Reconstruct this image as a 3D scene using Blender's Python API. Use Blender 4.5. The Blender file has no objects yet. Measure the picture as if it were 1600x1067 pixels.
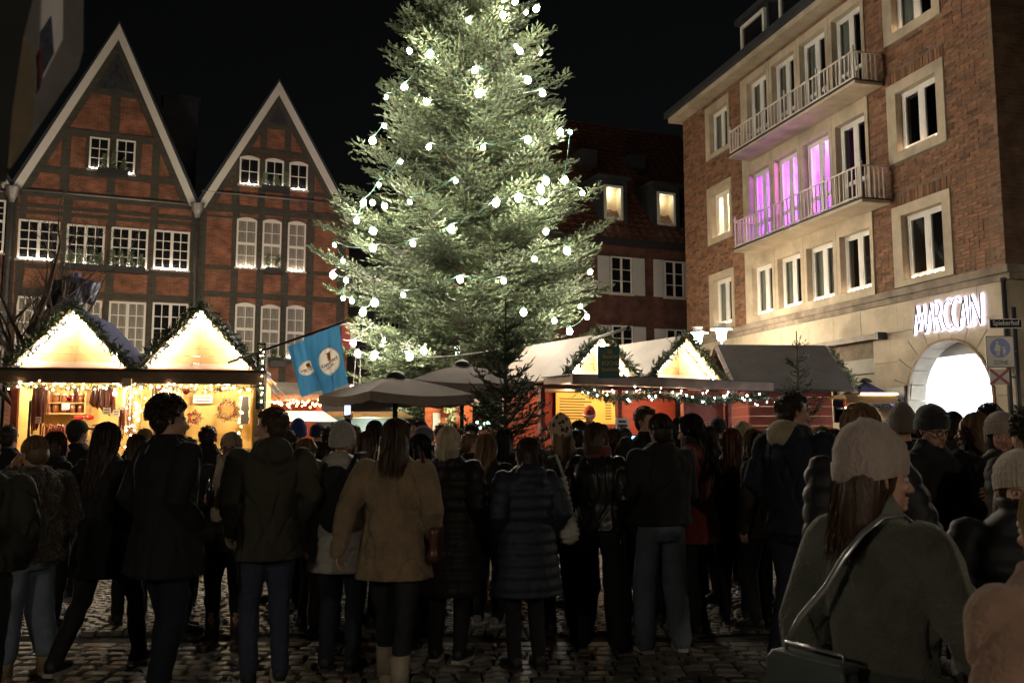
import bpy, math, random
import numpy as np
from mathutils import Vector, Matrix, noise
random.seed(7); rng = np.random.default_rng(7)
S = bpy.context.scene
C = S.collection
R = math.radians
# ---------------------------------------------------------------- camera
F, CX, CY, EYE = 1380.0, 800.0, 533.5, 1.6
PITCH = math.atan((680 - CY) / F)
cam = bpy.data.cameras.new("camera"); cam_o = bpy.data.objects.new("camera", cam); C.objects.link(cam_o)
cam.sensor_width = 36.0; cam.lens = F / 1600 * 36.0; cam.clip_start = 0.1; cam.clip_end = 1500
cam.dof.use_dof = True; cam.dof.focus_distance = 11.0; cam.dof.aperture_fstop = 6.3
cam_o.location = (0, 0, EYE); cam_o.rotation_euler = (R(90) + PITCH, 0, 0)
S.camera = cam_o
# ---------------------------------------------------------------- night sky, moon, exposure
W = bpy.data.worlds.new("World"); S.world = W; W.use_nodes = True
nt = W.node_tree; nt.nodes.clear()
sky = nt.nodes.new("ShaderNodeTexSky"); sky.sky_type = 'NISHITA'; sky.sun_disc = False
sky.sun_elevation = R(12); sky.sun_rotation = R(205)
bg = nt.nodes.new("ShaderNodeBackground"); bg.inputs[1].default_value = 0.00035
wo = nt.nodes.new("ShaderNodeOutputWorld")
hs = nt.nodes.new("ShaderNodeHueSaturation"); hs.inputs['Saturation'].default_value = 0.25
nt.links.new(sky.outputs[0], hs.inputs['Color']); nt.links.new(hs.outputs[0], bg.inputs[0]); nt.links.new(bg.outputs[0], wo.inputs[0])
moon = bpy.data.lights.new("moon", 'SUN'); moon.energy = 0.004; moon.angle = R(0.5); moon.color = (1, .95, .88)
moon_o = bpy.data.objects.new("moon", moon); C.objects.link(moon_o); moon_o.rotation_euler = (R(78), 0, R(-25))
S.view_settings.view_transform = 'Standard'; S.view_settings.look = 'None'
S.view_settings.exposure = 1.15; S.view_settings.gamma = 1.0; S.view_settings.use_curve_mapping = False
S.render.engine = 'CYCLES'
cy = S.cycles
cy.use_denoising = True; cy.max_bounces = 5; cy.diffuse_bounces = 3; cy.glossy_bounces = 2; cy.transparent_max_bounces = 12
cy.transmission_bounces = 3; cy.sample_clamp_indirect = 2.5; cy.sample_clamp_direct = 0; cy.caustics_reflective = False; cy.caustics_refractive = False
cy.use_light_tree = True
# ---------------------------------------------------------------- pixel -> world helpers
cP, sP = math.cos(PITCH), math.sin(PITCH)
def ray(px, py):
    dx = (px - CX) / F; dy = (CY - py) / F
    return Vector((dx, cP - dy * sP, sP + dy * cP))
def at(px, py, Y):
    d = ray(px, py); return Vector((d.x * Y / d.y, Y, EYE + d.z * Y / d.y))
class Frame:
    def __init__(s, x, y, deg, z=0.0):
        s.o = Vector((x, y, z)); s.a = R(deg)
        s.ux = Vector((math.cos(s.a), math.sin(s.a), 0)); s.uy = Vector((-math.sin(s.a), math.cos(s.a), 0))
    def uv(s, px, py, w=0.0):          # local x, z of a pixel on the plane local y = w
        d = ray(px, py); c = Vector((0, 0, EYE)) - s.o
        t = (w - c.dot(s.uy)) / d.dot(s.uy); p = c + d * t
        return p.dot(s.ux), p.z
    def x(s, px, py=450, w=0.0): return s.uv(px, py, w)[0]
    def z(s, px, py, w=0.0): return s.uv(px, py, w)[1]
    def rect(s, L, TL, BL, Rr, TR, BR, w=0.0):
        x0, z1 = s.uv(L, TL, w); _, z0 = s.uv(L, BL, w); x1, z1b = s.uv(Rr, TR, w); _, z0b = s.uv(Rr, BR, w)
        return x0, x1, (z0 + z0b) / 2, (z1 + z1b) / 2
    def box(s, px0, px1, pt, pb, w=0.0):
        m = (px0 + px1) / 2
        return s.uv(px0, (pt + pb) / 2, w)[0], s.uv(px1, (pt + pb) / 2, w)[0], s.uv(m, pb, w)[1], s.uv(m, pt, w)[1]
    def world(s, x, y, z): return s.o + s.ux * x + s.uy * y + Vector((0, 0, z))
    def empty(s, name, label, cat, group=None):
        return empty(name, s.o, s.a, label, cat, group)
def tag(o, label=None, cat=None, group=None, kind=None):
    if label: o['label'] = label
    if cat: o['category'] = cat
    if group: o['group'] = group
    if kind: o['kind'] = kind
    return o
def empty(name, loc, rz=0.0, label=None, cat=None, group=None):
    o = bpy.data.objects.new(name, None); C.objects.link(o); o.location = loc; o.rotation_euler = (0, 0, rz)
    o.empty_display_size = .2
    return tag(o, label, cat, group)
def link(name, me, parent=None, loc=None, rot=None):
    o = bpy.data.objects.new(name, me); C.objects.link(o)
    if parent: o.parent = parent
    if loc is not None: o.location = loc
    if rot is not None: o.rotation_euler = rot
    return o
def copy_tree(o, parent=None):
    c = o.copy(); C.objects.link(c); c.parent = parent
    for ch in list(o.children): copy_tree(ch, c)
    return c
# ---------------------------------------------------------------- mesh builder
class MB:
    def __init__(s): s.v = []; s.f = []; s.col = []; s.smooth = False
    def add(s, vs, fs, col=None):
        n = len(s.v); s.v.extend([tuple(p) for p in vs]); s.f.extend([tuple(i + n for i in f) for f in fs])
        s.col.extend([col if col else (1, 1, 1)] * len(vs)); return s
    def box(s, x0, y0, z0, x1, y1, z1, col=None):
        v = [(x0, y0, z0), (x1, y0, z0), (x1, y1, z0), (x0, y1, z0), (x0, y0, z1), (x1, y0, z1), (x1, y1, z1), (x0, y1, z1)]
        return s.add(v, [(3, 2, 1, 0), (4, 5, 6, 7), (0, 1, 5, 4), (1, 2, 6, 5), (2, 3, 7, 6), (3, 0, 4, 7)], col)
    def prism(s, poly, y0, y1, col=None):      # polygon in x,z (anticlockwise from the front), extruded y0 -> y1
        n = len(poly); v = [(x, y0, z) for x, z in poly] + [(x, y1, z) for x, z in poly]
        fs = [tuple(range(n)), tuple(range(2 * n - 1, n - 1, -1))] + [(i + n, (i + 1) % n + n, (i + 1) % n, i) for i in range(n)]
        return s.add(v, fs, col)
    def bar(s, p, q, w, h, up=(0, 0, 1), col=None):     # square bar from p to q
        p = Vector(p); q = Vector(q); d = (q - p).normalized(); a = d.cross(Vector(up))
        if a.length < 1e-4: a = Vector((1, 0, 0))
        a.normalize(); b = a.cross(d); a *= w / 2; b *= h / 2
        v = [p - a - b, p + a - b, p + a + b, p - a + b, q - a - b, q + a - b, q + a + b, q - a + b]
        return s.add(v, [(3, 2, 1, 0), (4, 5, 6, 7), (0, 1, 5, 4), (1, 2, 6, 5), (2, 3, 7, 6), (3, 0, 4, 7)], col)
    def tube(s, pts, rad, n=8, flat=1.0, cap=True, col=None):
        pts = [Vector(p) for p in pts]; m = len(pts)
        if not hasattr(rad, '__len__'): rad = [rad] * m
        vs = []; fs = []; prev = None
        for i, p in enumerate(pts):
            d = (pts[min(i + 1, m - 1)] - pts[max(i - 1, 0)]).normalized()
            if prev is None:
                a = d.cross(Vector((0, 1, 0)))
                if a.length < .2: a = d.cross(Vector((1, 0, 0)))
            else: a = prev - d * prev.dot(d)
            a.normalize(); prev = a; b = d.cross(a)
            for k in range(n):
                t = 2 * math.pi * k / n; vs.append(p + a * (math.cos(t) * rad[i]) + b * (math.sin(t) * rad[i] * flat))
        for i in range(m - 1):
            for k in range(n):
                k2 = (k + 1) % n; fs.append((i * n + k, i * n + k2, (i + 1) * n + k2, (i + 1) * n + k))
        if cap:
            fs.append(tuple(range(n - 1, -1, -1))); fs.append(tuple((m - 1) * n + k for k in range(n)))
        return s.add(vs, fs, col)
    def capsule(s, pts, rad, n=10, flat=1.0):           # tube with rounded ends, for remeshing
        pts = [Vector(p) for p in pts]; rad = list(rad)
        d0 = (pts[0] - pts[1]).normalized(); d1 = (pts[-1] - pts[-2]).normalized()
        r0, r1 = rad[0], rad[-1]
        P = [pts[0] + d0 * r0 * .92, pts[0] + d0 * r0 * .6] + pts + [pts[-1] + d1 * r1 * .6, pts[-1] + d1 * r1 * .92]
        return s.tube(P, [r0 * .38, r0 * .8] + rad + [r1 * .8, r1 * .38], n, flat)
    def loft(s, rings, n=16):                            # rings: (cx, cy, cz, rx, ry)
        vs = []; fs = []; m = len(rings)
        for cx_, cy_, cz_, rx, ry in rings:
            for k in range(n):
                t = 2 * math.pi * k / n; vs.append((cx_ + math.cos(t) * rx, cy_ + math.sin(t) * ry, cz_))
        for i in range(m - 1):
            for k in range(n):
                k2 = (k + 1) % n; fs.append((i * n + k, i * n + k2, (i + 1) * n + k2, (i + 1) * n + k))
        fs.append(tuple(range(n - 1, -1, -1))); fs.append(tuple((m - 1) * n + k for k in range(n)))
        if rings[0][2] > rings[-1][2]: fs = [f[::-1] for f in fs]
        return s.add(vs, fs)
    def ball(s, c, r, n=10, m=7, col=None):
        rx, ry, rz = r if hasattr(r, '__len__') else (r, r, r)
        vs = [(c[0], c[1], c[2] - rz)]; fs = []
        for i in range(1, m):
            ph = -math.pi / 2 + math.pi * i / m
            for k in range(n):
                t = 2 * math.pi * k / n
                vs.append((c[0] + rx * math.cos(ph) * math.cos(t), c[1] + ry * math.cos(ph) * math.sin(t), c[2] + rz * math.sin(ph)))
        vs.append((c[0], c[1], c[2] + rz)); top = len(vs) - 1
        for k in range(n):
            k2 = (k + 1) % n; fs.append((0, 1 + k2, 1 + k)); fs.append((top, 1 + (m - 2) * n + k, 1 + (m - 2) * n + k2))
            for i in range(m - 2): fs.append((1 + i * n + k, 1 + i * n + k2, 1 + (i + 1) * n + k2, 1 + (i + 1) * n + k))
        return s.add(vs, fs, col)
    def mesh(s, name, mat, smooth=False, cols=False):
        me = bpy.data.meshes.new(name); me.from_pydata(s.v, [], s.f)
        if mat: me.materials.append(mat)
        if smooth or s.smooth: me.polygons.foreach_set('use_smooth', [True] * len(me.polygons))
        if cols:
            at_ = me.color_attributes.new('Col', 'FLOAT_COLOR', 'POINT')
            a = np.ones((len(s.v), 4), np.float32); a[:, :3] = np.array(s.col, np.float32); at_.data.foreach_set('color', a.ravel())
        me.update(); return me
    def build(s, name, mat, parent=None, smooth=False, cols=False, loc=None, rot=None):
        return link(name, s.mesh(name, mat, smooth, cols), parent, loc, rot)
def np_mesh(name, V, Fc, mat, tri=True, col=None, smooth=False):
    """V (n,3), Fc (m,3) or (m,4) numpy"""
    me = bpy.data.meshes.new(name); k = Fc.shape[1]; m = len(Fc)
    me.vertices.add(len(V)); me.vertices.foreach_set('co', V.astype(np.float32).ravel())
    me.loops.add(m * k); me.loops.foreach_set('vertex_index', Fc.astype(np.int32).ravel())
    me.polygons.add(m); me.polygons.foreach_set('loop_start', np.arange(0, m * k, k, dtype=np.int32))
    me.polygons.foreach_set('use_smooth', np.full(m, smooth)); me.update(calc_edges=True)
    if mat: me.materials.append(mat)
    if col is not None:
        a = np.ones((len(V), 4), np.float32); a[:, :col.shape[1]] = col
        me.color_attributes.new('Col', 'FLOAT_COLOR', 'POINT').data.foreach_set('color', a.ravel())
    return me
# ---------------------------------------------------------------- materials
MT = {}
def mat(name, col, rough=.8, var=.25, scale=4.0, bump=.15, bscale=30.0, metal=0.0, emit=None, es=0.0, attr=False, stretch=(1, 1, 1), sheen=0.0, spec=.5, coat=0.0, dirt=0.0):
    if name in MT: return MT[name]
    m = bpy.data.materials.new(name); m.use_nodes = True; MT[name] = m
    N = m.node_tree.nodes; L = m.node_tree.links; b = N['Principled BSDF']
    b.inputs['Roughness'].default_value = rough; b.inputs['Metallic'].default_value = metal
    b.inputs['Specular IOR Level'].default_value = spec
    if sheen: b.inputs['Sheen Weight'].default_value = sheen; b.inputs['Sheen Roughness'].default_value = .5
    if coat: b.inputs['Coat Weight'].default_value = coat; b.inputs['Coat Roughness'].default_value = .2
    tc = N.new('ShaderNodeTexCoord'); mp = N.new('ShaderNodeMapping'); mp.inputs['Scale'].default_value = stretch
    L.new(tc.outputs['Object'], mp.inputs[0])
    nz = N.new('ShaderNodeTexNoise'); nz.inputs['Scale'].default_value = scale; nz.inputs['Detail'].default_value = 6; nz.inputs['Roughness'].default_value = .65
    L.new(mp.outputs[0], nz.inputs['Vector'])
    mr = N.new('ShaderNodeMapRange'); mr.inputs[1].default_value = .3; mr.inputs[2].default_value = .7
    mr.inputs[3].default_value = 1 - var; mr.inputs[4].default_value = 1 + var; L.new(nz.outputs[0], mr.inputs[0])
    mx = N.new('ShaderNodeMix'); mx.data_type = 'RGBA'; mx.blend_type = 'MULTIPLY'; mx.inputs[0].default_value = 1
    if attr:
        at_ = N.new('ShaderNodeVertexColor'); at_.layer_name = 'Col'
        m2 = N.new('ShaderNodeMix'); m2.data_type = 'RGBA'; m2.blend_type = 'MULTIPLY'; m2.inputs[0].default_value = 1
        m2.inputs[6].default_value = (*col, 1); L.new(at_.outputs[0], m2.inputs[7]); L.new(m2.outputs[2], mx.inputs[6])
    else: mx.inputs[6].default_value = (*col, 1)
    cb = N.new('ShaderNodeCombineColor'); [L.new(mr.outputs[0], cb.inputs[i]) for i in range(3)]
    L.new(cb.outputs[0], mx.inputs[7]); out = mx.outputs[2]
    if dirt:
        n3 = N.new('ShaderNodeTexNoise'); n3.inputs['Scale'].default_value = scale * .35; n3.inputs['Detail'].default_value = 8
        L.new(mp.outputs[0], n3.inputs['Vector'])
        r3 = N.new('ShaderNodeMapRange'); r3.inputs[1].default_value = .5; r3.inputs[2].default_value = .72; r3.inputs[3].default_value = 0; r3.inputs[4].default_value = dirt
        L.new(n3.outputs[0], r3.inputs[0])
        m3 = N.new('ShaderNodeMix'); m3.data_type = 'RGBA'; L.new(r3.outputs[0], m3.inputs[0]); L.new(out, m3.inputs[6])
        m3.inputs[7].default_value = (col[0] * .3, col[1] * .28, col[2] * .25, 1); out = m3.outputs[2]
    L.new(out, b.inputs['Base Color'])
    if bump:
        n2 = N.new('ShaderNodeTexNoise'); n2.inputs['Scale'].default_value = bscale; n2.inputs['Detail'].default_value = 4; L.new(mp.outputs[0], n2.inputs['Vector'])
        bp = N.new('ShaderNodeBump'); bp.inputs['Strength'].default_value = bump; bp.inputs['Distance'].default_value = .02
        L.new(n2.outputs[0], bp.inputs['Height']); L.new(bp.outputs[0], b.inputs['Normal'])
    if emit:
        b.inputs['Emission Color'].default_value = (*emit, 1); b.inputs['Emission Strength'].default_value = es
    return m
def glow(name, col, s):
    if name in MT: return MT[name]
    m = bpy.data.materials.new(name); m.use_nodes = True; MT[name] = m
    N = m.node_tree.nodes; N.clear(); e = N.new('ShaderNodeEmission'); e.inputs[0].default_value = (*col, 1); e.inputs[1].default_value = s
    o = N.new('ShaderNodeOutputMaterial'); m.node_tree.links.new(e.outputs[0], o.inputs[0]); return m
def glass_mat(name, tint=(.9, .95, .95), gloss=.12):
    m = bpy.data.materials.new(name); m.use_nodes = True; MT[name] = m
    N = m.node_tree.nodes; L = m.node_tree.links; N.clear()
    t = N.new('ShaderNodeBsdfTransparent'); t.inputs[0].default_value = (*tint, 1)
    g = N.new('ShaderNodeBsdfGlossy'); g.inputs['Roughness'].default_value = .03
    fr = N.new('ShaderNodeLayerWeight'); fr.inputs[0].default_value = .5
    pw = N.new('ShaderNodeMath'); pw.operation = 'POWER'; pw.inputs[1].default_value = 4; L.new(fr.outputs['Facing'], pw.inputs[0])
    ad = N.new('ShaderNodeMath'); ad.operation = 'MULTIPLY_ADD'; ad.inputs[1].default_value = .8; ad.inputs[2].default_value = gloss * .5; L.new(pw.outputs[0], ad.inputs[0])
    x = N.new('ShaderNodeMixShader'); o = N.new('ShaderNodeOutputMaterial')
    L.new(ad.outputs[0], x.inputs[0]); L.new(t.outputs[0], x.inputs[1]); L.new(g.outputs[0], x.inputs[2]); L.new(x.outputs[0], o.inputs[0]); return m
def brick_mat(name, c1, c2, mortar, bw=.24, bh=.075, ms=.012, rot=False, offset=.5, bump=.5):
    m = bpy.data.materials.new(name); m.use_nodes = True; MT[name] = m
    N = m.node_tree.nodes; L = m.node_tree.links; b = N['Principled BSDF']; b.inputs['Roughness'].default_value = .85
    tc = N.new('ShaderNodeTexCoord'); sp = N.new('ShaderNodeSeparateXYZ'); cb = N.new('ShaderNodeCombineXYZ'); L.new(tc.outputs['Object'], sp.inputs[0])
    L.new(sp.outputs[0], cb.inputs[1 if rot else 0]); L.new(sp.outputs[2], cb.inputs[0 if rot else 1])
    br = N.new('ShaderNodeTexBrick'); br.offset = offset
    br.inputs['Color1'].default_value = (*c1, 1); br.inputs['Color2'].default_value = (*c2, 1); br.inputs['Mortar'].default_value = (*mortar, 1)
    br.inputs['Scale'].default_value = 1; br.inputs['Brick Width'].default_value = bw; br.inputs['Row Height'].default_value = bh
    br.inputs['Mortar Size'].default_value = ms; br.inputs['Bias'].default_value = -.1; L.new(cb.outputs[0], br.inputs['Vector'])
    nz = N.new('ShaderNodeTexNoise'); nz.inputs['Scale'].default_value = 2.2; nz.inputs['Detail'].default_value = 8; L.new(tc.outputs['Object'], nz.inputs['Vector'])
    mr = N.new('ShaderNodeMapRange'); mr.inputs[1].default_value = .3; mr.inputs[2].default_value = .7; mr.inputs[3].default_value = .5; mr.inputs[4].default_value = 1.4; L.new(nz.outputs[0], mr.inputs[0])
    mx = N.new('ShaderNodeMix'); mx.data_type = 'RGBA'; mx.blend_type = 'MULTIPLY'; mx.inputs[0].default_value = 1
    L.new(br.outputs['Color'], mx.inputs[6]); cc = N.new('ShaderNodeCombineColor'); [L.new(mr.outputs[0], cc.inputs[i]) for i in range(3)]
    L.new(cc.outputs[0], mx.inputs[7]); L.new(mx.outputs[2], b.inputs['Base Color'])
    bp = N.new('ShaderNodeBump'); bp.inputs['Strength'].default_value = bump; bp.inputs['Distance'].default_value = -.02
    L.new(br.outputs['Fac'], bp.inputs['Height']); L.new(bp.outputs[0], b.inputs['Normal'])
    return m
_tmp = bpy.data.scenes.new('tmp_scene')
def bake(me, mods):
    """apply modifiers in a side scene, return numpy verts and the mesh"""
    o = bpy.data.objects.new('tmp', me); _tmp.collection.objects.link(o)
    for typ, kw in mods:
        md = o.modifiers.new(typ, typ)
        for k, v in kw.items(): setattr(md, k, v)
    with bpy.context.temp_override(scene=_tmp, view_layer=_tmp.view_layers[0]): dg = bpy.context.evaluated_depsgraph_get()
    dg.update()
    out = bpy.data.meshes.new_from_object(o.evaluated_get(dg)); bpy.data.objects.remove(o); return out
def remesh(mb, voxel, smooth=3, dec=None, fac=.5):
    me = mb.mesh('tmp', None)
    mods = [('REMESH', dict(mode='VOXEL', voxel_size=voxel, use_smooth_shade=True))]
    if smooth: mods.append(('SMOOTH', dict(factor=fac, iterations=smooth)))
    if dec: mods.append(('DECIMATE', dict(ratio=dec)))
    out = bake(me, mods); bpy.data.meshes.remove(me); return out
def arrays(me):
    V = np.empty(len(me.vertices) * 3, np.float32); me.vertices.foreach_get('co', V); V = V.reshape(-1, 3)
    me.calc_loop_triangles(); T = np.empty(len(me.loop_triangles) * 3, np.int32); me.loop_triangles.foreach_get('vertices', T)
    return V, T.reshape(-1, 3)
def text_mesh(s, size, extrude=.005, shear=0.0, space=1.0, offset=0.0, align='CENTER', res=3):
    cu = bpy.data.curves.new('t', 'FONT'); cu.body = s; cu.size = size; cu.extrude = extrude; cu.shear = shear; cu.space_character = space
    cu.offset = offset; cu.align_x = align; cu.align_y = 'CENTER'; cu.resolution_u = res
    o = bpy.data.objects.new('t', cu); _tmp.collection.objects.link(o)
    with bpy.context.temp_override(scene=_tmp, view_layer=_tmp.view_layers[0]): dg = bpy.context.evaluated_depsgraph_get()
    dg.update()
    me = bpy.data.meshes.new_from_object(o.evaluated_get(dg)); bpy.data.objects.remove(o); return me
def text(name, s, size, m, parent, loc, rot=(R(90), 0, 0), width=None, **kw):
    me = text_mesh(s, size, **kw); me.name = name; me.materials.clear(); me.materials.append(m)
    if width:
        V, _ = arrays(me); w = V[:, 0].max() - V[:, 0].min(); k = width / w
        V[:, 0] *= k; me.vertices.foreach_set('co', V.ravel())
    return link(name, me, parent, loc, rot)
# shared materials
M_white = mat('white_paint', (.72, .70, .66), .5, .06, 3, .05)
M_timber = mat('tarred_timber', (.055, .05, .04), .8, .4, 3, .5, 18, stretch=(1, 1, 3))
M_dark = mat('dark_metal', (.03, .03, .032), .5, .2, 5, .05)
M_slate = mat('slate', (.035, .038, .045), .6, .35, 2, .4, 12)
M_zinc = mat('zinc', (.22, .22, .22), .45, .2, 4, .1, metal=.6)
def cloth_through(name, col, tr=.5):
    m = mat(name, col, .9, .3, 2, .4, 14, stretch=(4, 1, .3)); N = m.node_tree.nodes; L = m.node_tree.links
    t = N.new('ShaderNodeBsdfTranslucent'); t.inputs[0].default_value = (*col, 1); x = N.new('ShaderNodeMixShader'); x.inputs[0].default_value = tr
    L.new(N['Principled BSDF'].outputs[0], x.inputs[1]); L.new(t.outputs[0], x.inputs[2]); L.new(x.outputs[0], N['Material Output'].inputs[0]); return m
M_glass = glass_mat('window_glass')
M_glassdark = mat('dark_room_glass', (.012, .012, .014), .08, .3, .8, 0)
M_curtain = cloth_through('curtain_cloth', (.42, .40, .34))
M_wood = mat('stall_wood', (.42, .27, .11), .6, .25, 2, .3, 30, stretch=(1, 1, 6))
M_redwood = mat('red_painted_planks', (.26, .05, .03), .6, .25, 3, .25, 26, stretch=(1, 4, 6))
M_curtglass = mat('curtained_glass', (.23, .21, .18), .25, .75, 2.5, .3, 10, stretch=(7, 1, .25))
M_brownwood = mat('brown_stall_board', (.21, .135, .085), .6, .3, 3, .3, 22)
M_fir = mat('fir_needles', (.082, .110, .058), .65, .35, .9, 0, attr=True)
M_firdark = mat('dark_fir_needles', (.042, .066, .036), .7, .3, 2, 0, attr=True)
M_wire = mat('green_cable', (.05, .12, .09), .5, .1, 5, 0)
G_bulb = glow('tree_bulb_light', (1, .88, .71), 135)
G_led = glow('warm_led_light', (1, .74, .42), 42)
G_ledw = glow('cool_led_light', (.85, .86, 1), 45)
G_sill = glow('sill_light_glow', (1, .70, .48), 14)
G_sill2 = glow('bright_sill_light', (1, .86, .68), 75)
# ================================================================ foliage generator
def twigs_mesh(name, B, D, Ln, rad, matl, needles=6, tint=None, seed=1):
    """each twig: a thin double cone plus loose needles. B base (N,3), D unit dir (N,3), Ln (N)"""
    g = np.random.default_rng(seed); N = len(B)
    up = np.tile([0., 0, 1], (N, 1)); a = np.cross(D, up); a /= np.linalg.norm(a, axis=1)[:, None] + 1e-6; b = np.cross(a, D)
    ph = g.uniform(0, 6.28, N)
    V = np.zeros((N, 5 + needles * 3, 3))
    V[:, 0] = B
    for k in range(3):
        t = ph + k * 2.094
        V[:, 1 + k] = B + D * (Ln * .45)[:, None] + (a * np.cos(t)[:, None] + b * (np.sin(t) * .7)[:, None]) * (rad)[:, None]
    V[:, 4] = B + D * Ln[:, None]
    for k in range(needles):
        s = g.uniform(.05, .95, N); t = g.uniform(0, 6.28, N)
        root = B + D * (Ln * s)[:, None]
        out = (a * np.cos(t)[:, None] + b * (np.sin(t) * .75)[:, None])
        tip = root + out * (rad * g.uniform(1.3, 2.1, N))[:, None] + D * (Ln * .16)[:, None]
        V[:, 5 + k * 3] = root - D * (rad * .35)[:, None]; V[:, 6 + k * 3] = root + D * (rad * .35)[:, None]; V[:, 7 + k * 3] = tip
    f = [(0, 2, 1), (0, 3, 2), (0, 1, 3), (4, 1, 2), (4, 2, 3), (4, 3, 1)] + [(5 + k * 3, 6 + k * 3, 7 + k * 3) for k in range(needles)]
    f = np.array(f); m = 5 + needles * 3
    Fc = (f[None] + (np.arange(N) * m)[:, None, None]).reshape(-1, 3)
    if tint is None: tint = g.uniform(.65, 1.4, N)
    hue = g.uniform(-.12, .12, N)
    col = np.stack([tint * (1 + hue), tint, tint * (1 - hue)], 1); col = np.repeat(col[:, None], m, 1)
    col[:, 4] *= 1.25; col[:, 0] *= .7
    return np_mesh(name, V.reshape(-1, 3), Fc, matl, col=col.reshape(-1, 3))
def fir_twigs(H, prof, z0, dz, nb, sec, ter, seed, tl=(.12, .2), rise=0.0, lean=0.0, jag=.2, upt=.26, flat=1.0):
    """boughs -> side shoots -> twigs. returns base, dir, len, bough polylines"""
    g = np.random.default_rng(seed); Bs = []; Ds = []; Ls = []; tn = []; bough = []
    z = z0; lv = 0
    while z < H - .12:
        fr = z / H; n = max(3, int(nb * (1 - fr * .55)))
        for k in range(n):
            az = lv * 2.4 + 2 * math.pi * k / n + g.uniform(-.28, .28)
            L = prof(z) * g.uniform(1 - jag, 1 + jag * .6)
            if L < .12: L = .12
            zz = z + g.uniform(-dz, dz) * .5
            o = np.array([math.cos(az), math.sin(az), 0]); sd = np.array([-o[1], o[0], 0])
            up0 = rise + g.uniform(-.12, .12) + .45 * fr
            def P(s): return o * (L * s) + np.array([0, 0, zz + L * (up0 * s - .30 * s + upt * s * s * s - .07 * math.sin(s * 3.1) * (1 - fr))])
            bough.append([P(i / 5) for i in range(6)])
            shade = g.uniform(.75, 1.25)
            s = .12 + g.uniform(0, .1)
            while s < 1.0:
                p = P(s); t = P(min(1, s + .05)) - P(s - .03); t /= np.linalg.norm(t)
                for side in (-1, 1):
                    l2 = (.10 + .46 * L * (1 - s) ** .75) * g.uniform(.7, 1.15); l2 = min(l2, 1.25)
                    d2 = t * .72 + sd * side * .72 + np.array([0, 0, g.uniform(-.22, .16)]); d2 /= np.linalg.norm(d2)
                    m = max(1, int(l2 / ter)); b2 = np.cross(d2, [0, 0, 1.]); b2 /= np.linalg.norm(b2) + 1e-6
                    for j in range(m + 1):
                        q = p + d2 * (l2 * (j + .3) / (m + .3)) + np.array([0, 0, -.10 * l2 * math.sin(3 * j / (m + 1))])
                        tln = g.uniform(*tl) * (1 - .3 * j / (m + 1))
                        for s3 in ((-1, 1) if j < m else (0,)):
                            d3 = d2 * .7 + b2 * s3 * .65 + np.array([0, 0, g.uniform(.0, .35)]); d3 += g.normal(0, .12, 3); d3 /= np.linalg.norm(d3)
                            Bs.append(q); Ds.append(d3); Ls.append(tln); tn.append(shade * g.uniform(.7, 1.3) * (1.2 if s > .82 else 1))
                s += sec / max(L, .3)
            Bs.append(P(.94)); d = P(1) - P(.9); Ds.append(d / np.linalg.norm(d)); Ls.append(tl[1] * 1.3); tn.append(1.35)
        z += dz * (1 - .35 * fr); lv += 1
    return np.array(Bs), np.array(Ds), np.array(Ls), np.array(tn), bough
def garland(name, paths, parent, rad=.07, dens=130, seed=3, m=None, flat=False):
    g = np.random.default_rng(seed); Bs = []; Ds = []
    for pts in paths:
        pts = [np.array(p, float) for p in pts]
        for a, b in zip(pts[:-1], pts[1:]):
            d = b - a; L = np.linalg.norm(d); n = max(2, int(L * dens)); d /= L
            for i in range(n):
                Bs.append(a + d * L * g.uniform() + g.normal(0, rad * .3, 3)); v = g.normal(0, 1, 3) + d * .6; v[1] -= .25; Ds.append(v / np.linalg.norm(v))
    Bs = np.array(Bs); Ds = np.array(Ds); N = len(Bs)
    me = twigs_mesh(name, Bs, Ds, g.uniform(.7, 1.3, N) * rad * 1.15, np.full(N, rad * .16), m or M_fir, 7, seed=seed)
    o = link(name, me, parent); return tag(o, kind='stuff')
def leds(name, pts, r, m, parent, big=None):
    ic = [(0, 0, 1), (.894, 0, .447), (.276, .851, .447), (-.724, .526, .447), (-.724, -.526, .447), (.276, -.851, .447), (.724, .526, -.447), (-.276, .851, -.447), (-.894, 0, -.447), (-.276, -.851, -.447), (.724, -.526, -.447), (0, 0, -1)]
    fi = [(0, 1, 2), (0, 2, 3), (0, 3, 4), (0, 4, 5), (0, 5, 1), (1, 6, 2), (2, 7, 3), (3, 8, 4), (4, 9, 5), (5, 10, 1), (2, 6, 7), (3, 7, 8), (4, 8, 9), (5, 9, 10), (1, 10, 6), (11, 7, 6), (11, 8, 7), (11, 9, 8), (11, 10, 9), (11, 6, 10)]
    ic = np.array(ic); P = np.array(pts, float); rr = np.full(len(P), r) * rng.uniform(.75, 1.25, len(P))
    V = (P[:, None] + ic[None] * rr[:, None, None]).reshape(-1, 3); Fc = (np.array(fi)[None] + (np.arange(len(P)) * 12)[:, None, None]).reshape(-1, 3)
    return tag(link(name, np_mesh(name, V, Fc, m, smooth=True), parent), kind='stuff')
def on_path(pts, n, jit=.02, seed=1):
    g = np.random.default_rng(seed); pts = [np.array(p, float) for p in pts]; seg = [np.linalg.norm(b - a) for a, b in zip(pts[:-1], pts[1:])]; T = sum(seg); out = []
    for i in range(n):
        s = T * (i + .5) / n; k = 0
        while k < len(seg) - 1 and s > seg[k]: s -= seg[k]; k += 1
        out.append(pts[k] + (pts[k + 1] - pts[k]) * s / seg[k] + g.normal(0, jit, 3))
    return out
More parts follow.
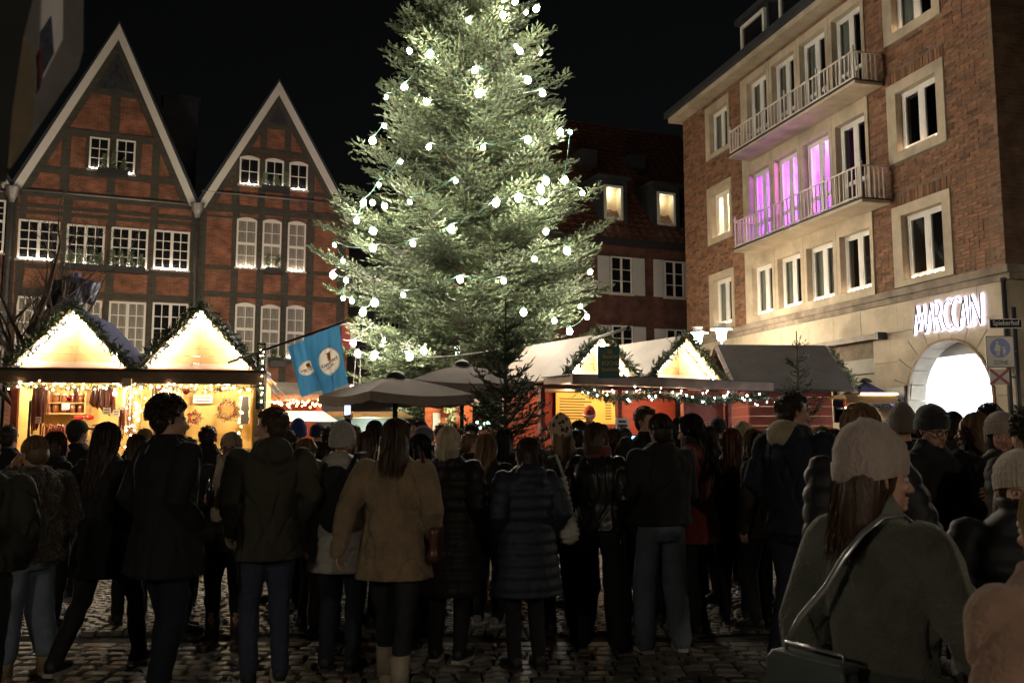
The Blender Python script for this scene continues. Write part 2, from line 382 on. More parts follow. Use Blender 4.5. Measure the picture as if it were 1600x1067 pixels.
# ================================================================ ground and paving
gm = MB(); gm.add([(-300, -120, -.035), (300, -120, -.035), (300, 600, -.035), (-300, 600, -.035)], [(0, 1, 2, 3)])
ground = tag(gm.build('ground', mat('joint_sand', (.045, .042, .036), .95, .4, 3, .6, 25)), kind='structure')
pav = empty('pavement', (0, 0, 0)); tag(pav, kind='structure')
M_sett = mat('granite_sett', (.15, .135, .12), .5, .5, 7, .35, 40, attr=True)
def sett_mesh(w, d, h=.05, seed=0, col=(1, 1, 1)):
    g = random.Random(seed); j = lambda a: a + g.uniform(-.007, .007); mb = MB()
    i = .018
    v = [(-w/2, -d/2, -h), (w/2, -d/2, -h), (w/2, d/2, -h), (-w/2, d/2, -h)] + \
        [(j(-w/2), j(-d/2), -i), (j(w/2), j(-d/2), -i), (j(w/2), j(d/2), -i), (j(-w/2), j(d/2), -i)] + \
        [(j(-w/2+i), j(-d/2+i), 0), (j(w/2-i), j(-d/2+i), 0), (j(w/2-i), j(d/2-i), 0), (j(-w/2+i), j(d/2-i), 0), (g.uniform(-.01, .01), 0, .004)]
    f = [(a, (a + 1) % 4, (a + 1) % 4 + 4, a + 4) for a in range(4)] + [(a + 4, (a + 1) % 4 + 4, (a + 1) % 4 + 8, a + 8) for a in range(4)] + [(8 + a, 8 + (a + 1) % 4, 12) for a in range(4)]
    mb.add(v, f, col); return mb
stones = []
Yr = 3.6; row = 0
while Yr < 7.02:                               # big blocks in rows on the near side of the gutter
    x = -5.6 + (row % 2) * .09
    while x < 4.2:
        w = random.uniform(.13, .21); stones.append((x + w / 2, Yr, w - .014, .125, 0)); x += w
    Yr += .137; row += 1
GUT = 7.12
x = -7
while x < 7: stones.append((x + .15, GUT, .29, .15, -.02)); x += .3
Yr = 7.3; row = 0
while Yr < 17.5:                               # small setts laid in shallow arcs on the far side
    x = -8.5 + (row % 2) * .05
    while x < 9.5:
        w = random.uniform(.095, .13); ph = (x % 1.3) / 1.3; stones.append((x + w / 2, Yr + .22 * math.sin(ph * math.pi), w - .012, .088, 0)); x += w
    Yr += .1; row += 1
def vis(s): return s[1] > 5.35 and s[0] < 0 and abs(s[0] / s[1]) < .62
near = [s for s in stones if vis(s)][:300]; nearset = set(id(s) for s in near)
variants = [sett_mesh(.155, .123, seed=i, col=[(1, 1, 1), (.8, .78, .75), (1.2, 1.15, 1.05)][i % 3]).mesh('sett', M_sett, cols=True) for i in range(9)]
for s in near:
    o = link('sett', random.choice(variants), pav, (s[0], s[1], s[4] + random.uniform(-.006, .006)), (random.uniform(-.03, .03), random.uniform(-.03, .03), random.uniform(-.04, .04)))
    o.scale = (s[2] / .155, s[3] / .123, 1)
rest = [s for s in stones if id(s) not in nearset]
base = [arrays(sett_mesh(1, 1, seed=i).mesh('x', None)) for i in range(5)]
Vs = []; Fs = []; Cs = []; off = 0
unit = [(-.5, -.5), (.5, -.5), (.5, .5), (-.5, .5)]
A = np.array([(s[0], s[1], s[2], s[3], s[4]) for s in rest]); n = len(A)
V = np.zeros((n, 8, 3)); g_ = np.random.default_rng(4)
for k, (ux, uy) in enumerate(unit):
    V[:, k, 0] = A[:, 0] + ux * A[:, 2]; V[:, k, 1] = A[:, 1] + uy * A[:, 3]; V[:, k, 2] = A[:, 4] - .018
    V[:, k + 4, 0] = A[:, 0] + ux * (A[:, 2] - .03) + g_.uniform(-.005, .005, n); V[:, k + 4, 1] = A[:, 1] + uy * (A[:, 3] - .03) + g_.uniform(-.005, .005, n); V[:, k + 4, 2] = A[:, 4] + g_.uniform(-.004, .004, n)
fq = np.array([(4, 5, 6, 7), (0, 1, 5, 4), (1, 2, 6, 5), (2, 3, 7, 6), (3, 0, 4, 7)])
Fc = (fq[None] + (np.arange(n) * 8)[:, None, None]).reshape(-1, 4)
cc = np.repeat(g_.uniform(.65, 1.3, n)[:, None, None], 8, 1).repeat(3, 2).reshape(-1, 3)
tag(link('setts', np_mesh('setts', V.reshape(-1, 3), Fc, M_sett, col=cc), pav), kind='stuff')
# ================================================================ windows
_pane = {}
def window(parent, x0, x1, z0, z1, y=0.0, leaves=1, cols=2, rows=2, rail=None, glass=None, depth=.07, arch=0.0, fw=.06, glowm=None, curtain=False, fm=None, sill=True, gb=.028, nl=6):
    """a casement window in local x,z at depth y; returns the frame part with its sub-parts"""
    fm = fm or M_white; glass = glass or M_glassdark; w = x1 - x0; h = z1 - z0; mb = MB(); y0 = y - depth; y1 = y
    mb.box(x0, y0, z0, x0 + fw, y1, z1); mb.box(x1 - fw, y0, z0, x1, y1, z1)
    mb.box(x0 + fw, y0, z0, x1 - fw, y1, z0 + fw)
    if arch:
        n = 8; pts = [(x0 + w * i / n, z1 + arch * math.sin(math.pi * i / n)) for i in range(n + 1)]
        mb.prism([(x0 + fw, z1 - fw), (x1 - fw, z1 - fw)] + [(x1, z1 - fw + .001)] + pts[::-1] + [(x0, z1 - fw + .001)], y0 - .003, y1)
    else: mb.box(x0 + fw, y0, z1 - fw, x1 - fw, y1, z1)
    ix0, ix1, iz0, iz1 = x0 + fw, x1 - fw, z0 + fw, z1 - fw
    lw = (ix1 - ix0) / leaves; ys = y0 + .012; st = fw * .75
    for k in range(1, leaves): mb.box(ix0 + k * lw - st, ys - .006, iz0, ix0 + k * lw + st, y1, iz1)
    rails = rail or []
    for rz in rails: mb.box(ix0, ys - .004, z0 + h * rz - .05, ix1, y1, z0 + h * rz + .05)
    root = mb.build('window', fm, parent)
    bars = MB(); zs = [iz0] + [z0 + h * r for r in rails] + [iz1]
    for k in range(leaves):
        a = ix0 + k * lw + (st if k else 0); b = ix0 + (k + 1) * lw - (st if k < leaves - 1 else 0)
        if gb > .04: # inner casement frame
            bars.box(a, ys, iz0, a + gb, y1 - .01, iz1); bars.box(b - gb, ys, iz0, b, y1 - .01, iz1); bars.box(a + gb, ys, iz1 - gb, b - gb, y1 - .01, iz1); bars.box(a + gb, ys, iz0, b - gb, y1 - .01, iz0 + gb)
        for q in range(len(zs) - 1):
            c = zs[q] + (.05 if q else 0); d = zs[q + 1] - (.05 if q < len(zs) - 2 else 0)
            for i in range(1, cols): xx = a + (b - a) * i / cols; bars.box(xx - gb / 2, ys + .002, c, xx + gb / 2, y1 - .02, d)
            for j in range(1, rows): zz = c + (d - c) * j / rows; bars.box(a, ys + .004, zz - gb / 2, b, y1 - .022, zz + gb / 2)
            for i in range(cols):
                for j in range(rows):
                    pw = round((b - a) / cols, 2); ph = round((d - c) / rows, 2); key = (pw, ph, glass.name)
                    if key not in _pane: _pane[key] = MB().box(-pw / 2, 0, -ph / 2, pw / 2, .006, ph / 2).mesh('pane', glass)
                    link('pane', _pane[key], root, (a + (b - a) * (i + .5) / cols, y1 - .035, c + (d - c) * (j + .5) / rows))
    if bars.v: bars.build('glazing_bar', fm, root)
    if sill: MB().box(x0 - .05, y0 - .08, z0 - .05, x1 + .05, y1, z0).build('sill', fm, root)
    if curtain:
        cu = MB(); n = 14
        for a, b in ((ix0, ix0 + (ix1 - ix0) * .42), (ix1 - (ix1 - ix0) * .2, ix1)) if curtain == 2 else ((ix0, ix1),):
            vs = [(a + (b - a) * i / n, y1 + .05 + .02 * math.sin(i * 2.2), z) for z in (iz0, iz1) for i in range(n + 1)]
            cu.add(vs, [(i, i + 1, n + 2 + i, n + 1 + i) for i in range(n)])
        cu.build('curtain', M_curtain, root, smooth=True)
    if glowm:
        pts = [(x0 + .06 + (w - .12) * (i + .5) / nl, y0 - .045, z0 + .025) for i in range(nl)]
        leds('sill_light', pts, .026, glowm, root)
    return root
# ================================================================ half-timbered gable houses (left)
B_in1 = brick_mat('red_infill_brick', (.30, .095, .052), (.14, .05, .03), (.22, .14, .095), .23, .07, .011)
FA = Frame(at(305, 325, 32).x, 32, 21.5)
def gable_house(label, apex, Lf, Rf, slate_py, boards, posts, beams, winspec, plants, xl=None, xr=None):
    h = FA.empty('gable_house', label, 'house', 'brick and timber gable houses behind the market')
    ax, az = FA.uv(*apex); lx, lz = FA.uv(*Lf); rx, rz = FA.uv(*Rf); ez = (lz + rz) / 2
    ins = .10
    m = (az - ez) / (ax - lx)
    wall = MB(); wall.prism([(lx + .12, -.5), (rx - .12, -.5), (rx - .12, ez), (ax, az - .3), (lx + .12, ez)], 0, .35); wall.build('wall', B_in1, h)
    # slate-hung top
    sx, sz = FA.uv(*slate_py); f = (az - .3 - sz) / (az - .3 - ez)
    z = sz; row = 0; sl = MB(); fb_ = (az - .3 - sz) / (az - .3 - ez)
    MB().prism([(ax - (ax - lx - .12) * fb_ + .01, sz + .003), (ax + (rx - .12 - ax) * fb_ - .01, sz + .003), (ax, az - .33)], -.0018, -.0005).build('slate_backing', M_slate, h)
    while z < az - .35:                                            # slate rows, each a proud strip
        f0 = (az - .3 - z) / (az - .3 - ez); a = ax - (ax - lx - .12) * f0; b = ax + (rx - .12 - ax) * f0
        f1 = max(0, (az - .3 - z - .16) / (az - .3 - ez)); a1 = ax - (ax - lx - .12) * f1; b1 = ax + (rx - .12 - ax) * f1
        n = max(1, int((b - a) / .3))
        for i in range(n):
            u0 = i / n; u1 = (i + 1) / n - .02
            sl.prism([(a + (b - a) * u0, z), (a + (b - a) * u1, z), (a1 + (b1 - a1) * u1, z + .155), (a1 + (b1 - a1) * u0, z + .155)], -.03 - random.uniform(0, .012), -.002)
        z += .16; row += 1
    tag(sl.build('slates', M_slate, h), kind='stuff')
    # verge boards
    for (fx, fz, sgn) in ((lx, lz, 1), (rx, rz, -1)):
        d = Vector((ax - fx, az - fz)); L = d.length; d /= L; nrm = Vector((d.y, -d.x)) * sgn; bw = .25
        vb = MB(); p0 = Vector((fx, fz)); p1 = Vector((ax, az)); q1z = az - bw / abs(nrm.x) * 1.0
        poly = [(p0.x, p0.y), (p0.x + nrm.x * bw, p0.y + nrm.y * bw), (ax, az - bw / max(.2, abs(d.x))), (p1.x, p1.y)]
        if sgn < 0: poly = poly[::-1]
        vb.prism(poly, -.16, -.08); vb.build('verge_board', M_white, h)
        und = MB(); s2 = Vector((fx, fz)) + nrm * .26; s3 = Vector((ax, az - (bw + .01) / max(.2, abs(d.x))))
        poly = [(s2.x, s2.y), (s2.x + nrm.x * .2, s2.y + nrm.y * .2), (s3.x, s3.y - .2 / max(.2, abs(d.x))), (s3.x, s3.y)]
        if sgn < 0: poly = poly[::-1]
        und.prism(poly, -.075, -.002); und.build('timber_beam', M_timber, h)
        rf = MB(); o = -nrm * .02                                  # roof slab going back
        a0 = (p0.x + o.x, p0.y + o.y); a1 = (p1.x, p1.y + .03); t = .12
        poly = [(a0[0], a0[1]), (a1[0], a1[1]), (a1[0], a1[1] + t), (a0[0] - .05 * sgn, a0[1] + t)]
        if sgn < 0: poly = poly[::-1]
        rf.prism(poly, -.12, 9); rf.build('roof', M_slate, h)
    for (a, b, py, hh) in beams:
        x0, x1 = FA.x(a, py), FA.x(b, py); zc = FA.z((a + b) / 2, py)
        MB().box(x0, -.05, zc - hh / 2, x1, -.001, zc + hh / 2).build('timber_beam', M_timber, h)
    for (px_, t, b, ww) in posts:
        xc = FA.x(px_, (t + b) / 2); MB().box(xc - ww / 2, -.044, FA.z(px_, b), xc + ww / 2, -.003, FA.z(px_, t)).build('timber_post', M_timber, h)
    for (a, b, t, bt, kw) in winspec:
        x0, x1, z0, z1 = FA.box(a, b, t, bt); window(h, x0, x1, z0, z1, -.02, **kw)
    for (a, b, py) in plants:
        x0, x1 = FA.x(a, py), FA.x(b, py); zc = FA.z((a + b) / 2, py)
        pl = FA.empty('window_planter', 'dark planter of little firs under ' + plants_lab.pop(0), 'planter', 'fir planters on the gable houses')
        MB().box(x0, -.40, zc - .22, x1, -.12, zc).build('trough', M_dark, pl)
        B = []; D = []; g = np.random.default_rng(int(a)); n = max(2, int((x1 - x0) / .32))
        for i in range(n):
            cx_ = x0 + (x1 - x0) * (i + .5) / n + g.uniform(-.05, .05); hh = g.uniform(.35, .62)
            for j in range(90):
                zz = g.uniform(0, hh) ** 1.0; r_ = .13 * (1 - zz / hh); t = g.uniform(0, 6.28)
                B.append((cx_ + r_ * .4 * math.cos(t), -.26 + r_ * .4 * math.sin(t), zc + zz)); v = np.array([math.cos(t), math.sin(t), .9]); D.append(v / np.linalg.norm(v))
        B = np.array(B); D = np.array(D); N = len(B)
        tag(link('little_fir', twigs_mesh('little_fir', B, D, g.uniform(.08, .16, N), np.full(N, .02), M_fir, 4), pl), kind='stuff')
    gz_ = FA.z(*((apex[0], 311) if apex[0] > 0 else (0, 300)))
    MB().tube([(lx + .1, -.13, gz_), (rx - .1, -.13, gz_)], .035, 8).build('gutter', M_zinc, h, smooth=True)
    return h
DW = dict(leaves=2, cols=2, rows=4, glowm=G_sill2, fw=.07, depth=.06, gb=.032, nl=8)
DW1 = dict(glass=M_curtglass, leaves=2, cols=2, rows=4, fw=.07, depth=.06, gb=.032, curtain=False)
GW = dict(leaves=1, cols=2, rows=3, glowm=G_sill2, fw=.06, depth=.06, nl=3)
plants_lab = ['the two attic windows of the wider gable', 'the middle windows of the wider gable', 'the attic windows of the narrower gable', 'the tall middle window of the narrower gable', 'the lowest middle window of the narrower gable']
h1 = gable_house('wider brick gable house with dark timber grid and four window bays', (187, 40), (21, 292), (307, 320), (180, 143),
    None, [(180, 146, 222, .3), (103, 205, 300, .26), (243, 222, 318, .26), (173, 276, 313, .26), (138, 213, 268, .16), (217, 218, 272, .16), (176, 218, 274, .2),
           (99, 300, 600, .26), (170, 318, 600, .26), (236, 325, 600, .26), (301, 330, 600, .3), (29, 300, 600, .2)],
    [(132, 226, 146, .26), (97, 252, 214, .26), (62, 288, 275, .24), (24, 304, 311, .26), (26, 304, 331, .12), (26, 304, 341, .12), (30, 304, 423, .14), (30, 304, 462, .24), (30, 304, 560, .3)],
    [(139.5, 171, 216, 266, GW), (181, 211.5, 220, 273, GW), (28, 93, 345, 407, DW), (103.5, 163.5, 352.5, 415.5, DW), (173, 231, 357, 420, DW), (240, 296, 361.5, 422.5, DW),
     (25, 75, 464, 544, DW1), (107, 158, 469, 548, DW1), (169, 227, 472, 552, DW1), (237, 293, 474, 555, DW)],
    [(153, 201, 268), (103, 228, 417)])
AW = dict(leaves=1, cols=2, rows=2, glowm=G_sill2, arch=.09, nl=3, depth=.06)
TW = dict(leaves=1, cols=2, rows=2, rail=[.5], glowm=G_sill2, arch=.09, nl=3, depth=.06, glass=M_curtain)
TW['glass'] = M_curtglass
TW1 = dict(TW); TW1.pop('glowm')
h2 = gable_house('narrower brick gable house with arched white windows beside the big fir', (436, 130), (310, 321), (551, 348), (430, 198),
    None, [(412, 198, 240, .24), (450, 198, 240, .24), (369, 240, 325, .26), (409, 245, 325, .26), (448, 250, 330, .26), (486, 245, 335, .26),
           (312, 330, 600, .3), (365, 330, 600, .26), (405, 330, 600, .26), (444, 332, 600, .26), (483, 334, 600, .26), (532, 340, 600, .3)],
    [(398, 463, 198, .24), (372, 492, 241, .24), (336, 369, 288, .16), (486, 514, 305, .16), (314, 534, 332, .28), (314, 540, 346, .06), (314, 365, 418, .14), (485, 532, 428, .14), (405, 446, 425, .2), (314, 532, 464, .2), (314, 532, 562, .25)],
    [(374, 405, 248, 290, AW), (414, 443, 252, 293, AW), (451.5, 480.5, 257, 298, AW), (369, 400.5, 344, 419, TW), (409.5, 439, 347, 421, TW), (449, 477, 350, 425, TW),
     (366.5, 397.5, 477, 552, TW1), (406.5, 436.5, 480, 556, TW1), (446, 475, 481, 560, TW)],
    [(407, 451, 294), (413, 439, 421), (421, 446, 565)])
plants_lab = []
h0 = gable_house('gable house cut off by the left edge of the photo', (-150, 20), (-300, 262), (17, 291), (-150, 120), None,
    [(-10, 300, 600, .3), (12, 300, 600, .3)], [(-295, 14, 300, .26), (-290, 14, 462, .24)], [(-38, 8, 312, 395, dict(leaves=1, cols=3, rows=3, rail=[.6], glowm=G_sill, nl=5)), (-38, 8, 466, 545, DW1)], [])
# rainwater pipes and hoppers
for (px_, py_, lab) in ((309, 318, 'grey downpipe with hopper between the two complete gables'), (20, 292, 'grey downpipe with hopper at the far left gable')):
    dp = FA.empty('downpipe', lab, 'downpipe', 'downpipes on the gable houses'); x, z = FA.uv(px_, py_, -.2)
    MB().loft([(x, -.22, z - .55, .07, .07), (x, -.22, z - .35, .14, .12), (x, -.22, z - .28, .2, .16), (x, -.22, z - .08, .22, .17), (x, -.22, z - .02, .26, .2), (x, -.22, z, .26, .2)], 14).build('hopper', M_zinc, dp, smooth=True)
    MB().tube([(x, -.22, z - .5), (x, -.22, 0)], .055, 10).build('pipe', M_zinc, dp, smooth=True)
# stone ground-floor ledge of the second gable
ld = FA.empty('shop_canopy', 'pale flat canopy over the shopfront of the narrower gable house', 'canopy')
x0, z0 = FA.uv(405, 625, -.6); x1, z1 = FA.uv(545, 600, -.6)
MB().box(x0, -.9, z0, x1 + .2, -.06, z1).build('slab', mat('pale_stone', (.30, .28, .25), .8, .3, 2, .3), ld); MB().box(x0 + .1, -.7, 0, x1, -.05, z0).build('shopfront', M_dark, ld)
# chimney between the gables
ch = FA.empty('chimney_stack', 'dark chimney barely visible between the two gable roofs', 'chimney'); x, z = FA.uv(283, 155, 5); x2, z2 = FA.uv(283, 300, 5)
MB().box(x - .7, 5, z2 - 4, x + .7, 6.2, z).build('stack', M_slate, ch); MB().box(x - .8, 4.9, z, x + .8, 6.3, z + .15).build('cap', M_slate, ch)
# ================================================================ house behind the big fir (dark red, shutters, tiled roof)
p = at(1076, 389, 37); FB = Frame(p.x, 37, 21.5)
hb = FB.empty('shuttered_house', 'dark red brick house with white shutters and tiled roof behind the fir', 'house')
B_b = brick_mat('dark_red_brick', (.15, .055, .04), (.10, .036, .028), (.09, .055, .045), .25, .078, .012)
xw0 = FB.x(700, 400); xw1 = FB.x(1170, 400); zg = FB.z(1000, 381)
MB().box(xw0, 0, -.5, xw1, .3, zg).build('wall', B_b, hb)
xr, zr = FB.uv(985, 205, 5.2)
M_tile = mat('clay_pantile', (.13, .05, .03), .7, .35, 3, .3, 20)
nx = 170; nr = 26; Vt = []; 
for j in range(nr + 1):
    for lip in (0, 1):
        t = j / nr
        for i in range(nx + 1):
            xx = xw0 + (xw1 - xw0) * i / nx
            Vt.append((xx, -.35 + 5.55 * t, zg + .05 + (zr - zg) * t + .035 * math.sin(i * math.pi / 2.5) + (.045 if lip else 0)))
Vt = np.array(Vt); Fq = []
for r_ in range(2 * nr + 1):
    for i in range(nx): Fq.append((r_ * (nx + 1) + i, r_ * (nx + 1) + i + 1, (r_ + 1) * (nx + 1) + i + 1, (r_ + 1) * (nx + 1) + i))
tag(link('roof_tiles', np_mesh('roof_tiles', Vt, np.array(Fq), M_tile), hb), kind='stuff')
MB().prism([(xw0, 0), (xw1, 0), (xw1, .25), (xw0, .25)], -.2, 0).build('gutter', M_dark, hb, loc=(0, -.25, zg - .22))
M_cream = mat('cream_room_wall', (.7, .58, .40), .8, .1, 1, 0, emit=(1, .72, .42), es=.0)
def dormer(a, b, t, bt, e):
    x0, x1, z0, z1 = FB.box(a, b, t, bt, .3)
    d = MB(); d.box(x0 - .22, .3, z0 - .1, x0 - .02, 3.4, z1 + .25); d.box(x1 + .02, .3, z0 - .1, x1 + .22, 3.4, z1 + .25); d.box(x0 - .35, .15, z1 + .25, x1 + .35, 3.8, z1 + .4); d.box(x0 - .02, .35, z1 + .02, x1 + .02, 3.4, z1 + .25)
    dm = d.build('dormer', M_slate, hb)
    fr = MB(); fr.box(x0, .26, z0, x0 + .1, .4, z1); fr.box(x1 - .1, .26, z0, x1, .4, z1); fr.box(x0 + .1, .26, z0, x1 - .1, .4, z0 + .1); fr.box(x0 + .1, .26, z1 - .1, x1 - .1, .4, z1); fr.build('window_frame', M_white, dm)
    MB().box(x0 + .1, .33, z0 + .1, x1 - .1, .34, z1 - .1).build('pane', M_glass, dm)
    rm = MB(); rm.add([(x0, .85, z0 - .1), (x1, .85, z0 - .1), (x1, .85, z1 + .2), (x0, .85, z1 + .2)], [(0, 1, 2, 3)]); rm.add([(x0, .4, z0), (x0, 2.2, z0), (x0, 2.2, z1), (x0, .4, z1)], [(0, 1, 2, 3)]); rm.add([(x1, .4, z0), (x1, .4, z1), (x1, 2.2, z1), (x1, 2.2, z0)], [(0, 1, 2, 3)])
    rm.add([(x0, .4, z1 + .01), (x0, 2.2, z1 + .01), (x1, 2.2, z1 + .01), (x1, .4, z1 + .01)], [(0, 1, 2, 3)])
    rm.build('room_wall', M_cream, dm)
    l = bpy.data.lights.new('room_lamp', 'POINT'); l.energy = e; l.color = (1, .84, .62); l.shadow_soft_size = .1
    lo = bpy.data.objects.new('room_lamp', l); C.objects.link(lo); lo.parent = hb; lo.location = ((x0 + x1) / 2, .62, z1 - .2)
dormer(944, 973, 290, 343, 7); dormer(1027, 1055, 301, 352, 5)
def dormer_dark(a, b, t, bt):
    x0, x1, z0, z1 = FB.box(a, b, t, bt, 2.6); MB().box(x0, 2.4, z0, x1, 4, z1).build('roof_hatch', M_slate, hb)
dormer_dark(905, 930, 235, 262); dormer_dark(985, 1006, 243, 265)
M_shut = mat('white_shutter', (.55, .54, .54), .5, .05, 3, .05)
def shutter(a, b, t, bt):
    x0, x1, z0, z1 = FB.box(a, b, t, bt, -.05); m = MB(); m.box(x0, -.09, z0, x1, -.05, z1); 
    for k in range(12):
        zz = z0 + .1 + (z1 - z0 - .2) * k / 12; m.box(x0 + .08, -.105, zz, x1 - .08, -.09, zz + .06)
    m.build('shutter', M_shut, hb)
WB = dict(leaves=2, cols=1, rows=3, fw=.06, gb=.03)
for (a, b, t, bt) in ((953, 986, 402, 460), (1037, 1067, 409, 466), (955, 988, 509, 567), (1040, 1069, 515, 572), (870, 902, 392, 452)):
    x0, x1, z0, z1 = FB.box(a, b, t, bt); window(hb, x0, x1, z0, z1, -.02, **WB)
for q in ((934, 952, 400, 459), (988, 1007, 404, 462), (1021, 1037, 406, 464), (1069, 1083, 410, 467), (936, 954, 508, 566), (990, 1009, 511, 569), (1023, 1040, 514, 571), (1071, 1085, 517, 573)): shutter(*q)
# far unlit house glimpsed between the gables and the fir
p = at(545, 450, 46); FD = Frame(p.x, 46, 12); hd = FD.empty('distant_house', 'unlit grey house in the gap left of the fir', 'house')
M_greywall = mat('grey_render', (.16, .15, .15), .9, .3, 1, .2)
MB().box(-.5, 0, -.5, 9.5, 6, FD.z(600, 430)).build('wall', M_greywall, hd); zt = FD.z(600, 430)
MB().prism([(-.8, zt), (9.8, zt), (8.5, zt + 4.5), (.5, zt + 4.5)], 0.3, 5).build('roof', M_slate, hd)
for a in (560, 585, 610):
    for t in (448, 490, 540): x0, x1, z0, z1 = FD.box(a, a + 14, t, t + 26); window(hd, x0, x1, z0, z1, -.02, leaves=1, cols=2, rows=2, fm=M_shut)
p = at(547, 528, 30); FP = Frame(p.x, 30, 15); sb = FP.empty('box_sign', 'small maroon and cream box sign on the corner of the narrower gable', 'sign')
x0, x1, z0, z1 = FP.box(534, 556, 508, 545); xm = x0 + (x1 - x0) * .6
MB().box(x0, 0, z0, xm, .5, z1).build('maroon_face', mat('maroon', (.25, .03, .03), .5, .1, 2, 0), sb); MB().box(xm + .005, 0, z0, x1, .5, z1 - .02).build('cream_face', mat('cream_panel', (.45, .42, .36), .5, .1, 2, 0), sb); MB().box(x0 - .02, -.02, z1, x1 + .02, .5, z1 + .06).build('frame', M_white, sb)
MB().bar((x0 - .6, .25, z1 - .3), (x0, .25, z1 - .3), .05, .05).build('bracket', M_dark, sb)
# ================================================================ corner building on the right
p = at(1573, 435, 16.3); FR = Frame(p.x, 16.3, -75)
rb = FR.empty('corner_building', 'four storey brick corner building with stone window frames and balconies', 'building')
M_brick = mat('handmade_brick', (.215, .108, .062), .85, .3, 5, .4, 60, attr=True)
M_mort = mat('mortar', (.16, .125, .09), .95, .3, 5, .4, 40)
M_stone = mat('sandstone', (.47, .395, .29), .8, .2, 2.2, .3, 30, dirt=.55)
M_stain = mat('weathered_cornice', (.26, .21, .16), .85, .45, 3, .4, 25, dirt=.8)
r = FR
xl = r.x(1069, 300); zc0 = r.z(1573, 437); zc1 = r.z(1573, 414)
zeave = (r.z(1070, 205) + r.z(1230, 45)) / 2
frames = [r.rect(1375, -5, 80, 1461, -62, 28), r.rect(1385, 136, 260, 1475, 91, 225), r.rect(1398, 323.7, 451, 1488, 294.5, 430),
          r.rect(1100.4, 174, 257, 1137, 146, 231.5), r.rect(1105.6, 295, 384, 1143, 278, 371), r.rect(1110, 429, 520, 1148, 418, 510)]
opens = [r.rect(1388, 18, 59, 1449, -38, 17), r.rect(1400.5, 145, 242, 1463, 115, 209), r.rect(1414, 334, 437, 1476, 317, 422),
         r.rect(1107, 180, 245, 1134, 163, 226.7), r.rect(1112, 304, 374, 1140.5, 292.5, 361), r.rect(1118, 438, 509, 1145, 430, 502)]
# line the right column up: same width and height for each
def unify(ix):
    for L in (frames, opens):
        a = sum(L[i][0] for i in ix) / len(ix); b = sum(L[i][1] for i in ix) / len(ix)
        for i in ix: L[i] = (a, b, L[i][2], L[i][3])
unify((0, 1, 2)); unify((3, 4, 5))
fw_, fh_ = frames[1][1] - frames[1][0], frames[1][3] - frames[1][2]
ho = opens[1][3] - opens[1][2]
frames[0] = (*frames[0][:2], frames[0][2], frames[0][2] + fh_); opens[0] = (*opens[0][:2], opens[0][2], opens[0][2] + ho)
PX0, PX1 = r.x(1165, 400), r.x(1366, 380)
rowC = [r.rect(1176, 417, 494.5, 1207.4, 408, 485), r.rect(1216, 402.7, 484, 1252, 393.5, 475), r.rect(1261, 389.6, 473.5, 1302.5, 377.8, 461.7), r.rect(1313, 370, 461.7, 1360, 356.8, 447)]
z0c = sum(q[2] for q in rowC) / 4; z1c = sum(q[3] for q in rowC) / 4; rowC = [(q[0], q[1], z0c, z1c) for q in rowC]
zbB = (r.z(1150, 397, -.75) + r.z(1347, 322, -.75)) / 2; zbA = (r.z(1142, 250, -.75) + r.z(1335, 138, -.75)) / 2
tB = sum(r.z(a, b) for a, b in ((1185, 266), (1228, 246), (1272, 216), (1325, 189))) / 4
tA = sum(r.z(a, b) for a, b in ((1178, 127), (1218, 96), (1263, 62), (1314, 22))) / 4
rowB = [(q[0], q[1], zbB + .16, tB) for q in rowC]; rowA = [(q[0], q[1], zbA + .16, tA) for q in rowC]
PZ0 = z0c - .22; PZ1 = tA + .22
holes = [(a, b, c, d) for (a, b, c, d) in opens + rowC + rowB + rowA]
def holed(mb, x0, x1, z0, z1, hs, y0, y1, reveal=True):
    hs = [h for h in hs if h[0] < x1 and h[1] > x0 and h[2] < z1 and h[3] > z0]
    xs = sorted({x0, x1, *[max(x0, h[0]) for h in hs], *[min(x1, h[1]) for h in hs]}); zs = sorted({z0, z1, *[max(z0, h[2]) for h in hs], *[min(z1, h[3]) for h in hs]})
    for i in range(len(xs) - 1):
        for j in range(len(zs) - 1):
            cx_, cz_ = (xs[i] + xs[i + 1]) / 2, (zs[j] + zs[j + 1]) / 2
            if any(h[0] < cx_ < h[1] and h[2] < cz_ < h[3] for h in hs): continue
            mb.add([(xs[i], y0, zs[j]), (xs[i + 1], y0, zs[j]), (xs[i + 1], y0, zs[j + 1]), (xs[i], y0, zs[j + 1])], [(0, 1, 2, 3)])
    for a, b, c, d in hs if reveal else ():
        for q in (((a, y0, c), (b, y0, c), (b, y1, c), (a, y1, c)), ((a, y0, d), (a, y1, d), (b, y1, d), (b, y0, d)), ((a, y0, c), (a, y1, c), (a, y1, d), (a, y0, d)), ((b, y0, c), (b, y0, d), (b, y1, d), (b, y1, c))): mb.add(q, [(0, 1, 2, 3)])
wm = MB(); holed(wm, xl, 0, zc1, zeave, holes, .012, .4, False); wm.add([(xl, .012, 0), (xl, 8, 0), (xl, 8, zeave), (xl, .012, zeave)], [(0, 1, 2, 3)]); wm.build('wall', M_mort, rb)
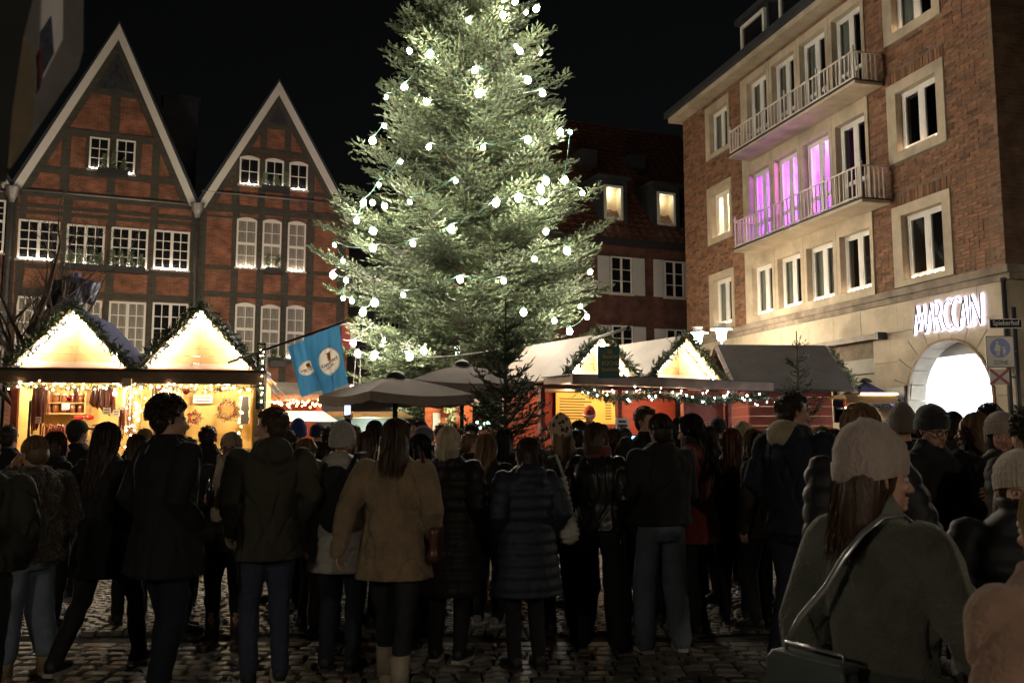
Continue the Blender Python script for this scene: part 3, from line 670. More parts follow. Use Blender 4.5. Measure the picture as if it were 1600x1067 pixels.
# stone window frames and the tall stone panel: 6 cm deep slabs with mitred joints left as gaps
def stone_frame(fr, op, parent):
    a, b, c, d = fr; e, f, g, h = op; y0, y1 = -.03, .30; q = .004
    MB().box(a, y0, c, e - q, y1, d).build('stone_jamb', M_stone, parent); MB().box(f + q, y0, c, b, y1, d).build('stone_jamb', M_stone, parent)
    MB().box(e, y0, h + q, f, y1, d).build('stone_lintel', M_stone, parent); MB().box(e, y0, c, f, y1, g - q).build('stone_sill', M_stone, parent)
for fr, op in zip(frames, opens): stone_frame(fr, op, rb)
sp_ = MB(); holed(sp_, PX0, PX1, PZ0, PZ1, rowA + rowB + rowC, -.035, .35)
for q in (((PX0, -.035, PZ0), (PX0, .05, PZ0), (PX0, .05, PZ1), (PX0, -.035, PZ1)), ((PX1, -.035, PZ0), (PX1, -.035, PZ1), (PX1, .05, PZ1), (PX1, .05, PZ0)), ((PX0, -.035, PZ0), (PX1, -.035, PZ0), (PX1, .05, PZ0), (PX0, .05, PZ0))): sp_.add(q, [(0, 1, 2, 3)])
sp_.build('stone_panel', M_stone, rb)
jn = MB()      # lintel stones standing slightly proud between the openings
for row_, zt_ in ((rowA, tA), (rowB, tB), (rowC, z1c)):
    for i in range(3): xm = (row_[i][1] + row_[i + 1][0]) / 2; jn.box(xm - .006, -.038, row_[0][2], xm + .006, -.034, row_[0][3] + .3)
jn.build('panel_joint', M_stain, rb)
# window joinery
WR = dict(leaves=2, cols=1, rows=1, fw=.07, gb=.045, depth=.07, sill=True, fm=M_white)
for i, op in enumerate(opens):
    window(rb, *op, .2, glass=M_glass, curtain=2 if i in (0, 3, 5) else (1 if i == 4 else False), glowm=G_sill if i != 3 else None, nl=5, **WR)
for i, op in enumerate(rowC): window(rb, *op, .2, glass=M_glass, curtain=(2, 2, 1, False)[i], glowm=G_sill, nl=6, **WR)
for i, op in enumerate(rowB): window(rb, *op, .2, glass=M_glass, curtain=False, rail=[.36], **{**WR, 'sill': False})
for i, op in enumerate(rowA): window(rb, *op, .2, glass=M_glass, curtain=2, rail=[.36], **{**WR, 'sill': False})
# rooms behind the glass
M_roomdark = mat('unlit_room', (.05, .045, .045), .9, .2, 1, 0); M_roomwhite = mat('room_plaster', (.6, .55, .55), .9, .05, 1, 0)
def room(x0, x1, z0, z1, m, d=3.2):
    b = MB(); y0 = .45; y1 = y0 + d
    b.add([(x0, y0, z0), (x1, y0, z0), (x1, y1, z0), (x0, y1, z0), (x0, y0, z1), (x1, y0, z1), (x1, y1, z1), (x0, y1, z1)], [(0, 1, 2, 3), (7, 6, 5, 4), (6, 7, 3, 2), (5, 6, 2, 1), (7, 4, 0, 3)]); b.build('room', m, rb)
room(PX0, PX1, z0c - .8, z1c + .3, M_roomdark); room(PX0, PX1, zbA + .1, tA + .2, M_roomdark)
room(PX0, (rowB[2][1] + rowB[3][0]) / 2, zbB + .1, tB + .2, M_roomwhite, 4); room((rowB[2][1] + rowB[3][0]) / 2 + .01, PX1, zbB + .1, tB + .2, M_roomdark, 4)
for i, op in enumerate(opens): room(op[0] - .3, op[1] + .3, op[2] - .5, op[3] + .3, M_roomwhite if i == 4 else M_roomdark, 2.5)
def lamp(name, parent, loc, e, col, size=.1):
    l = bpy.data.lights.new(name, 'POINT'); l.energy = e; l.color = col; l.shadow_soft_size = size
    o = bpy.data.objects.new(name, l); C.objects.link(o); o.parent = parent; o.location = loc; return o
def hang_lamp(x, y, z, m, rr=.12):
    MB().ball((x, y, z), rr, 12, 8).build('hanging_lamp', m, rb, smooth=True)
zb = tB - .35
lamp('party_lamp', rb, (rowB[0][0] + .3, 1.6, zb), 130, (.24, .05, 1)); lamp('party_lamp', rb, (rowB[1][1], 1.8, zb - .6), 170, (.42, .09, 1)); lamp('party_lamp', rb, (rowB[2][0] + .6, 1.2, zb - .2), 250, (.9, .16, .8))
hang_lamp(rowB[1][1] - .2, 1.3, zb - .25, glow('party_bulb', (.8, .55, 1), 9), .17); hang_lamp(rowB[2][1] - .1, 1.0, zb - .5, glow('pink_bulb', (1, .6, .9), 9), .2)
lamp('window_lamp', rb, ((opens[4][0] + opens[4][1]) / 2, .9, opens[4][3] - .4), 260, (1, .78, .42)); 
MB().box(opens[2][0] + .9, 1.6, opens[2][3] - .55, opens[2][1] + .2, 1.75, opens[2][3] - .5).build('ceiling_light', glow('office_light', (1, .85, .65), 6), rb)
# bricks
hb_ = [tuple(v + e for v, e in zip(f, (-.005, .005, -.005, .005))) for f in frames] + [(PX0 - .005, PX1 + .005, PZ0 - .005, PZ1 + .005)]
bl = []; g = random.Random(3); z = zc1 + .01; row = 0
soldier = []
for f in frames[:3]: soldier.append((f[0] - .02, f[1] + .02, f[3] + .01, f[3] + .27))
for s_ in soldier:
    x = s_[0]
    while x < s_[1]: bl.append((x, min(x + .075, s_[1]), s_[2], s_[3])); x += .085
hb2 = hb_ + soldier
while z < zeave - .08:
    x = xl - (.12 if row % 2 else 0); 
    while x < 0:
        L = g.choice((.24, .24, .24, .115)); a, b = max(x, xl), min(x + L, -.0)
        segs = [(a, b)]
        for h in hb2:
            if h[2] < z + .065 and h[3] > z:
                ns = []
                for u, v in segs:
                    if v <= h[0] or u >= h[1]: ns.append((u, v))
                    else:
                        if u < h[0]: ns.append((u, h[0]))
                        if v > h[1]: ns.append((h[1], v))
                segs = ns
        for u, v in segs:
            if v - u > .02: bl.append((u, v, z, min(z + .066, zeave)))
        x += L + .011
    z += .077; row += 1
bl = np.array(bl)
key = (bl[:, 0] > -2.2) & (bl[:, 2] > zc1) & (bl[:, 2] < zc1 + 2.2)
idx = np.where(key)[0]; idx = idx[np.argsort(-bl[idx, 0] + bl[idx, 2] * .5)][:300]
def brick_col(n, g):
    t = g.uniform(.68, 1.28, n); c = np.stack([t * g.uniform(.92, 1.12, n), t, t * g.uniform(.85, 1.1, n)], 1)
    dk = g.uniform(0, 1, n) < .08; c[dk] *= .55; return c
def brick_verts(A, g):
    n = len(A); V = np.zeros((n, 8, 3)); pr = g.uniform(-.006, .006, n)
    for k, (i, j) in enumerate(((0, 2), (1, 2), (1, 3), (0, 3))):
        V[:, k, 0] = A[:, i]; V[:, k, 2] = A[:, j]; V[:, k, 1] = .012
        V[:, k + 4, 0] = A[:, i] + (.006 if i == 0 else -.006); V[:, k + 4, 2] = A[:, j] + (.006 if j == 2 else -.006); V[:, k + 4, 1] = pr
    return V
gb = np.random.default_rng(11); mask = np.ones(len(bl), bool); mask[idx] = False; Ar = bl[mask]; V = brick_verts(Ar, gb); n = len(Ar)
fq = np.array([(4, 5, 6, 7), (0, 1, 5, 4), (1, 2, 6, 5), (2, 3, 7, 6), (3, 0, 4, 7)])
Fc = (fq[None] + (np.arange(n) * 8)[:, None, None]).reshape(-1, 4)
tag(link('bricks', np_mesh('bricks', V.reshape(-1, 3), Fc, M_brick, col=np.repeat(brick_col(n, gb)[:, None], 8, 1).reshape(-1, 3)), rb), kind='stuff')
for i in idx:
    a = bl[i:i + 1].copy(); x0, z0_ = a[0, 0], a[0, 2]; a[0, :2] -= x0; a[0, 2:] -= z0_
    key_ = (round(a[0, 1], 2), round(a[0, 3], 2), gb.integers(0, 8))
    if key_ not in _pane: _pane[key_] = np_mesh('brick', brick_verts(a, gb).reshape(-1, 3), fq, M_brick, col=np.repeat(brick_col(1, gb)[:, None], 8, 1).reshape(-1, 3))
    link('brick', _pane[key_], rb, (x0, 0, z0_))
# side wall of the corner (runs off to the right)
F2 = Frame(p.x, 16.3, 14)
B_side = brick_mat('side_brick', (.21, .11, .065), (.13, .065, .04), (.16, .125, .09), .25, .077, .011, bump=.8)
sw = MB(); sw.box(0.002, .001, zc1, 9, .4, zeave); s_o = sw.build('side_wall', B_side, rb); s_o.rotation_euler = (0, 0, F2.a - FR.a)
sw = MB(); sw.box(0.002, .001, 0, 9, .12, zc0); s_o = sw.build('side_ground_wall', M_stone, rb); s_o.rotation_euler = (0, 0, F2.a - FR.a)
sw = MB(); sw.box(0.13, -.12, zc0, 9, .35, zc1); s_o = sw.build('side_cornice', M_stain, rb); s_o.rotation_euler = (0, 0, F2.a - FR.a)
# cornice, eaves, gutter, roof, dormers
mc = MB(); hcz = zc1 - zc0
mc.box(xl, -.06, zc0, .13, .35, zc0 + hcz * .45); mc.box(xl - .02, -.13, zc0 + hcz * .45 + .002, .16, .35, zc1 - .004); mc.build('cornice', M_stain, rb)
MB().box(xl - .25, -.42, zeave, .5, .4, zeave + .16).build('eaves', M_stone, rb)
MB().box(xl - .32, -.55, zeave + .162, .6, -.35, zeave + .36).build('gutter', M_slate, rb)
ro = MB(); ro.prism([(0, 0), (1, 0), (1, 1), (0, 1)], 0, 1); 
ro = MB(); ro.add([(xl - .3, -.34, zeave + .2), (.6, -.34, zeave + .2), (.6, 4.2, zeave + 4.2), (xl - .3, 4.2, zeave + 4.2), (xl - .3, 4.2, zeave + .2), (.6, 4.2, zeave + .2)], [(0, 1, 2, 3), (0, 3, 4), (1, 5, 2)]); ro.build('roof', M_slate, rb)
for (a, b, t, bt) in ((1166, 1192, 33, 86), (1226, 1262, -22, 34)):
    x0, x1 = r.x(a, (t + bt) / 2, .3), r.x(b, (t + bt) / 2, .3); z1_, z0_ = r.z((a + b) / 2, t, .3), r.z((a + b) / 2, bt, .3)
    dm = MB().box(x0 - .12, .2, z0_ - .4, x1 + .5, 3, z1_ + .12).box(x0 - .25, .05, z1_ + .122, x1 + .65, 3.3, z1_ + .3).build('dormer', M_slate, rb)
    fr = MB(); fr.box(x0, .1, z0_, x0 + .1, .195, z1_); fr.box(x1 + .3, .1, z0_, x1 + .4, .195, z1_); fr.box(x0 + .1, .1, z1_ - .1, x1 + .3, .195, z1_); fr.box(x0 + .1, .1, z0_, x1 + .3, .195, z0_ + .1); fr.build('window_frame', M_white, dm)
    MB().box(x0 + .1, .15, z0_ + .1, x1 + .3, .19, z1_ - .1).build('pane', M_glassdark, dm)
# balconies
M_rail = mat('cream_railing', (.72, .64, .58), .5, .15, 4, .05)
for zb_, pl, pr_, railpy in ((zbA, 1140, 1333, ((1139, 213), (1331, 73))), (zbB, 1148, 1345, ((1147.6, 351), (1343, 253)))):
    x0 = r.x(pl, r_ if False else railpy[0][1], -.75); x1 = r.x(pr_, railpy[1][1], -.75)
    bz = zb_; bal = MB(); bal.box(x0 - .03, -.78, bz + .07, x1 + .03, -.04, bz + .14).build('balcony_slab', M_stone, rb)
    ed = MB(); ed.box(x0 - .06, -.82, bz + .142, x1 + .06, -.04, bz + .17); ed.build('balcony_edge', M_dark, rb)
    zt_ = (r.z(*railpy[0], -.75) + r.z(*railpy[1], -.75)) / 2; n = 36
    par = MB(); par.box(x0, -.77, zt_ - .03, x1, -.73, zt_); par.box(x0, -.75, zt_ - .03, x0 + .04, -.035, zt_); par.box(x1 - .04, -.75, zt_ - .03, x1, -.035, zt_)
    par.box(x0, -.765, bz + .22, x1, -.735, bz + .25); tr = par.build('balcony_rail', M_rail, rb)
    bm_ = MB().box(-.013, -.013, 0, .013, .013, zt_ - bz - .2).mesh('baluster', M_rail); bm2 = MB().box(-.016, -.016, 0, .016, .016, zt_ - bz - .02).mesh('post', M_rail)
    for i in range(n + 1):
        xx = x0 + .02 + (x1 - x0 - .04) * i / n; link('post' if i % 9 == 0 else 'baluster', bm2 if i % 9 == 0 else bm_, tr, (xx, -.75, bz + .17))
    for xx in (x0 + .02, x1 - .02):
        for k in range(1, 6): link('baluster', bm_, tr, (xx, -.75 + .7 * k / 6, bz + .17))
    MB().ball((x1 - .02, -.75, zt_ + .05), .045, 8, 6).ball((x0 + .02, -.75, zt_ + .05), .045, 8, 6).build('finial', M_rail, tr, smooth=True)
# ground floor: ashlar blocks, arch, display window, blinds box
ax0 = r.x(1421, 625); ax1 = r.x(1554, 625); axc = (ax0 + ax1) / 2; AR = (ax1 - ax0) / 2; atop = r.z(1488, 531.5); asp = atop - AR
win = r.rect(1300, 568, 640, 1366, 558, 636)
MB().add([(xl, .03, 0), (win[0], .03, 0), (win[0], .03, zc0), (xl, .03, zc0)], [(0, 1, 2, 3)]).build('backing_wall', M_mort, rb)
bk = MB(); bk.add([(win[1], .03, 0), (ax0 - .01, .03, 0), (ax0 - .01, .03, zc0), (win[1], .03, zc0)], [(0, 1, 2, 3)]); bk.add([(ax1 + .01, .03, 0), (0, .03, 0), (0, .03, zc0), (ax1 + .01, .03, zc0)], [(0, 1, 2, 3)])
nA = 26
for i in range(nA):
    xa = ax0 + (ax1 - ax0) * i / nA; xb = ax0 + (ax1 - ax0) * (i + 1) / nA; f_ = lambda q: asp + math.sqrt(max(0, AR * AR - (q - axc) ** 2)) + .01
    bk.add([(xa, .03, f_(xa)), (xb, .03, f_(xb)), (xb, .03, zc0), (xa, .03, zc0)], [(0, 1, 2, 3)])
bk.add([(win[0], .03, win[3]), (win[1], .03, win[3]), (win[1], .03, zc0), (win[0], .03, zc0)], [(0, 1, 2, 3)]); bk.build('backing_wall', M_mort, rb)
RW = AR + .52; z = -.02; row = 0; gs = random.Random(5)
def block(x0, x1, z0, z1):
    q = .004; x0 += q; x1 -= q; z0 += q; z1 -= q
    if z0 < win[3] and z1 > win[2] and x0 < win[1] and x1 > win[0]:
        if x0 < win[0] - .05: block(x0, win[0] + q, z0 - q, z1 + q)
        if x1 > win[1] + .05: block(win[1] - q, x1, z0 - q, z1 + q)
        return
    y = -.012 - gs.uniform(0, .006)
    lo = lambda q_: asp + math.sqrt(max(0, RW * RW - (q_ - axc) ** 2)) if abs(q_ - axc) < RW else -9
    if x1 <= axc - RW or x0 >= axc + RW or z0 > asp + RW:
        MB().box(x0, y, z0, x1, .028, z1).build('stone_block', M_stone, rb); return
    if z1 <= asp + .02:
        if x0 < axc - RW - .03: MB().box(x0, y, z0, axc - RW, .028, z1).build('stone_block', M_stone, rb)
        if x1 > axc + RW + .03: MB().box(axc + RW, y, z0, x1, .028, z1).build('stone_block', M_stone, rb)
        return
    n = max(3, int((x1 - x0) / .07)); xs = [x0 + (x1 - x0) * i / n for i in range(n + 1)]; mb = MB()
    for a, b in zip(xs[:-1], xs[1:]):
        la, lb = min(z1, max(z0, lo(a))), min(z1, max(z0, lo(b)))
        if z1 - min(la, lb) > .005: mb.add([(a, y, la), (b, y, lb), (b, y, z1), (a, y, z1), (a, .028, la), (b, .028, lb)], [(0, 1, 2, 3), (0, 4, 5, 1)])
    if mb.v: mb.build('stone_block', M_stone, rb)
nrow = 7; rh = (zc0 + .02) / nrow
for row in range(nrow):
    x = xl
    while x < -.02:
        L = 1.25 if row % 2 else gs.choice((1.05, 1.25)); x1_ = min(0, x + L); 
        if 0 - x1_ < .4: x1_ = 0
        block(x, x1_, z, z + rh); x = x1_
    z += rh
nv = 11
for i in range(nv):
    t0 = math.pi * i / nv; t1 = math.pi * (i + 1) / nv; mb = MB(); m_ = 5; dt = .006
    po = [(axc + RW * math.cos(t0 + dt + (t1 - t0 - 2 * dt) * k / m_), asp + RW * math.sin(t0 + dt + (t1 - t0 - 2 * dt) * k / m_)) for k in range(m_ + 1)]
    pi_ = [(axc + AR * math.cos(t0 + dt + (t1 - t0 - 2 * dt) * k / m_), asp + AR * math.sin(t0 + dt + (t1 - t0 - 2 * dt) * k / m_)) for k in range(m_ + 1)]
    mb.prism((po + pi_[::-1])[::-1], -.018, .42); mb.build('arch_stone', M_stone, rb)
for s_ in (-1, 1):
    z_ = 0
    for k in range(max(1, round(asp / .5))):
        z2_ = asp * (k + 1) / max(1, round(asp / .5)); a = axc + s_ * AR; b = axc + s_ * RW
        MB().box(min(a, b), -.018, z_ + .004, max(a, b), .42, z2_ - .004).build('jamb_stone', M_stone, rb); z_ = z2_
tr = MB(); n = 24; e1 = AR + .002; e2 = AR + .055
for i in range(n):
    t0 = math.pi * i / n; t1 = math.pi * (i + 1) / n
    q = [(axc + e2 * math.cos(t0), asp + e2 * math.sin(t0)), (axc + e2 * math.cos(t1), asp + e2 * math.sin(t1)), (axc + e1 * math.cos(t1), asp + e1 * math.sin(t1)), (axc + e1 * math.cos(t0), asp + e1 * math.sin(t0))]
    tr.prism(q, -.05, -.0185)
tr.box(axc - e2, -.05, 0, axc - e1, -.0185, asp); tr.box(axc + e1, -.05, 0, axc + e2, -.0185, asp); tr.build('arch_trim', mat('bronze_trim', (.16, .10, .05), .4, .2, 3, 0, metal=.5), rb)
# shop interior seen through the arch: white box room with a light ceiling panel
M_shop = mat('shop_white', (.85, .85, .87), .5, .03, 1, 0)
b = MB(); zx = atop + .1; b.add([(ax0 - .3, .43, 0), (ax1 + .1, .43, 0), (ax1 + .1, 4.5, 0), (ax0 - .3, 4.5, 0), (ax0 - .3, .43, zx), (ax1 + .1, .43, zx), (ax1 + .1, 4.5, zx), (ax0 - .3, 4.5, zx)], [(0, 1, 2, 3), (7, 6, 5, 4), (6, 7, 3, 2), (5, 6, 2, 1), (7, 4, 0, 3)])
b.build('shop_room', M_shop, rb)
MB().box(ax0, .50, r.z(1488, 556, .5), ax1, .58, zx).build('shop_transom', M_shop, rb); zt2 = r.z(1488, 556, .5)
MB().box(ax0 + .2, 1.1, zt2 - .04, ax1 - .2, 4.2, zt2 - .02).build('light_ceiling', glow('shop_ceiling_light', (.86, .88, 1), 7.5), rb)
MB().box(ax1 + .03, .62, .25, ax1 + .06, 4.3, zt2 - .1).build('lit_wall', glow('shop_wall_glow', (.9, .9, 1), 1.6), rb)  # wall glows by emission in place of light falling on it
MB().box(ax0, .50, 0, ax1, .508, zt2 - .002).build('shop_glass', M_glass, rb)
# illuminated shop letters
x0, z0_ = r.uv(1424, 514, -.12); x1, z1_ = r.uv(1531, 472, -.12); sg = FR.empty('shop_sign', 'backlit white lettering above the arched shop door', 'sign')
zl = (r.z(1424, 495, -.12) + r.z(1531, 489, -.12)) / 2; Gs = glow('halo_light', (.62, .52, 1), 13)
GL = {'M': (1.05, [[(0, 0), (.33, 1), (.47, .12), (.86, 1), (.98, 0)]]), 'A': (.72, [[(0, 0), (.42, 1), (.62, 0)], [(.15, .34), (.55, .34)]]), 'R': (.62, [[(.05, 0), (.05, 1), (.35, .98), (.5, .78), (.35, .56), (.05, .52)], [(.25, .52), (.55, 0)]]),
      'C': (.62, [[(.5 + .42 * math.cos(t), .5 + .5 * math.sin(t)) for t in [R(50 + 26 * k) for k in range(11)]]]), 'I': (.2, [[(.08, 0), (.08, 1)]]), 'N': (.8, [[(.04, 0), (.04, 1), (.66, 0), (.70, 1)]])}
cx_ = 0; tot = sum(GL[c][0] for c in 'MARCCAIN'); lw_ = x1 - x0; lh_ = .60; G_face = glow('letter_halo_light', (.80, .72, 1), 3.4)
for c in 'MARCCAIN':
    dk_ = MB(); gl_ = MB(); 
    for st_ in GL[c][1]:
        pts = [(x0 + (cx_ + p_[0]) / tot * lw_, zl - lh_ / 2 + p_[1] * lh_) for p_ in st_]
        for p_, q_ in zip(pts[:-1], pts[1:]): dk_.bar((p_[0], -.075, p_[1]), (q_[0], -.075, q_[1]), .024, .02, up=(0, 1, 0)); gl_.bar((p_[0], -.045, p_[1]), (q_[0], -.045, q_[1]), .085, .02, up=(0, 1, 0))
    lt_ = dk_.build('letter', M_dark, sg); gl_.build('halo_light', G_face, lt_); cx_ += GL[c][0]
wd = MB(); wd.box(win[0], .1, win[2], win[1], .12, win[3]); wd.build('display_glass', mat('dull_glass', (.16, .15, .12), .3, .4, 1.2, .1, 6, stretch=(6, 1, .4)), rb)
MB().box(win[0], .0, win[3] - .34, win[1], .1, win[3] - .005).build('shutter_box', mat('grey_shutter_box', (.17, .16, .13), .6, .2, 3, .2), rb)
bl_ = MB()
for k in range(14): xx = win[0] + (win[1] - win[0]) * (.3 + .7 * k / 14); bl_.box(xx, .06, win[2], xx + .09, .075, win[3] - .35)
bl_.build('blind', mat('vertical_blind', (.30, .28, .22), .8, .2, 3, .1), rb)
aw = FR.empty('awning_cassette', 'long folded awning cassette on the stone ground floor wall', 'awning'); xa, za = r.uv(1240, 549, -.15); xb, zb2 = r.uv(1378, 522, -.15); zz = (za + zb2) / 2
MB().box(xa, -.24, zz - .06, xb - .1, -.03, zz + .06).build('cassette', mat('worn_aluminium', (.20, .16, .13), .6, .4, 4, .1), aw); MB().box(xb - .098, -.26, zz - .08, xb, -.03, zz + .08).build('end_cap', M_dark, aw)
nb = FR.empty('notice_board', 'pale menu board on the wall left of the shop arch', 'board'); x0, x1, z0_, z1_ = r.rect(1386, 608, 645, 1414, 603, 645, -.05); MB().box(x0, -.06, z0_, x1, -.02, z1_).build('panel', mat('pale_board', (.5, .48, .42), .5, .1, 2, 0), nb); MB().box(x1, -.08, z0_, x1 + .04, -.02, z1_ + .03).build('rim', M_dark, nb)
MB().box(x0 + .1, -.064, z1_ - .3, x1 - .15, -.0605, z1_ - .26).box(x0 + .1, -.064, z1_ - .38, x1 - .4, -.0605, z1_ - .35).build('print', M_dark, nb)
cp = FR.empty('corner_downpipe', 'dark downpipe on the corner of the brick building', 'downpipe'); MB().tube([(.12, -.2, 0), (.12, -.2, zc0 - .05)], .045, 10).build('pipe', M_dark, cp, smooth=True); MB().tube([(.12, -.2, zc0 - .06), (.12, -.2, zc0 + .0)], .06, 10).build('collar', M_dark, cp, smooth=True)
# ================================================================ the big lit fir
TY = 21.0; tp = at(731, 430, TY); TX = tp.x
tree = empty('fir_tree', (TX, TY, 0), 0, 'tall fir tree hung with glowing light bulbs in the middle of the market', 'tree')
_pp = [(0, 110), (100, 142), (200, 172), (300, 208), (400, 228), (450, 226), (500, 212), (560, 196), (610, 150), (680, 60)]
_zz = [at(737, y, TY).z for y, _ in _pp]; TH = 17.2
def tprof(z):
    zs = _zz[::-1]; ws = [w * TY / F for _, w in _pp][::-1]
    if z > zs[-1]: return ws[-1] * (TH - z) / (TH - zs[-1])
    return float(np.interp(z, zs, ws))
B, D, Ln, tn, bough = fir_twigs(TH, lambda z: tprof(z) * (.99 - .15 * z / TH), 2.3, .36, 11, .165, .12, 5, tl=(.14, .23), rise=.13, jag=.26, upt=.13, flat=.9)
N = len(B); tn = tn * (1 + .22 * np.sin(B[:, 2] * 2.1 + B[:, 0] * 1.3) * np.cos(B[:, 0] * 2.7 - B[:, 1]))
g = np.random.default_rng(2); back = (B[:, 1] > .8) & (g.uniform(0, 1, N) < .55); k = ~back
B, D, Ln, tn = B[k], D[k], Ln[k], tn[k]; N = len(B); print('tree twigs', N)
link('crown', twigs_mesh('crown', B, D, Ln, np.full(N, .033) * g.uniform(.8, 1.2, N), M_fir, 5, tint=tn), tree)
M_bark = mat('fir_bark', (.09, .065, .045), .9, .4, 4, .6, 20)
MB().tube([(0, 0, 0), (.02, 0, 4), (0, .02, 10), (0, 0, TH)], [.24, .2, .12, .02], 10).build('trunk', M_bark, tree, smooth=True)
bb = MB()
for q in bough: bb.tube([tuple(p) for p in q], [.035, .03, .024, .018, .012, .006], 4, cap=False)
tag(bb.build('boughs', M_bark, tree, smooth=True), kind='stuff')
bulbs = [(732,32),(806,73),(812,80),(838,14),(822,20),(786,24),(805,3),(640,80),(672,85),(742,110),(825,126),(748,147),(848,146),(845,83),(603,152),(632,137),(667,160),(600,197),(582,220),(626,253),(755,231),(825,219),(670,230),(875,207),(891,207),(592,289),(568,317),(582,317),(601,322),(640,316),(712,283),(775,317),(853,283),(845,296),(847,315),(810,309),(882,281),(910,302),(557,345),(583,361),(705,358),(645,381),(583,388),(523,383),(536,408),(520,430),(541,438),(536,466),(550,470),(585,473),(567,488),(630,461),(719,437),(787,439),(818,488),(886,392),(853,362),(835,405),(922,425),(907,479),(917,495),(866,501),(890,518),(552,536),(600,532),(559,553),(585,555),(640,558),(662,548),(550,605),(617,636)]
ls = empty('tree_light_string', (TX, TY, 0), 0, 'string of white glowing bulbs wound around the big fir', 'light string')
bme = MB().ball((0, 0, 0), (.056, .056, .066), 10, 7).mesh('bulb', G_bulb, smooth=True); sock = MB().tube([(0, 0, .04), (0, 0, .11)], .02, 6).mesh('socket', M_wire)
bw = []
for i, (x, y) in enumerate(bulbs):
    dd = ray(x, y); z = at(x, y, TY - 1.5).z; rr = tprof(z) * .97; X = at(x, y, TY - .5).x - TX
    w = rr * rr - X * X; Y = TY - (math.sqrt(w) if w > 0 else 0) * (.97 + .05 * random.random()); Y = min(Y, TY + .0)
    pw = at(x, y, Y); pw = Vector((pw.x - TX, pw.y - TY, pw.z)); bw.append(pw)
    b_ = link('bulb', bme, ls, pw, (random.uniform(-.5, .5), random.uniform(-.5, .5), 0)); b_.scale = (random.choice((.75, .9, 1, 1.15, 1.3)),) * 3; link('socket', sock, b_)
def sag(a, b, s=.25, n=9):
    return [a + (b - a) * (i / n) + Vector((0, 0, -s * 4 * (i / n) * (1 - i / n))) for i in range(n + 1)]
up = Vector((0, 0, .11)); cb = MB(); ix = {b: i for i, b in enumerate(bulbs)}
chains = [[(523,383),(583,388),(645,381),(705,358),(775,317),(810,309),(847,315)], [(603,152),(600,197),(582,220)], [(626,253),(592,289),(568,317),(557,345)], [(640,316),(712,283)], [(523,383),(536,408),(520,430),(541,438),(536,466),(550,470),(567,488),(585,473)],
          [(630,461),(719,437),(787,439)], [(875,207),(891,207),(882,281),(910,302)], [(742,110),(825,126)], [(748,147),(848,146)], [(755,231),(825,219)], [(670,230),(755,231)], [(907,479),(917,495),(890,518)], [(853,283),(845,296),(847,315)], [(602 if False else 603,152),(632,137),(672,85)], [(552,536),(600,532)], [(559,553),(585,555),(640,558),(662,548)]]
for ch_ in chains:
    for a, b in zip(ch_[:-1], ch_[1:]):
        A_, B_ = bw[ix[a]] + up, bw[ix[b]] + up; MB().tube(sag(A_, B_, .04 + .05 * (A_ - B_).length), .012, 5).build('cable', M_wire, ls, smooth=True)
# ---------------------------------------------------------------- dark unlit firs
def dark_fir(px_, Y, top, label, wid, seed, nb=7, dz=.2, sec=.13, z0=.35, rise=.75, m=None, H=None):
    q = at(px_, top, Y); H = H or q.z; t = empty('fir_tree', (q.x, Y, 0), 0, label, 'tree')
    B, D, Ln, tn, bo = fir_twigs(H, lambda z: max(.1, wid * (1 - z / H) ** .85), z0, dz, nb, sec, .05, seed, tl=(.05, .10), rise=rise)
    N = len(B); link('crown', twigs_mesh('crown', B, D, Ln, np.full(N, .014), m or M_firdark, 5, tint=tn, seed=seed), t)
    MB().tube([(0, 0, 0), (0, 0, H * .5), (0, 0, H + .25)], [.045, .03, .008], 7).build('trunk', M_bark, t, smooth=True)
    bb = MB()
    for q_ in bo: bb.tube([tuple(p) for p in q_], [.014, .012, .01, .009, .007, .006], 4, cap=False)
    tag(bb.build('boughs', M_firdark, t, cols=True), kind='stuff'); return t
dark_fir(790, 10.6, 500, 'dark unlit fir standing in the crowd before the grey parasols', .95, 9, nb=8, rise=.5)
dark_fir(1245, 15, 540, 'thin unlit fir in front of the red planked hut', .75, 4, nb=5, dz=.34, rise=.9)
dark_fir(1592, 9.5, 628, 'fir with dark green branches at the right edge under the street signs', .8, 6, nb=7, rise=.2)
# ---------------------------------------------------------------- bare tree and wrapped statue on the left
bt = at(40, 600, 17.5); tr_ = empty('bare_tree', (bt.x, 17.5, 0), 0, 'leafless tree with thin branches before the left gable house', 'tree')
M_twig = mat('bare_bark', (.075, .055, .04), .9, .3, 6, .4, 25); gb_ = random.Random(12)
tk = MB(); br = MB()
def limb(mb, p, d, L, r_, lv):
    n = 5; pts = [p.copy()]; q = p.copy()
    for i in range(n):
        d = (d + Vector((gb_.uniform(-.22, .22), gb_.uniform(-.22, .22), gb_.uniform(-.05, .2)))).normalized(); q = q + d * (L / n); pts.append(q.copy())
        if lv < 4 and (i > 0 or lv > 0) and gb_.random() < .75:
            a = gb_.uniform(0, 6.28); nd = (d * .6 + Vector((math.cos(a), math.sin(a) * .7, .35)) * .8).normalized(); limb(br, q, nd, L * gb_.uniform(.42, .66), r_ * (1 - i / n * .5) * .5, lv + 1)
    mb.tube(pts, [max(.004, r_ * (1 - .6 * i / n)) for i in range(n + 1)], 6 if lv < 2 else 4, cap=False)
limb(tk, Vector((0, 0, 0)), Vector((.02, 0, 1)), 3.2, .12, 1); limb(tk, Vector((.02, 0, 2.9)), Vector((.05, 0, 1)), 2.6, .07, 1)
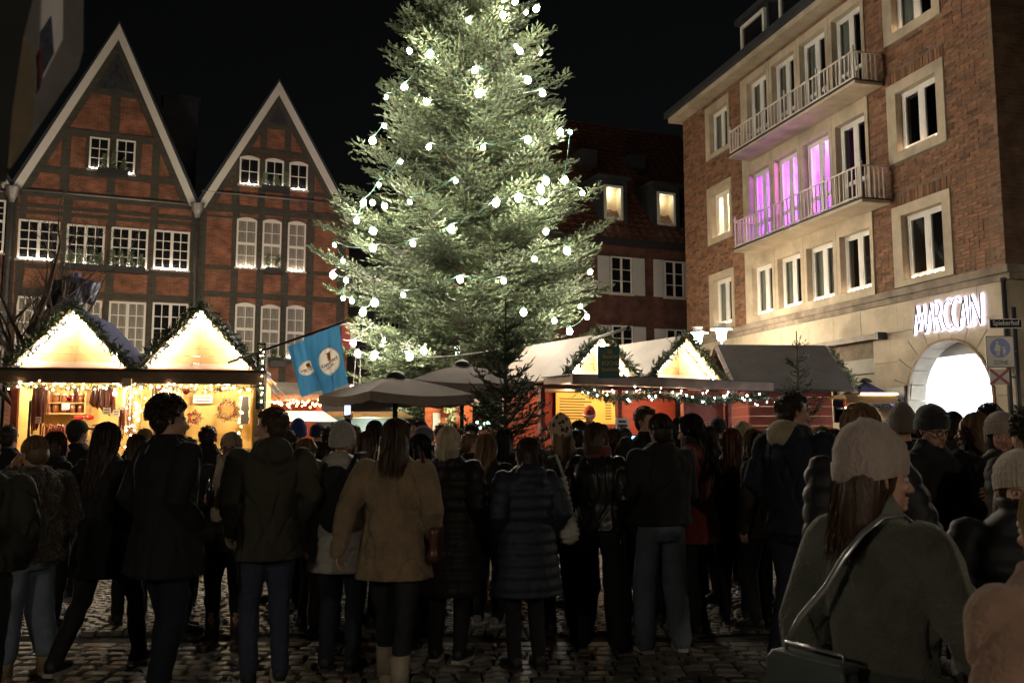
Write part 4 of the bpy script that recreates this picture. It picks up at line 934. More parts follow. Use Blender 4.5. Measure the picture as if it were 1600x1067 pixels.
for sx_, h_, L_ in ((-.35, 2.3, 2.4), (.4, 2.2, 2.3), (-.7, 1.9, 1.8), (.55, 3.0, 1.9), (-.5, 3.2, 1.7), (.9, 2.6, 1.5), (-.9, 2.7, 1.4), (.2, 3.6, 1.6)): limb(tk, Vector((0, 0, h_)), Vector((sx_, 0, .9)), L_, .05, 1)
tk.build('trunk', M_twig, tr_, smooth=True); br.build('branches', M_twig, tr_, smooth=True)
st = at(105, 480, 18.5); sx = F and 18.5 / F
so = empty('wrapped_statue', (st.x, 18.5, 0), 0, 'statue wrapped in a dark blue tarpaulin behind the left stall', 'statue')
sm = MB(); zt = lambda y: at(105, y, 18.5).z; xx = lambda x: at(x, 480, 18.5).x - st.x
sm.capsule([(xx(95), 0, 0), (xx(92), 0, zt(560)), (xx(102), 0, zt(490)), (xx(110), 0, zt(455))], [.55, .52, .36, .3], 12)
sm.capsule([(xx(84), 0, zt(448)), (xx(112), 0, zt(446))], [.13, .2], 8); sm.capsule([(xx(78), 0, zt(437)), (xx(90), 0, zt(446))], [.05, .13], 6); sm.capsule([(xx(112), 0, zt(447)), (xx(140), 0, zt(452)), (xx(141), 0, zt(470))], [.24, .2, .1], 8)
sm.capsule([(xx(112), 0, zt(436)), (xx(116), 0, zt(432))], [.12, .1], 8); sm.capsule([(xx(70), .05, zt(545)), (xx(95), 0, zt(480))], [.2, .25], 8)
me = remesh(sm, .035, 2); V, T = arrays(me)
for i in range(len(V)):
    q = Vector(V[i]); nn = noise.noise(q * 2.2) * .10 + abs(noise.noise(Vector((q.x * 7, q.y * 7, q.z * 2.0)))) * .12; c = Vector((q.x - xx(100) * .6, q.y, 0)); c = c.normalized() if c.length > 0 else c; V[i] += np.array(c * nn)
link('tarpaulin', np_mesh('tarpaulin', V, T, mat('blue_tarpaulin', (.075, .08, .14), .45, .35, 2, .3, 12), smooth=True), so)
# ================================================================ market stalls
M_tarpw = mat('pale_roof_sheet', (.42, .37, .32), .6, .12, 2, .25, 8, dirt=.3)
M_tarpd = mat('dark_roof_sheet', (.085, .08, .078), .7, .2, 3, .3, 14)
M_tarpb = mat('blue_roof_sheet', (.06, .07, .16), .6, .2, 3, .3, 10)
M_cone = mat('varnished_gable_board', (.62, .36, .17), .5, .15, 3, .1, 20)
M_ply = mat('yellow_stall_wall', (.62, .42, .14), .6, .12, 2, .1, 10, stretch=(1, 1, 5))
def plank_wall(parent, x0, x1, z0, z1, y, m, ph=.14, th=.02, name='plank', clip=None):
    z = z0; k = 0
    while z < z1 - .01:
        zt = min(z + ph, z1); a, b, c, d = x0, x1, x1, x0
        if clip: a, b = clip(z); d, c = clip(zt)
        if b - a > .05: MB().prism([(a, z + .003), (b, z + .003), (max(c, d + .01), zt - .003), (d, zt - .003)], y - th - random.uniform(0, .003), y).build(name, m, parent)
        z += ph; k += 1
def gable(parent, x0, x1, z0, za, y, depth, mroof, leftroof=None, ym=.0, nled=60, bri=None):
    """gable field of boards with garland, LED lights along the verges and the roof running back"""
    xa = (x0 + x1) / 2; f = lambda z: (x0 + (xa - x0) * (z - z0) / (za - z0) + .04, x1 - (x1 - xa) * (z - z0) / (za - z0) - .04)
    plank_wall(parent, x0, x1, z0 + .002, za - .06, y + .12, M_cone, .13, .02, clip=f)
    for s, xe in ((-1, x0), (1, x1)):
        d = Vector((xa - xe, 0, za - z0)).normalized(); rp = MB(); e = Vector((xe, y - .1, z0)) - d * .12; t = Vector((xa, y - .1, za)); nrm = Vector((-d.z * 1, 0, abs(d.x))) if s < 0 else Vector((d.z, 0, abs(d.x)))
        th = nrm * .05; bk = Vector((0, depth, 0)); v = [e, t, t + th, e + th]; v = v + [q + bk for q in v]
        rp.add(v, [(0, 1, 2, 3), (7, 6, 5, 4), (0, 4, 5, 1), (1, 5, 6, 2), (2, 6, 7, 3), (3, 7, 4, 0)]); rp.build('roof', mroof, parent)
        bd = MB(); bd.bar(Vector((xe, y - .12, z0 + .02)) - d * .1, Vector((xa, y - .12, za)) , .03, .11, up=(0, 1, 0)); bd.build('verge_board', M_brownwood, parent)
    pth = [(x0 - .05, y - .17, z0 + .03), (xa, y - .17, za + .08), (x1 + .05, y - .17, z0 + .03)]
    garland('garland', [pth], parent, .125, 210, seed=int(abs(x0) * 10) + 3)
    ins = .10; pl = [(x0 + ins * 1.3, y - .09, z0 + .05), (xa, y - .09, za - ins * .9), (x1 - ins * 1.3, y - .09, z0 + .05)]
    g5 = random.Random(int(abs(x0) * 50)); P5 = on_path(pl, int(nled * .62), .02, 5); P5 += [p_ + np.array([g5.uniform(-.05, .05), g5.uniform(-.03, .01), g5.uniform(-.05, .03)]) for p_ in g5.sample(P5, int(nled * .18)) for _ in (0, 1)]
    P5 = [p_ for p_ in P5 if z0 + .02 < p_[2]]; leds('gable_light', P5, .017, bri or G_gable, parent)
    MB().box(x0 + .14, y + .06, z0 + .035, x1 - .14, y + .098, z0 + .13).build('base_board', mat('pale_base_board', (.62, .50, .42), .6, .1, 3, .05), parent); MB().box(x0 + .1, y + .05, z0 + .004, x1 - .1, y + .097, z0 + .033).build('trim_strip', mat('orange_trim', (.55, .14, .04), .6, .1, 3, 0), parent)
    MB().box(xa - .012, y + .07, z0 + .131, xa + .012, y + .098, za - .3).build('centre_batten', M_cone, parent)
G_gable = glow('gable_led_light', (1, .82, .55), 85)
# ---- left double stall
o = at(30, 640, 15.2); FL = Frame(o.x, 15.2, 10)
sl_ = FL.empty('market_stall', 'double gabled sausage and cheese stall glowing on the left', 'market stall', 'wooden market stalls')
x = lambda a, b=600: FL.x(a, b); z = lambda b, a=220: FL.z(a, b)
XL, XR = x(33), x(398); ZF0, ZF1 = z(602), z(581)
fb = MB(); fb.box(x(-4) , -.62, ZF0, x(418), -.55, ZF1 - .04); fb.build('fascia', M_brownwood, sl_)
MB().box(x(-6), -.68, ZF1 - .04, x(422), .1, ZF1 + .005).build('eaves_board', M_dark, sl_)
MB().box(x(-2), -.55, ZF0 + .03, x(416), .1, ZF0 + .06).build('soffit', M_brownwood, sl_)
gable(sl_, x(32, 578), x(212, 580), ZF1 + .01, z(488, 123), -.35, 2.4, M_tarpb, nled=74)
gable(sl_, x(229, 580), x(404, 582), ZF1 + .01, z(487, 317), -.35, 2.4, M_tarpb, nled=74)
for a, ww in ((29, .1), (218, .1), (399, .1)): MB().box(x(a), -.3, 0, x(a) + ww, -.2, ZF0).build('post', M_redwood if a == 29 else M_wood, sl_)
MB().box(XL, 1.3, 0, XR, 1.36, ZF0 + .1).build('back_wall', M_ply, sl_); MB().box(XL - .06, -.2, 0, XL, 1.36, ZF0 + .1).build('side_wall', M_ply, sl_); MB().box(XR + .1, -.2, 0, XR + .16, 1.36, ZF0 + .1).build('side_wall', M_ply, sl_)
MB().box(x(-2), .1, ZF1 - .12, x(416), 2.0, ZF1 - .06).build('ceiling', M_ply, sl_)
MB().box(XL, -.42, 1.0, XR + .1, .25, 1.06).build('counter', M_wood, sl_); plank_wall(sl_, XL, XR + .1, .05, .99, -.3, M_wood, .16)
garland('garland', [[(XL - .1, -.5, ZF0 - .04), (x(120), -.5, ZF0 - .09), (x(218), -.5, ZF0 - .03), (x(310), -.5, ZF0 - .1), (XR + .1, -.5, ZF0 - .04)]], sl_, .06, 170, 8)
leds('garland_light', on_path([(XL, -.56, ZF0 - .05), (XR, -.56, ZF0 - .06)], 60, .035, 9), .014, G_led, sl_)
leds('post_light', on_path([(x(222), -.33, ZF0 - .05), (x(224), -.33, 1.1)], 26, .04, 3) + on_path([(x(207), -.2, ZF0 - .1), (x(208), -.2, 1.1)], 14, .05, 4) + on_path([(x(377), -.1, ZF0 - .1), (x(378), -.1, 1.5)], 12, .02, 4), .015, G_led, sl_)
for a in (78, 172, 262, 350):
    lamp('stall_lamp', sl_, (x(a), .35, ZF0 + .02), 36, (1, .79, .50), .05)
    MB().tube([(x(a), .35, ZF0 + .12), (x(a), .35, ZF0 + .04)], [.05, .08], 10).build('lamp_shade', M_dark, sl_)
# dark end cabinet with hanging fir on its right
MB().box(x(405), -.5, z(640, 405), x(418), -.15, z(540, 405)).build('speaker_box', mat('matt_black_box', (.012, .012, .012), .95, .2, 4, 0), sl_); garland('garland', [[(x(413), -.58, z(540, 413)), (x(415), -.58, z(640, 413))]], sl_, .06, 200, 14)
leds('garland_light', on_path([(x(414), -.64, z(545, 413)), (x(416), -.64, z(636, 413))], 16, .03, 9), .009, G_led, sl_)
MB().box(x(207), -.72, z(607), x(221), -.66, z(595)).build('number_plate', M_cream, sl_)
# goods
M_sausage = mat('smoked_sausage', (.14, .03, .02), .3, .4, 6, .2, 12, coat=.4); M_pale = mat('pale_sausage', (.55, .38, .26), .45, .2, 6, .1, coat=.2)
M_jar = mat('jar_contents', (.22, .07, .03), .2, .3, 8, 0, coat=.6); M_lid = mat('jar_lid', (.6, .5, .4), .35, .1, 3, 0, metal=.5); M_card = mat('white_card', (.75, .72, .66), .7, .03, 3, 0)
M_redb = mat('red_bauble', (.45, .02, .015), .12, .1, 2, 0, coat=.8); M_pink = mat('pink_candy', (.65, .20, .14), .3, .3, 20, 0, coat=.4)
sh = FL.empty('jar_shelf', 'wooden wall shelf of brown jars in the left stall', 'shelf'); a0, a1 = x(79, 640), x(132, 640); zs = z(645, 105)
k_ = 1.12; FLx = lambda a, b, w: FL.x(a, b, w); FLz = lambda b, a, w: FL.z(a, b, w)
a0, a1 = FLx(80, 640, 1.1), FLx(132, 640, 1.1); zb_, zm, zt_ = FLz(645, 105, 1.1), FLz(629, 105, 1.1), FLz(608, 105, 1.1)
MB().box(a0 - .05, 1.0, zb_ - .03, a1 + .05, 1.29, zb_).box(a0 - .05, 1.0, zm - .02, a1 + .05, 1.29, zm).box(a0 - .05, 1.0, zb_, a0 - .02, 1.29, zt_).box(a1 + .02, 1.0, zb_, a1 + .05, 1.29, zt_).build('board', M_wood, sh)
jm = MB().loft([(0, 0, 0, .055, .055), (0, 0, .13, .058, .058), (0, 0, .14, .048, .048)], 12).mesh('jar', M_jar, smooth=True); jl = MB().loft([(0, 0, .14, .056, .056), (0, 0, .165, .056, .056)], 12).mesh('lid', M_lid)
for zz_, rn in ((zb_, 'lower'), (zm, 'upper')):
    for i in range(4):
        j = link('jar', jm); j.matrix_world = Matrix.Translation(FL.world(a0 + .07 + (a1 - a0 - .14) * i / 3, 1.12, zz_ + .001)); tag(j, f'brown jar on the {rn} board, ' + ('leftmost', 'second from the left', 'third from the left', 'rightmost')[i], 'jar', 'jars on the stall shelf'); link('lid', jl, j)
def sausages(pxs, pt, pb, w, m, label, n=5, r_=.028, seed=1, curl=0):
    g = random.Random(seed); e = FL.empty('sausage_bunch', label, 'sausages', 'sausages hanging in the left stall')
    a, b = FLx(pxs[0], 640, w), FLx(pxs[1], 640, w); zt_, zb_ = FLz(pt, pxs[0], w), FLz(pb, pxs[0], w)
    MB().tube([(a, w, zt_ + .03), (b, w, zt_ + .03)], .008, 6).build('rail', M_dark, e)
    for i in range(n):
        xx = a + (b - a) * (i + .5) / n; L = (zt_ - zb_) * g.uniform(.75, 1); yy = w + g.uniform(-.06, .06)
        if curl: pts = [(xx, yy, zt_), (xx - .02, yy, zt_ - L * .8), (xx + .03, yy, zt_ - L), (xx + .07, yy, zt_ - L * .85), (xx + .06, yy, zt_ - .04)]
        else: pts = [(xx, yy, zt_), (xx + g.uniform(-.02, .02), yy, zt_ - L * .5), (xx, yy, zt_ - L)]
        rr = [r_ * q for q in ((.5, 1, 1, 1, .6) if curl else (.6, 1, .5))]; MB().capsule(pts, rr, 8).build('sausage', m, e, smooth=True)
sausages((49, 70), 604, 678, -.05, M_sausage, 'long dark smoked sausages hanging at the left post', 8, .03, 2)
sausages((142, 158), 606, 640, .2, M_sausage, 'short dark sausages hanging left of the centre', 4, .04, 3, 1); sausages((158, 173), 604, 648, .1, M_sausage, 'red brown sausages hanging in loops near the centre', 5, .036, 4, 1)
sausages((185, 196), 640, 672, .2, M_sausage, 'straight dark sausages hanging beside the light string', 5, .022, 5); sausages((190, 214), 606, 690, .6, M_pale, 'pale long sausages hanging behind the centre post', 6, .028, 6); sausages((236, 258), 606, 690, .4, M_pale, 'pale curled sausages right of the centre post', 6, .03, 7, 1)
cd = FL.empty('candy_stand', 'stand of bent red and pink sausages on the left counter', 'stand')
for i in range(9):
    xx = FLx(66 + 4.1 * i, 690, -.35); zt_ = FLz(664, 80, -.35) + random.uniform(-.02, .02); MB().capsule([(xx, -.35, 1.0), (xx, -.35, zt_ - .06), (xx + .02, -.33, zt_), (xx + .05, -.3, zt_ - .05), (xx + .05, -.28, 1.05)], [.012, .014, .014, .014, .012], 7).build('stick', M_pink, cd, smooth=True)
def card(name, q, w, label, lines=3, m=None, fr=FL):
    x0, x1, z0, z1 = fr.box(*q, w); c = fr.empty(name, label, 'sign'); MB().box(x0, w - .01, z0, x1, w, z1).build('board', m or M_card, c); l = MB(); g = random.Random(int(q[0]))
    for i in range(lines):
        zz_ = z1 - (z1 - z0) * (i + .7) / (lines + .4); ln = g.uniform(.55, .85); l.box(x0 + (x1 - x0) * (1 - ln) / 2, w - .0125, zz_ - (z1 - z0) * .09, x1 - (x1 - x0) * (1 - ln) / 2, w - .0105, zz_ + (z1 - z0) * .03)
    l.build('lettering', M_dark, c); return c
card('price_card', (97, 109, 630, 640), 1.0, 'white price card on the jar shelf', 2); card('price_card', (161, 173, 637, 647), -.1, 'white price card below the looped sausages', 2); card('price_card', (177, 187, 640, 650), -.1, 'white price card beside the straight sausages', 2); card('price_card', (56, 64, 651, 661), -.12, 'white price card on the long dark sausages', 2)
card('price_board', (302, 332, 617, 630), 1.2, 'long pale name board on the yellow stall wall', 2); card('price_list', (375, 391, 617, 662), 1.0, 'tall narrow pale price list at the right end of the stall', 8, M_cream); card('slate_menu', (44, 48, 625, 690), -.1, 'narrow grey menu strip on the left post', 8, M_curtain)
def bauble(a, b, w, rr, lab, m=M_redb):
    e = FL.empty('bauble', lab, 'bauble', 'baubles hanging from the stall garland'); xx, zz_ = FL.uv(a, b, w); MB().ball((xx, w, zz_), rr, 14, 10).build('ball', m, e, smooth=True); MB().tube([(xx, w, zz_ + rr), (xx, w, ZF0)], .004, 5).build('thread', M_dark, e)
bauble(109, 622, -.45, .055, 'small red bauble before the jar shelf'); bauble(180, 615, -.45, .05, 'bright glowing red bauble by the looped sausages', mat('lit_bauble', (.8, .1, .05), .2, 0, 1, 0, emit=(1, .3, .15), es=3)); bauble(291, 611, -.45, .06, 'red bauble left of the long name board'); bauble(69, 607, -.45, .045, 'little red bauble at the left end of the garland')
bauble(250, 607, -.45, .04, 'tiny red bauble right of the centre post'); bauble(345, 609, -.45, .04, 'tiny red bauble above the wreath')
sausages((112, 124), 606, 632, .3, M_sausage, 'short thin sausages hanging in front of the jars', 4, .016, 11); sausages((262, 285), 606, 655, .8, M_pale, 'pale thin sausages hanging left of the name board', 7, .02, 12); sausages((72, 78), 604, 650, .5, M_sausage, 'two thin dark sausages beside the long ones', 2, .02, 13)
card('price_card', (245, 256, 640, 650), .3, 'white price card on the pale curled sausages', 2); card('price_card', (305, 313, 700, 708), -.43, 'white price card on the display case, left', 2); card('price_card', (372, 382, 700, 709), -.43, 'white price card on the display case, right', 2)
def wreath(a, b, w, rr, lab):
    e = FL.empty('wreath', lab, 'wreath', 'wreaths in the left stall'); xx, zz_ = FL.uv(a, b, w); pts = [(xx + rr * math.cos(t * .393), w, zz_ + rr * math.sin(t * .393)) for t in range(17)]
    garland('needles', [pts], e, .07, 230, 7); g = random.Random(4)
    for t in range(11): q = t * .571; MB().ball((xx + rr * g.uniform(.8, 1.15) * math.cos(q), w - .08, zz_ + rr * g.uniform(.8, 1.15) * math.sin(q)), .022, 8, 6).build('berry_ball', M_redb, e, smooth=True)
wreath(356, 640, .95, .16, 'fir wreath with red balls on the yellow wall'); wreath(304, 652, .95, .09, 'small fir bunch with red balls left of the wreath')
bw_ = FL.empty('bow', 'red ribbon bow behind the man in the cap', 'bow'); xx, zz_ = FL.uv(131, 652, .9); MB().ball((xx - .09, .9, zz_), (.09, .03, .05), 10, 6).ball((xx + .09, .9, zz_), (.09, .03, .05), 10, 6).ball((xx, .88, zz_), .03, 8, 6).build('ribbon', M_redb, bw_, smooth=True)
M_cheese = mat('cheese', (.70, .48, .16), .5, .1, 4, .1)
for i, (a, b, wd_, hh, lab) in enumerate(((316, 690, .2, .10, 'round pale cheese on the counter left of the block'), (341, 691, .17, .16, 'square yellow cheese block on the counter'), (362, 696, .15, .08, 'low cheese wedge on the counter at the right'), (352, 712, .25, .1, 'wide yellow cheese wheel in the chilled case'))):
    xx, zz_ = FL.uv(a, b, -.1); e = FL.empty('cheese', lab, 'cheese', 'cheeses on the left stall counter'); m_ = MB()
    if i in (0, 3): m_.loft([(xx, -.1, 1.065, wd_ * .5, wd_ * .45), (xx, -.1, 1.065 + hh, wd_ * .5, wd_ * .45)], 18)
    else: m_.box(xx - wd_ / 2, -.2, 1.065, xx + wd_ / 2, 0, 1.065 + hh)
    m_.build('cheese', M_cheese, e)
gc = FL.empty('display_case', 'glass display case on the cheese counter', 'display case'); x0, x1 = x(296, 690), x(392, 690)
MB().box(x0, -.40, 1.062, x1, -.39, 1.36).build('front_glass', M_glass, gc); MB().box(x0, -.41, 1.362, x1, .2, 1.375).build('top_glass', M_glass, gc); MB().box(x0, -.41, 1.061, x0 + .02, .2, 1.361).box(x1 - .02, -.41, 1.061, x1, .2, 1.361).build('end_frame', M_zinc, gc)
# ---- low stall right of it with orange lights, teal canopy
o = at(400, 640, 17.5); FQ = Frame(o.x, 17.5, 14); sq_ = FQ.empty('market_stall', 'low dark-roofed stall with orange lights behind the blue flags', 'market stall', 'wooden market stalls'); xq = lambda a, b=625, w=0: FQ.x(a, b, w)
x0, x1 = xq(398), xq(503); zr_ = FQ.z(450, 621); MB().box(x0, -.3, zr_ - .05, x1 + .1, 1.6, zr_ + .06).build('roof', M_brownwood, sq_); MB().box(x0, 1.5, 0, x1, 1.55, zr_).build('back_wall', M_redwood, sq_)
MB().box(x1 - .1, 0, 0, x1, .1, zr_ - .05).build('post', M_redwood, sq_); MB().box(x0, 0, 0, x1, .5, 1.05).build('counter', M_redwood, sq_)
G_or = glow('orange_led_light', (1, .33, .10), 26); leds('fascia_light', on_path([(x0, -.32, zr_ - .12), (x1, -.32, zr_ - .12)], 46, .035, 3), .022, G_or, sq_); lamp('stall_lamp', sq_, ((x0 + x1) / 2, .6, zr_ - .25), 9, (1, .42, .2), .05)
cn = FQ.empty('small_canopy', 'pale teal canopy under the low dark-roofed stall', 'canopy'); cx0, cx1 = xq(432, 650, -.5), xq(520, 650, -.5); zc_, zt_ = FQ.z(475, 659, -.5), FQ.z(475, 642, -.5); cm_ = (cx0 + cx1) / 2
MB().add([(cx0 - .1, -.9, zc_), (cx1 + .1, -.9, zc_), (cx1, .2, zc_), (cx0, .2, zc_), (cm_ - .35, -.5, zt_), (cm_ + .35, -.5, zt_), (cm_ + .35, -.2, zt_), (cm_ - .35, -.2, zt_)], [(0, 1, 5, 4), (1, 2, 6, 5), (2, 3, 7, 6), (3, 0, 4, 7), (4, 5, 6, 7), (3, 2, 1, 0)]).build('cloth', mat('teal_white_cloth', (.5, .62, .55), .7, .05, 2, 0), cn)
MB().box(cx0, -.9, 0, cx0 + .04, -.86, zc_).box(cx1 - .04, -.9, 0, cx1, -.86, zc_).build('leg', M_dark, cn); lamp('canopy_lamp', cn, (cm_, -1.1, zt_ + .35), 14, (1, .85, .7), .05)
# ---- small lit kiosks behind the parasols
def kiosk(a, b, t, bt, Y, deg, m, lab, e, col, roofm, planks=True):
    q = at(a, 650, Y); f = Frame(q.x, Y, deg); k = f.empty('market_stall', lab, 'market stall', 'wooden market stalls'); x0, x1 = 0, f.x(b, 650); z1 = f.z((a + b) / 2, t)
    if planks: plank_wall(k, x0, x1, 0, z1, 0, m, .19)
    else: MB().box(x0, 1.2, 0, x1, 1.25, z1).build('back_wall', m, k); MB().box(x0, 0, 0, x1, .4, 1.05).build('counter', M_wood, k)
    MB().prism([(x0 - .2, z1), (x1 + .2, z1), (x1, z1 + .12), (x0, z1 + .12)], -.4, 1.6).build('roof', roofm, k)
    if planks: lamp('stall_lamp', k, ((x0 + x1) / 2, -.7, z1 - .1), e, col, .05); MB().box((x0 + x1) / 2 - .04, -.74, z1 - .04, (x0 + x1) / 2 + .04, -.4, z1 - .001).build('lamp_arm', M_dark, k)
    else: lamp('stall_lamp', k, ((x0 + x1) / 2, .6, z1 - .2), e, col, .05)
    return f, k
fk, kk = kiosk(664, 738, 632, 700, 18.5, 8, mat('orange_planks', (.50, .14, .04), .6, .2, 3, .2, 20, stretch=(1, 1, 6)), 'orange planked hut under the grey parasol', 22, (1, .75, .5), M_tarpw)
MB().box(fk.x(676, 655, -.03), -.06, 1.7, fk.x(688, 655, -.03), -.03, fk.z(680, 645, -.03)).build('paper_sheet', M_card, kk)
gw = Frame(at(702, 650, 18.4).x, 18.3, 8).empty('wall_garland', 'fir garland hanging on the orange planked hut', 'garland'); garland('needles', [[(-.02, -.1, 1.7), (.05, -.1, 2.0), (-.03, -.1, 2.28)]], gw, .12, 260, 5)
kiosk(515, 632, 652, 700, 20, 6, M_greywall, 'pale lit stall with green glow left of the orange hut', 24, (.7, 1, .85), M_wood, False)
leds('counter_light', on_path([(.1, .3, 1.75), (1.5, .3, 1.8)], 18, .05, 2), .03, glow('green_glow_light', (.35, 1, .7), 8), kk)
# ---- right double stall with pale roofs
o = at(866, 640, 16.2); FS = Frame(o.x, 16.2, 30); sr = FS.empty('market_stall', 'double gabled food stall with pale roofs right of the big fir', 'market stall', 'wooden market stalls')
xs_ = lambda a, b=600, w=0.: FS.x(a, b, w); zs_ = lambda a, b, w=0.: FS.z(a, b, w)
gz = zs_(980, 594); x0, x1, x2, x3 = xs_(872, 596), xs_(978, 596), xs_(1000, 598), xs_(1112, 600)
gable(sr, x0, x1, gz + .01, zs_(925, 527), -.15, 2.6, M_tarpw, nled=54); gable(sr, x2, x3, gz + .01, zs_(1050, 529), -.15, 2.6, M_tarpw, nled=54)
MB().box(x0 - .25, -.85, gz - .13, x3 + .75, .1, gz - .02).build('canopy_roof', M_brownwood, sr); MB().box(x0 - .3, -.92, gz - .17, x3 + .8, -.86, gz - .01).build('fascia', M_brownwood, sr); MB().box(x0 - .31, -.95, gz - .008, x3 + .82, .1, gz + .004).build('eaves_board', M_dark, sr)
sg_ = FS.empty('garland_sagging', 'sagging fir garland between the two pale-roofed gables', 'garland'); garland('needles', [[(x1 - .15, -.3, gz + .28), (x1 + .05, -.3, gz + .05), ((x1 + x2) / 2, -.3, gz - .02), (x2 + .05, -.3, gz + .1)]], sg_, .08, 230, 6)
garland('garland', [[(x0 - .1, -.8, gz - .27), ((x0 + x1) / 2, -.8, gz - .42), (x1, -.8, gz - .3), ((x2 + x3) / 2, -.8, gz - .40), (x3 + .7, -.8, gz - .28)]], sr, .10, 260, 21, M_fir)
leds('garland_light', on_path([(x0 - .1, -.9, gz - .3), (x3 + .7, -.9, gz - .32)], 44, .07, 29), .012, G_ledw, sr)
for a in (xs_(843, 640, -.1), xs_(964, 640, -.1), xs_(1066, 640, -.1), x3 + .3): MB().box(a, -.14, 0, a + .09, -.05, gz - .2).build('post', M_redwood, sr)
MB().box(x0 - .3, 1.5, 0, x3 + .3, 1.55, gz).build('back_wall', M_redwood, sr); MB().box(x0 - .3, -.3, 1.0, x3 + .3, .2, 1.07).build('counter', M_wood, sr); plank_wall(sr, x0 - .3, x3 + .3, .05, .99, -.2, M_redwood, .16)
plank_wall(sr, xs_(1068, 640, .05), x3 + .3, 1.07, gz - .2, .02, mat('orange_red_planks', (.36, .07, .03), .6, .15, 3, .15, 20), .8); MB().box(x0 - .3, .1, gz - .2, x3 + .3, 1.6, gz - .15).build('ceiling', M_brownwood, sr)
for t in (.15, .42, .66, .9): lamp('stall_lamp', sr, (x0 + (x3 - x0) * t, .5, gz - .32), 15, (1, .62, .32), .05)
mb_ = FS.empty('menu_board', 'yellow menu board with dark print behind the vendor', 'sign'); a0, a1, b0, b1 = FS.box(868, 960, 612, 662, 1.3); MB().box(a0, 1.28, b0, a1, 1.3, b1).build('board', mat('yellow_board', (.75, .52, .10), .6, .05, 2, 0), mb_)
lt = MB(); g = random.Random(8)
for i in range(8):
    zz_ = b1 - .14 - (b1 - b0 - .2) * i / 8; wL = g.uniform(.45, .6); lt.box(a0 + .08, 1.275, zz_ - .025, a0 + (a1 - a0) * wL, 1.2795, zz_); lt.box(a1 - .25, 1.275, zz_ - .025, a1 - .1, 1.2795, zz_)
lt.build('lettering', mat('brown_print', (.12, .07, .03), .7, .1, 2, 0), mb_)
card('notice_sheet', (962, 982, 653, 687), -.35, 'two white paper sheets pinned to the stall post', 5, fr=FS)
scn = FS.empty('cash_screen', 'small glowing blue screen on the stall counter', 'screen'); a0, a1, b0, b1 = FS.box(981, 997, 681, 693, -.1); MB().box(a0, -.1, b0, a1, -.085, b1).build('display', glow('screen_light', (.25, .55, 1), 2.2), scn); MB().box(a0 - .02, -.084, b0 - .02, a1 + .02, -.04, b1 + .02).box((a0 + a1) / 2 - .04, -.07, 1.07, (a0 + a1) / 2 + .04, -.05, b0 - .02).build('housing', M_dark, scn)
# hanging teal sign on its bracket
o = at(951, 566, 15.0); FT = Frame(o.x, 15, -8); ts = FT.empty('hanging_sign', 'dark teal sign with yellow lettering hung between the pale-roofed gables', 'sign'); a0, a1, b0, b1 = FT.box(934, 968, 541, 591, 0)
MB().box(a0, -.01, b0, a1, .01, b1).build('board', mat('teal_board', (.04, .15, .15), .4, .1, 2, 0), ts); M_gold = mat('gold_print', (.8, .55, .12), .5, .05, 2, 0); wd_ = a1 - a0; xm = (a0 + a1) / 2 + wd_ * .06
for s_, zf, wf, sh_ in (('- UNSERE -', .82, .3, 0), ('Reuschel', .68, .72, .4), ('KÜCHE', .46, .72, 0), ('Bratwurst & Grünkohl', .28, .75, 0)):
    text('lettering', s_, .1, M_gold, ts, (xm, -.016, b0 + (b1 - b0) * zf), width=wd_ * wf, extrude=.002, shear=sh_)
q0 = FT.uv(925, 525); q1 = FT.uv(979, 514); bp_ = MB().tube([(q0[0], .3, q0[1] - .02), (q1[0], -.1, q1[1])], .025, 8); bp_.build('bracket_pole', M_white, ts, smooth=True); MB().ball((q1[0] + .03, -.1, q1[1]), .045, 10, 8).build('end_cap', M_dark, ts, smooth=True)
MB().tube([(a0 + .04, 0, b1), (a0 + .04, .1, q0[1] + .0)], .006, 5).tube([(a1 - .04, 0, b1), (a1 - .04, 0, q1[1] - .02)], .006, 5).build('hanger', M_dark, ts)
# ---- red planked hut with dark sheet roof
o = at(1171, 640, 18.5); FH = Frame(o.x, 18.5, 3); rh_ = FH.empty('market_hut', 'red planked hut with a long dark roof near the shop', 'market stall', 'wooden market stalls')
e0 = FH.z(1250, 609, -.3); e1 = FH.z(1205, 543, 1.1); xr_ = FH.x(1332, 610, -.3); xt0 = FH.x(1127, 543, 1.1); xt1 = FH.x(1284, 545, 1.1); x0 = 0; x1 = FH.x(1300, 640)
plank_wall(rh_, 0, x1, 0, e0 - .02, 0, M_redwood, .2); gx = MB()
HD = 2.2; z = 0
while z < e1 - .1:                      # gable end planks, facing left
    hw = HD / 2 if z < e0 else HD / 2 * max(.05, 1 - (z - e0) / (e1 - e0)); MB().box(-.022, 1.1 - hw, z + .004, -.001, 1.1 + hw, min(z + .196, e1 - .05)).build('plank', M_redwood, rh_); z += .2
zt = e1
for s_ in (-1, 1):
    y0_ = 1.1 + s_ * 1.42; zz0 = e0 - .04
    rp = MB(); v = [(-.32, y0_, zz0), (x1 + .35, y0_, zz0), (x1 + .35, 1.1, zt), (-.32, 1.1, zt)]; v2 = [(a, b, c + .06) for a, b, c in v]; rp.add(v + v2, [(0, 1, 2, 3), (4, 5, 6, 7), (0, 1, 5, 4), (1, 2, 6, 5), (2, 3, 7, 6), (3, 0, 4, 7)]); rp.build('roof', M_tarpd, rh_)
    for xx in (-.34, x1 + .36): vb = MB(); vb.bar((xx, y0_, zz0 - .02), (xx, 1.1, zt + .03), .03, .13, up=(1, 0, 0)); vb.build('verge_board', mat('pinkish_white_board', (.5, .42, .38), .6, .1, 3, .05), rh_)
MB().box(-.06, .75, e0 - .1, -.024, 1.1, e0 + .38).build('louvre', M_zinc, rh_); 
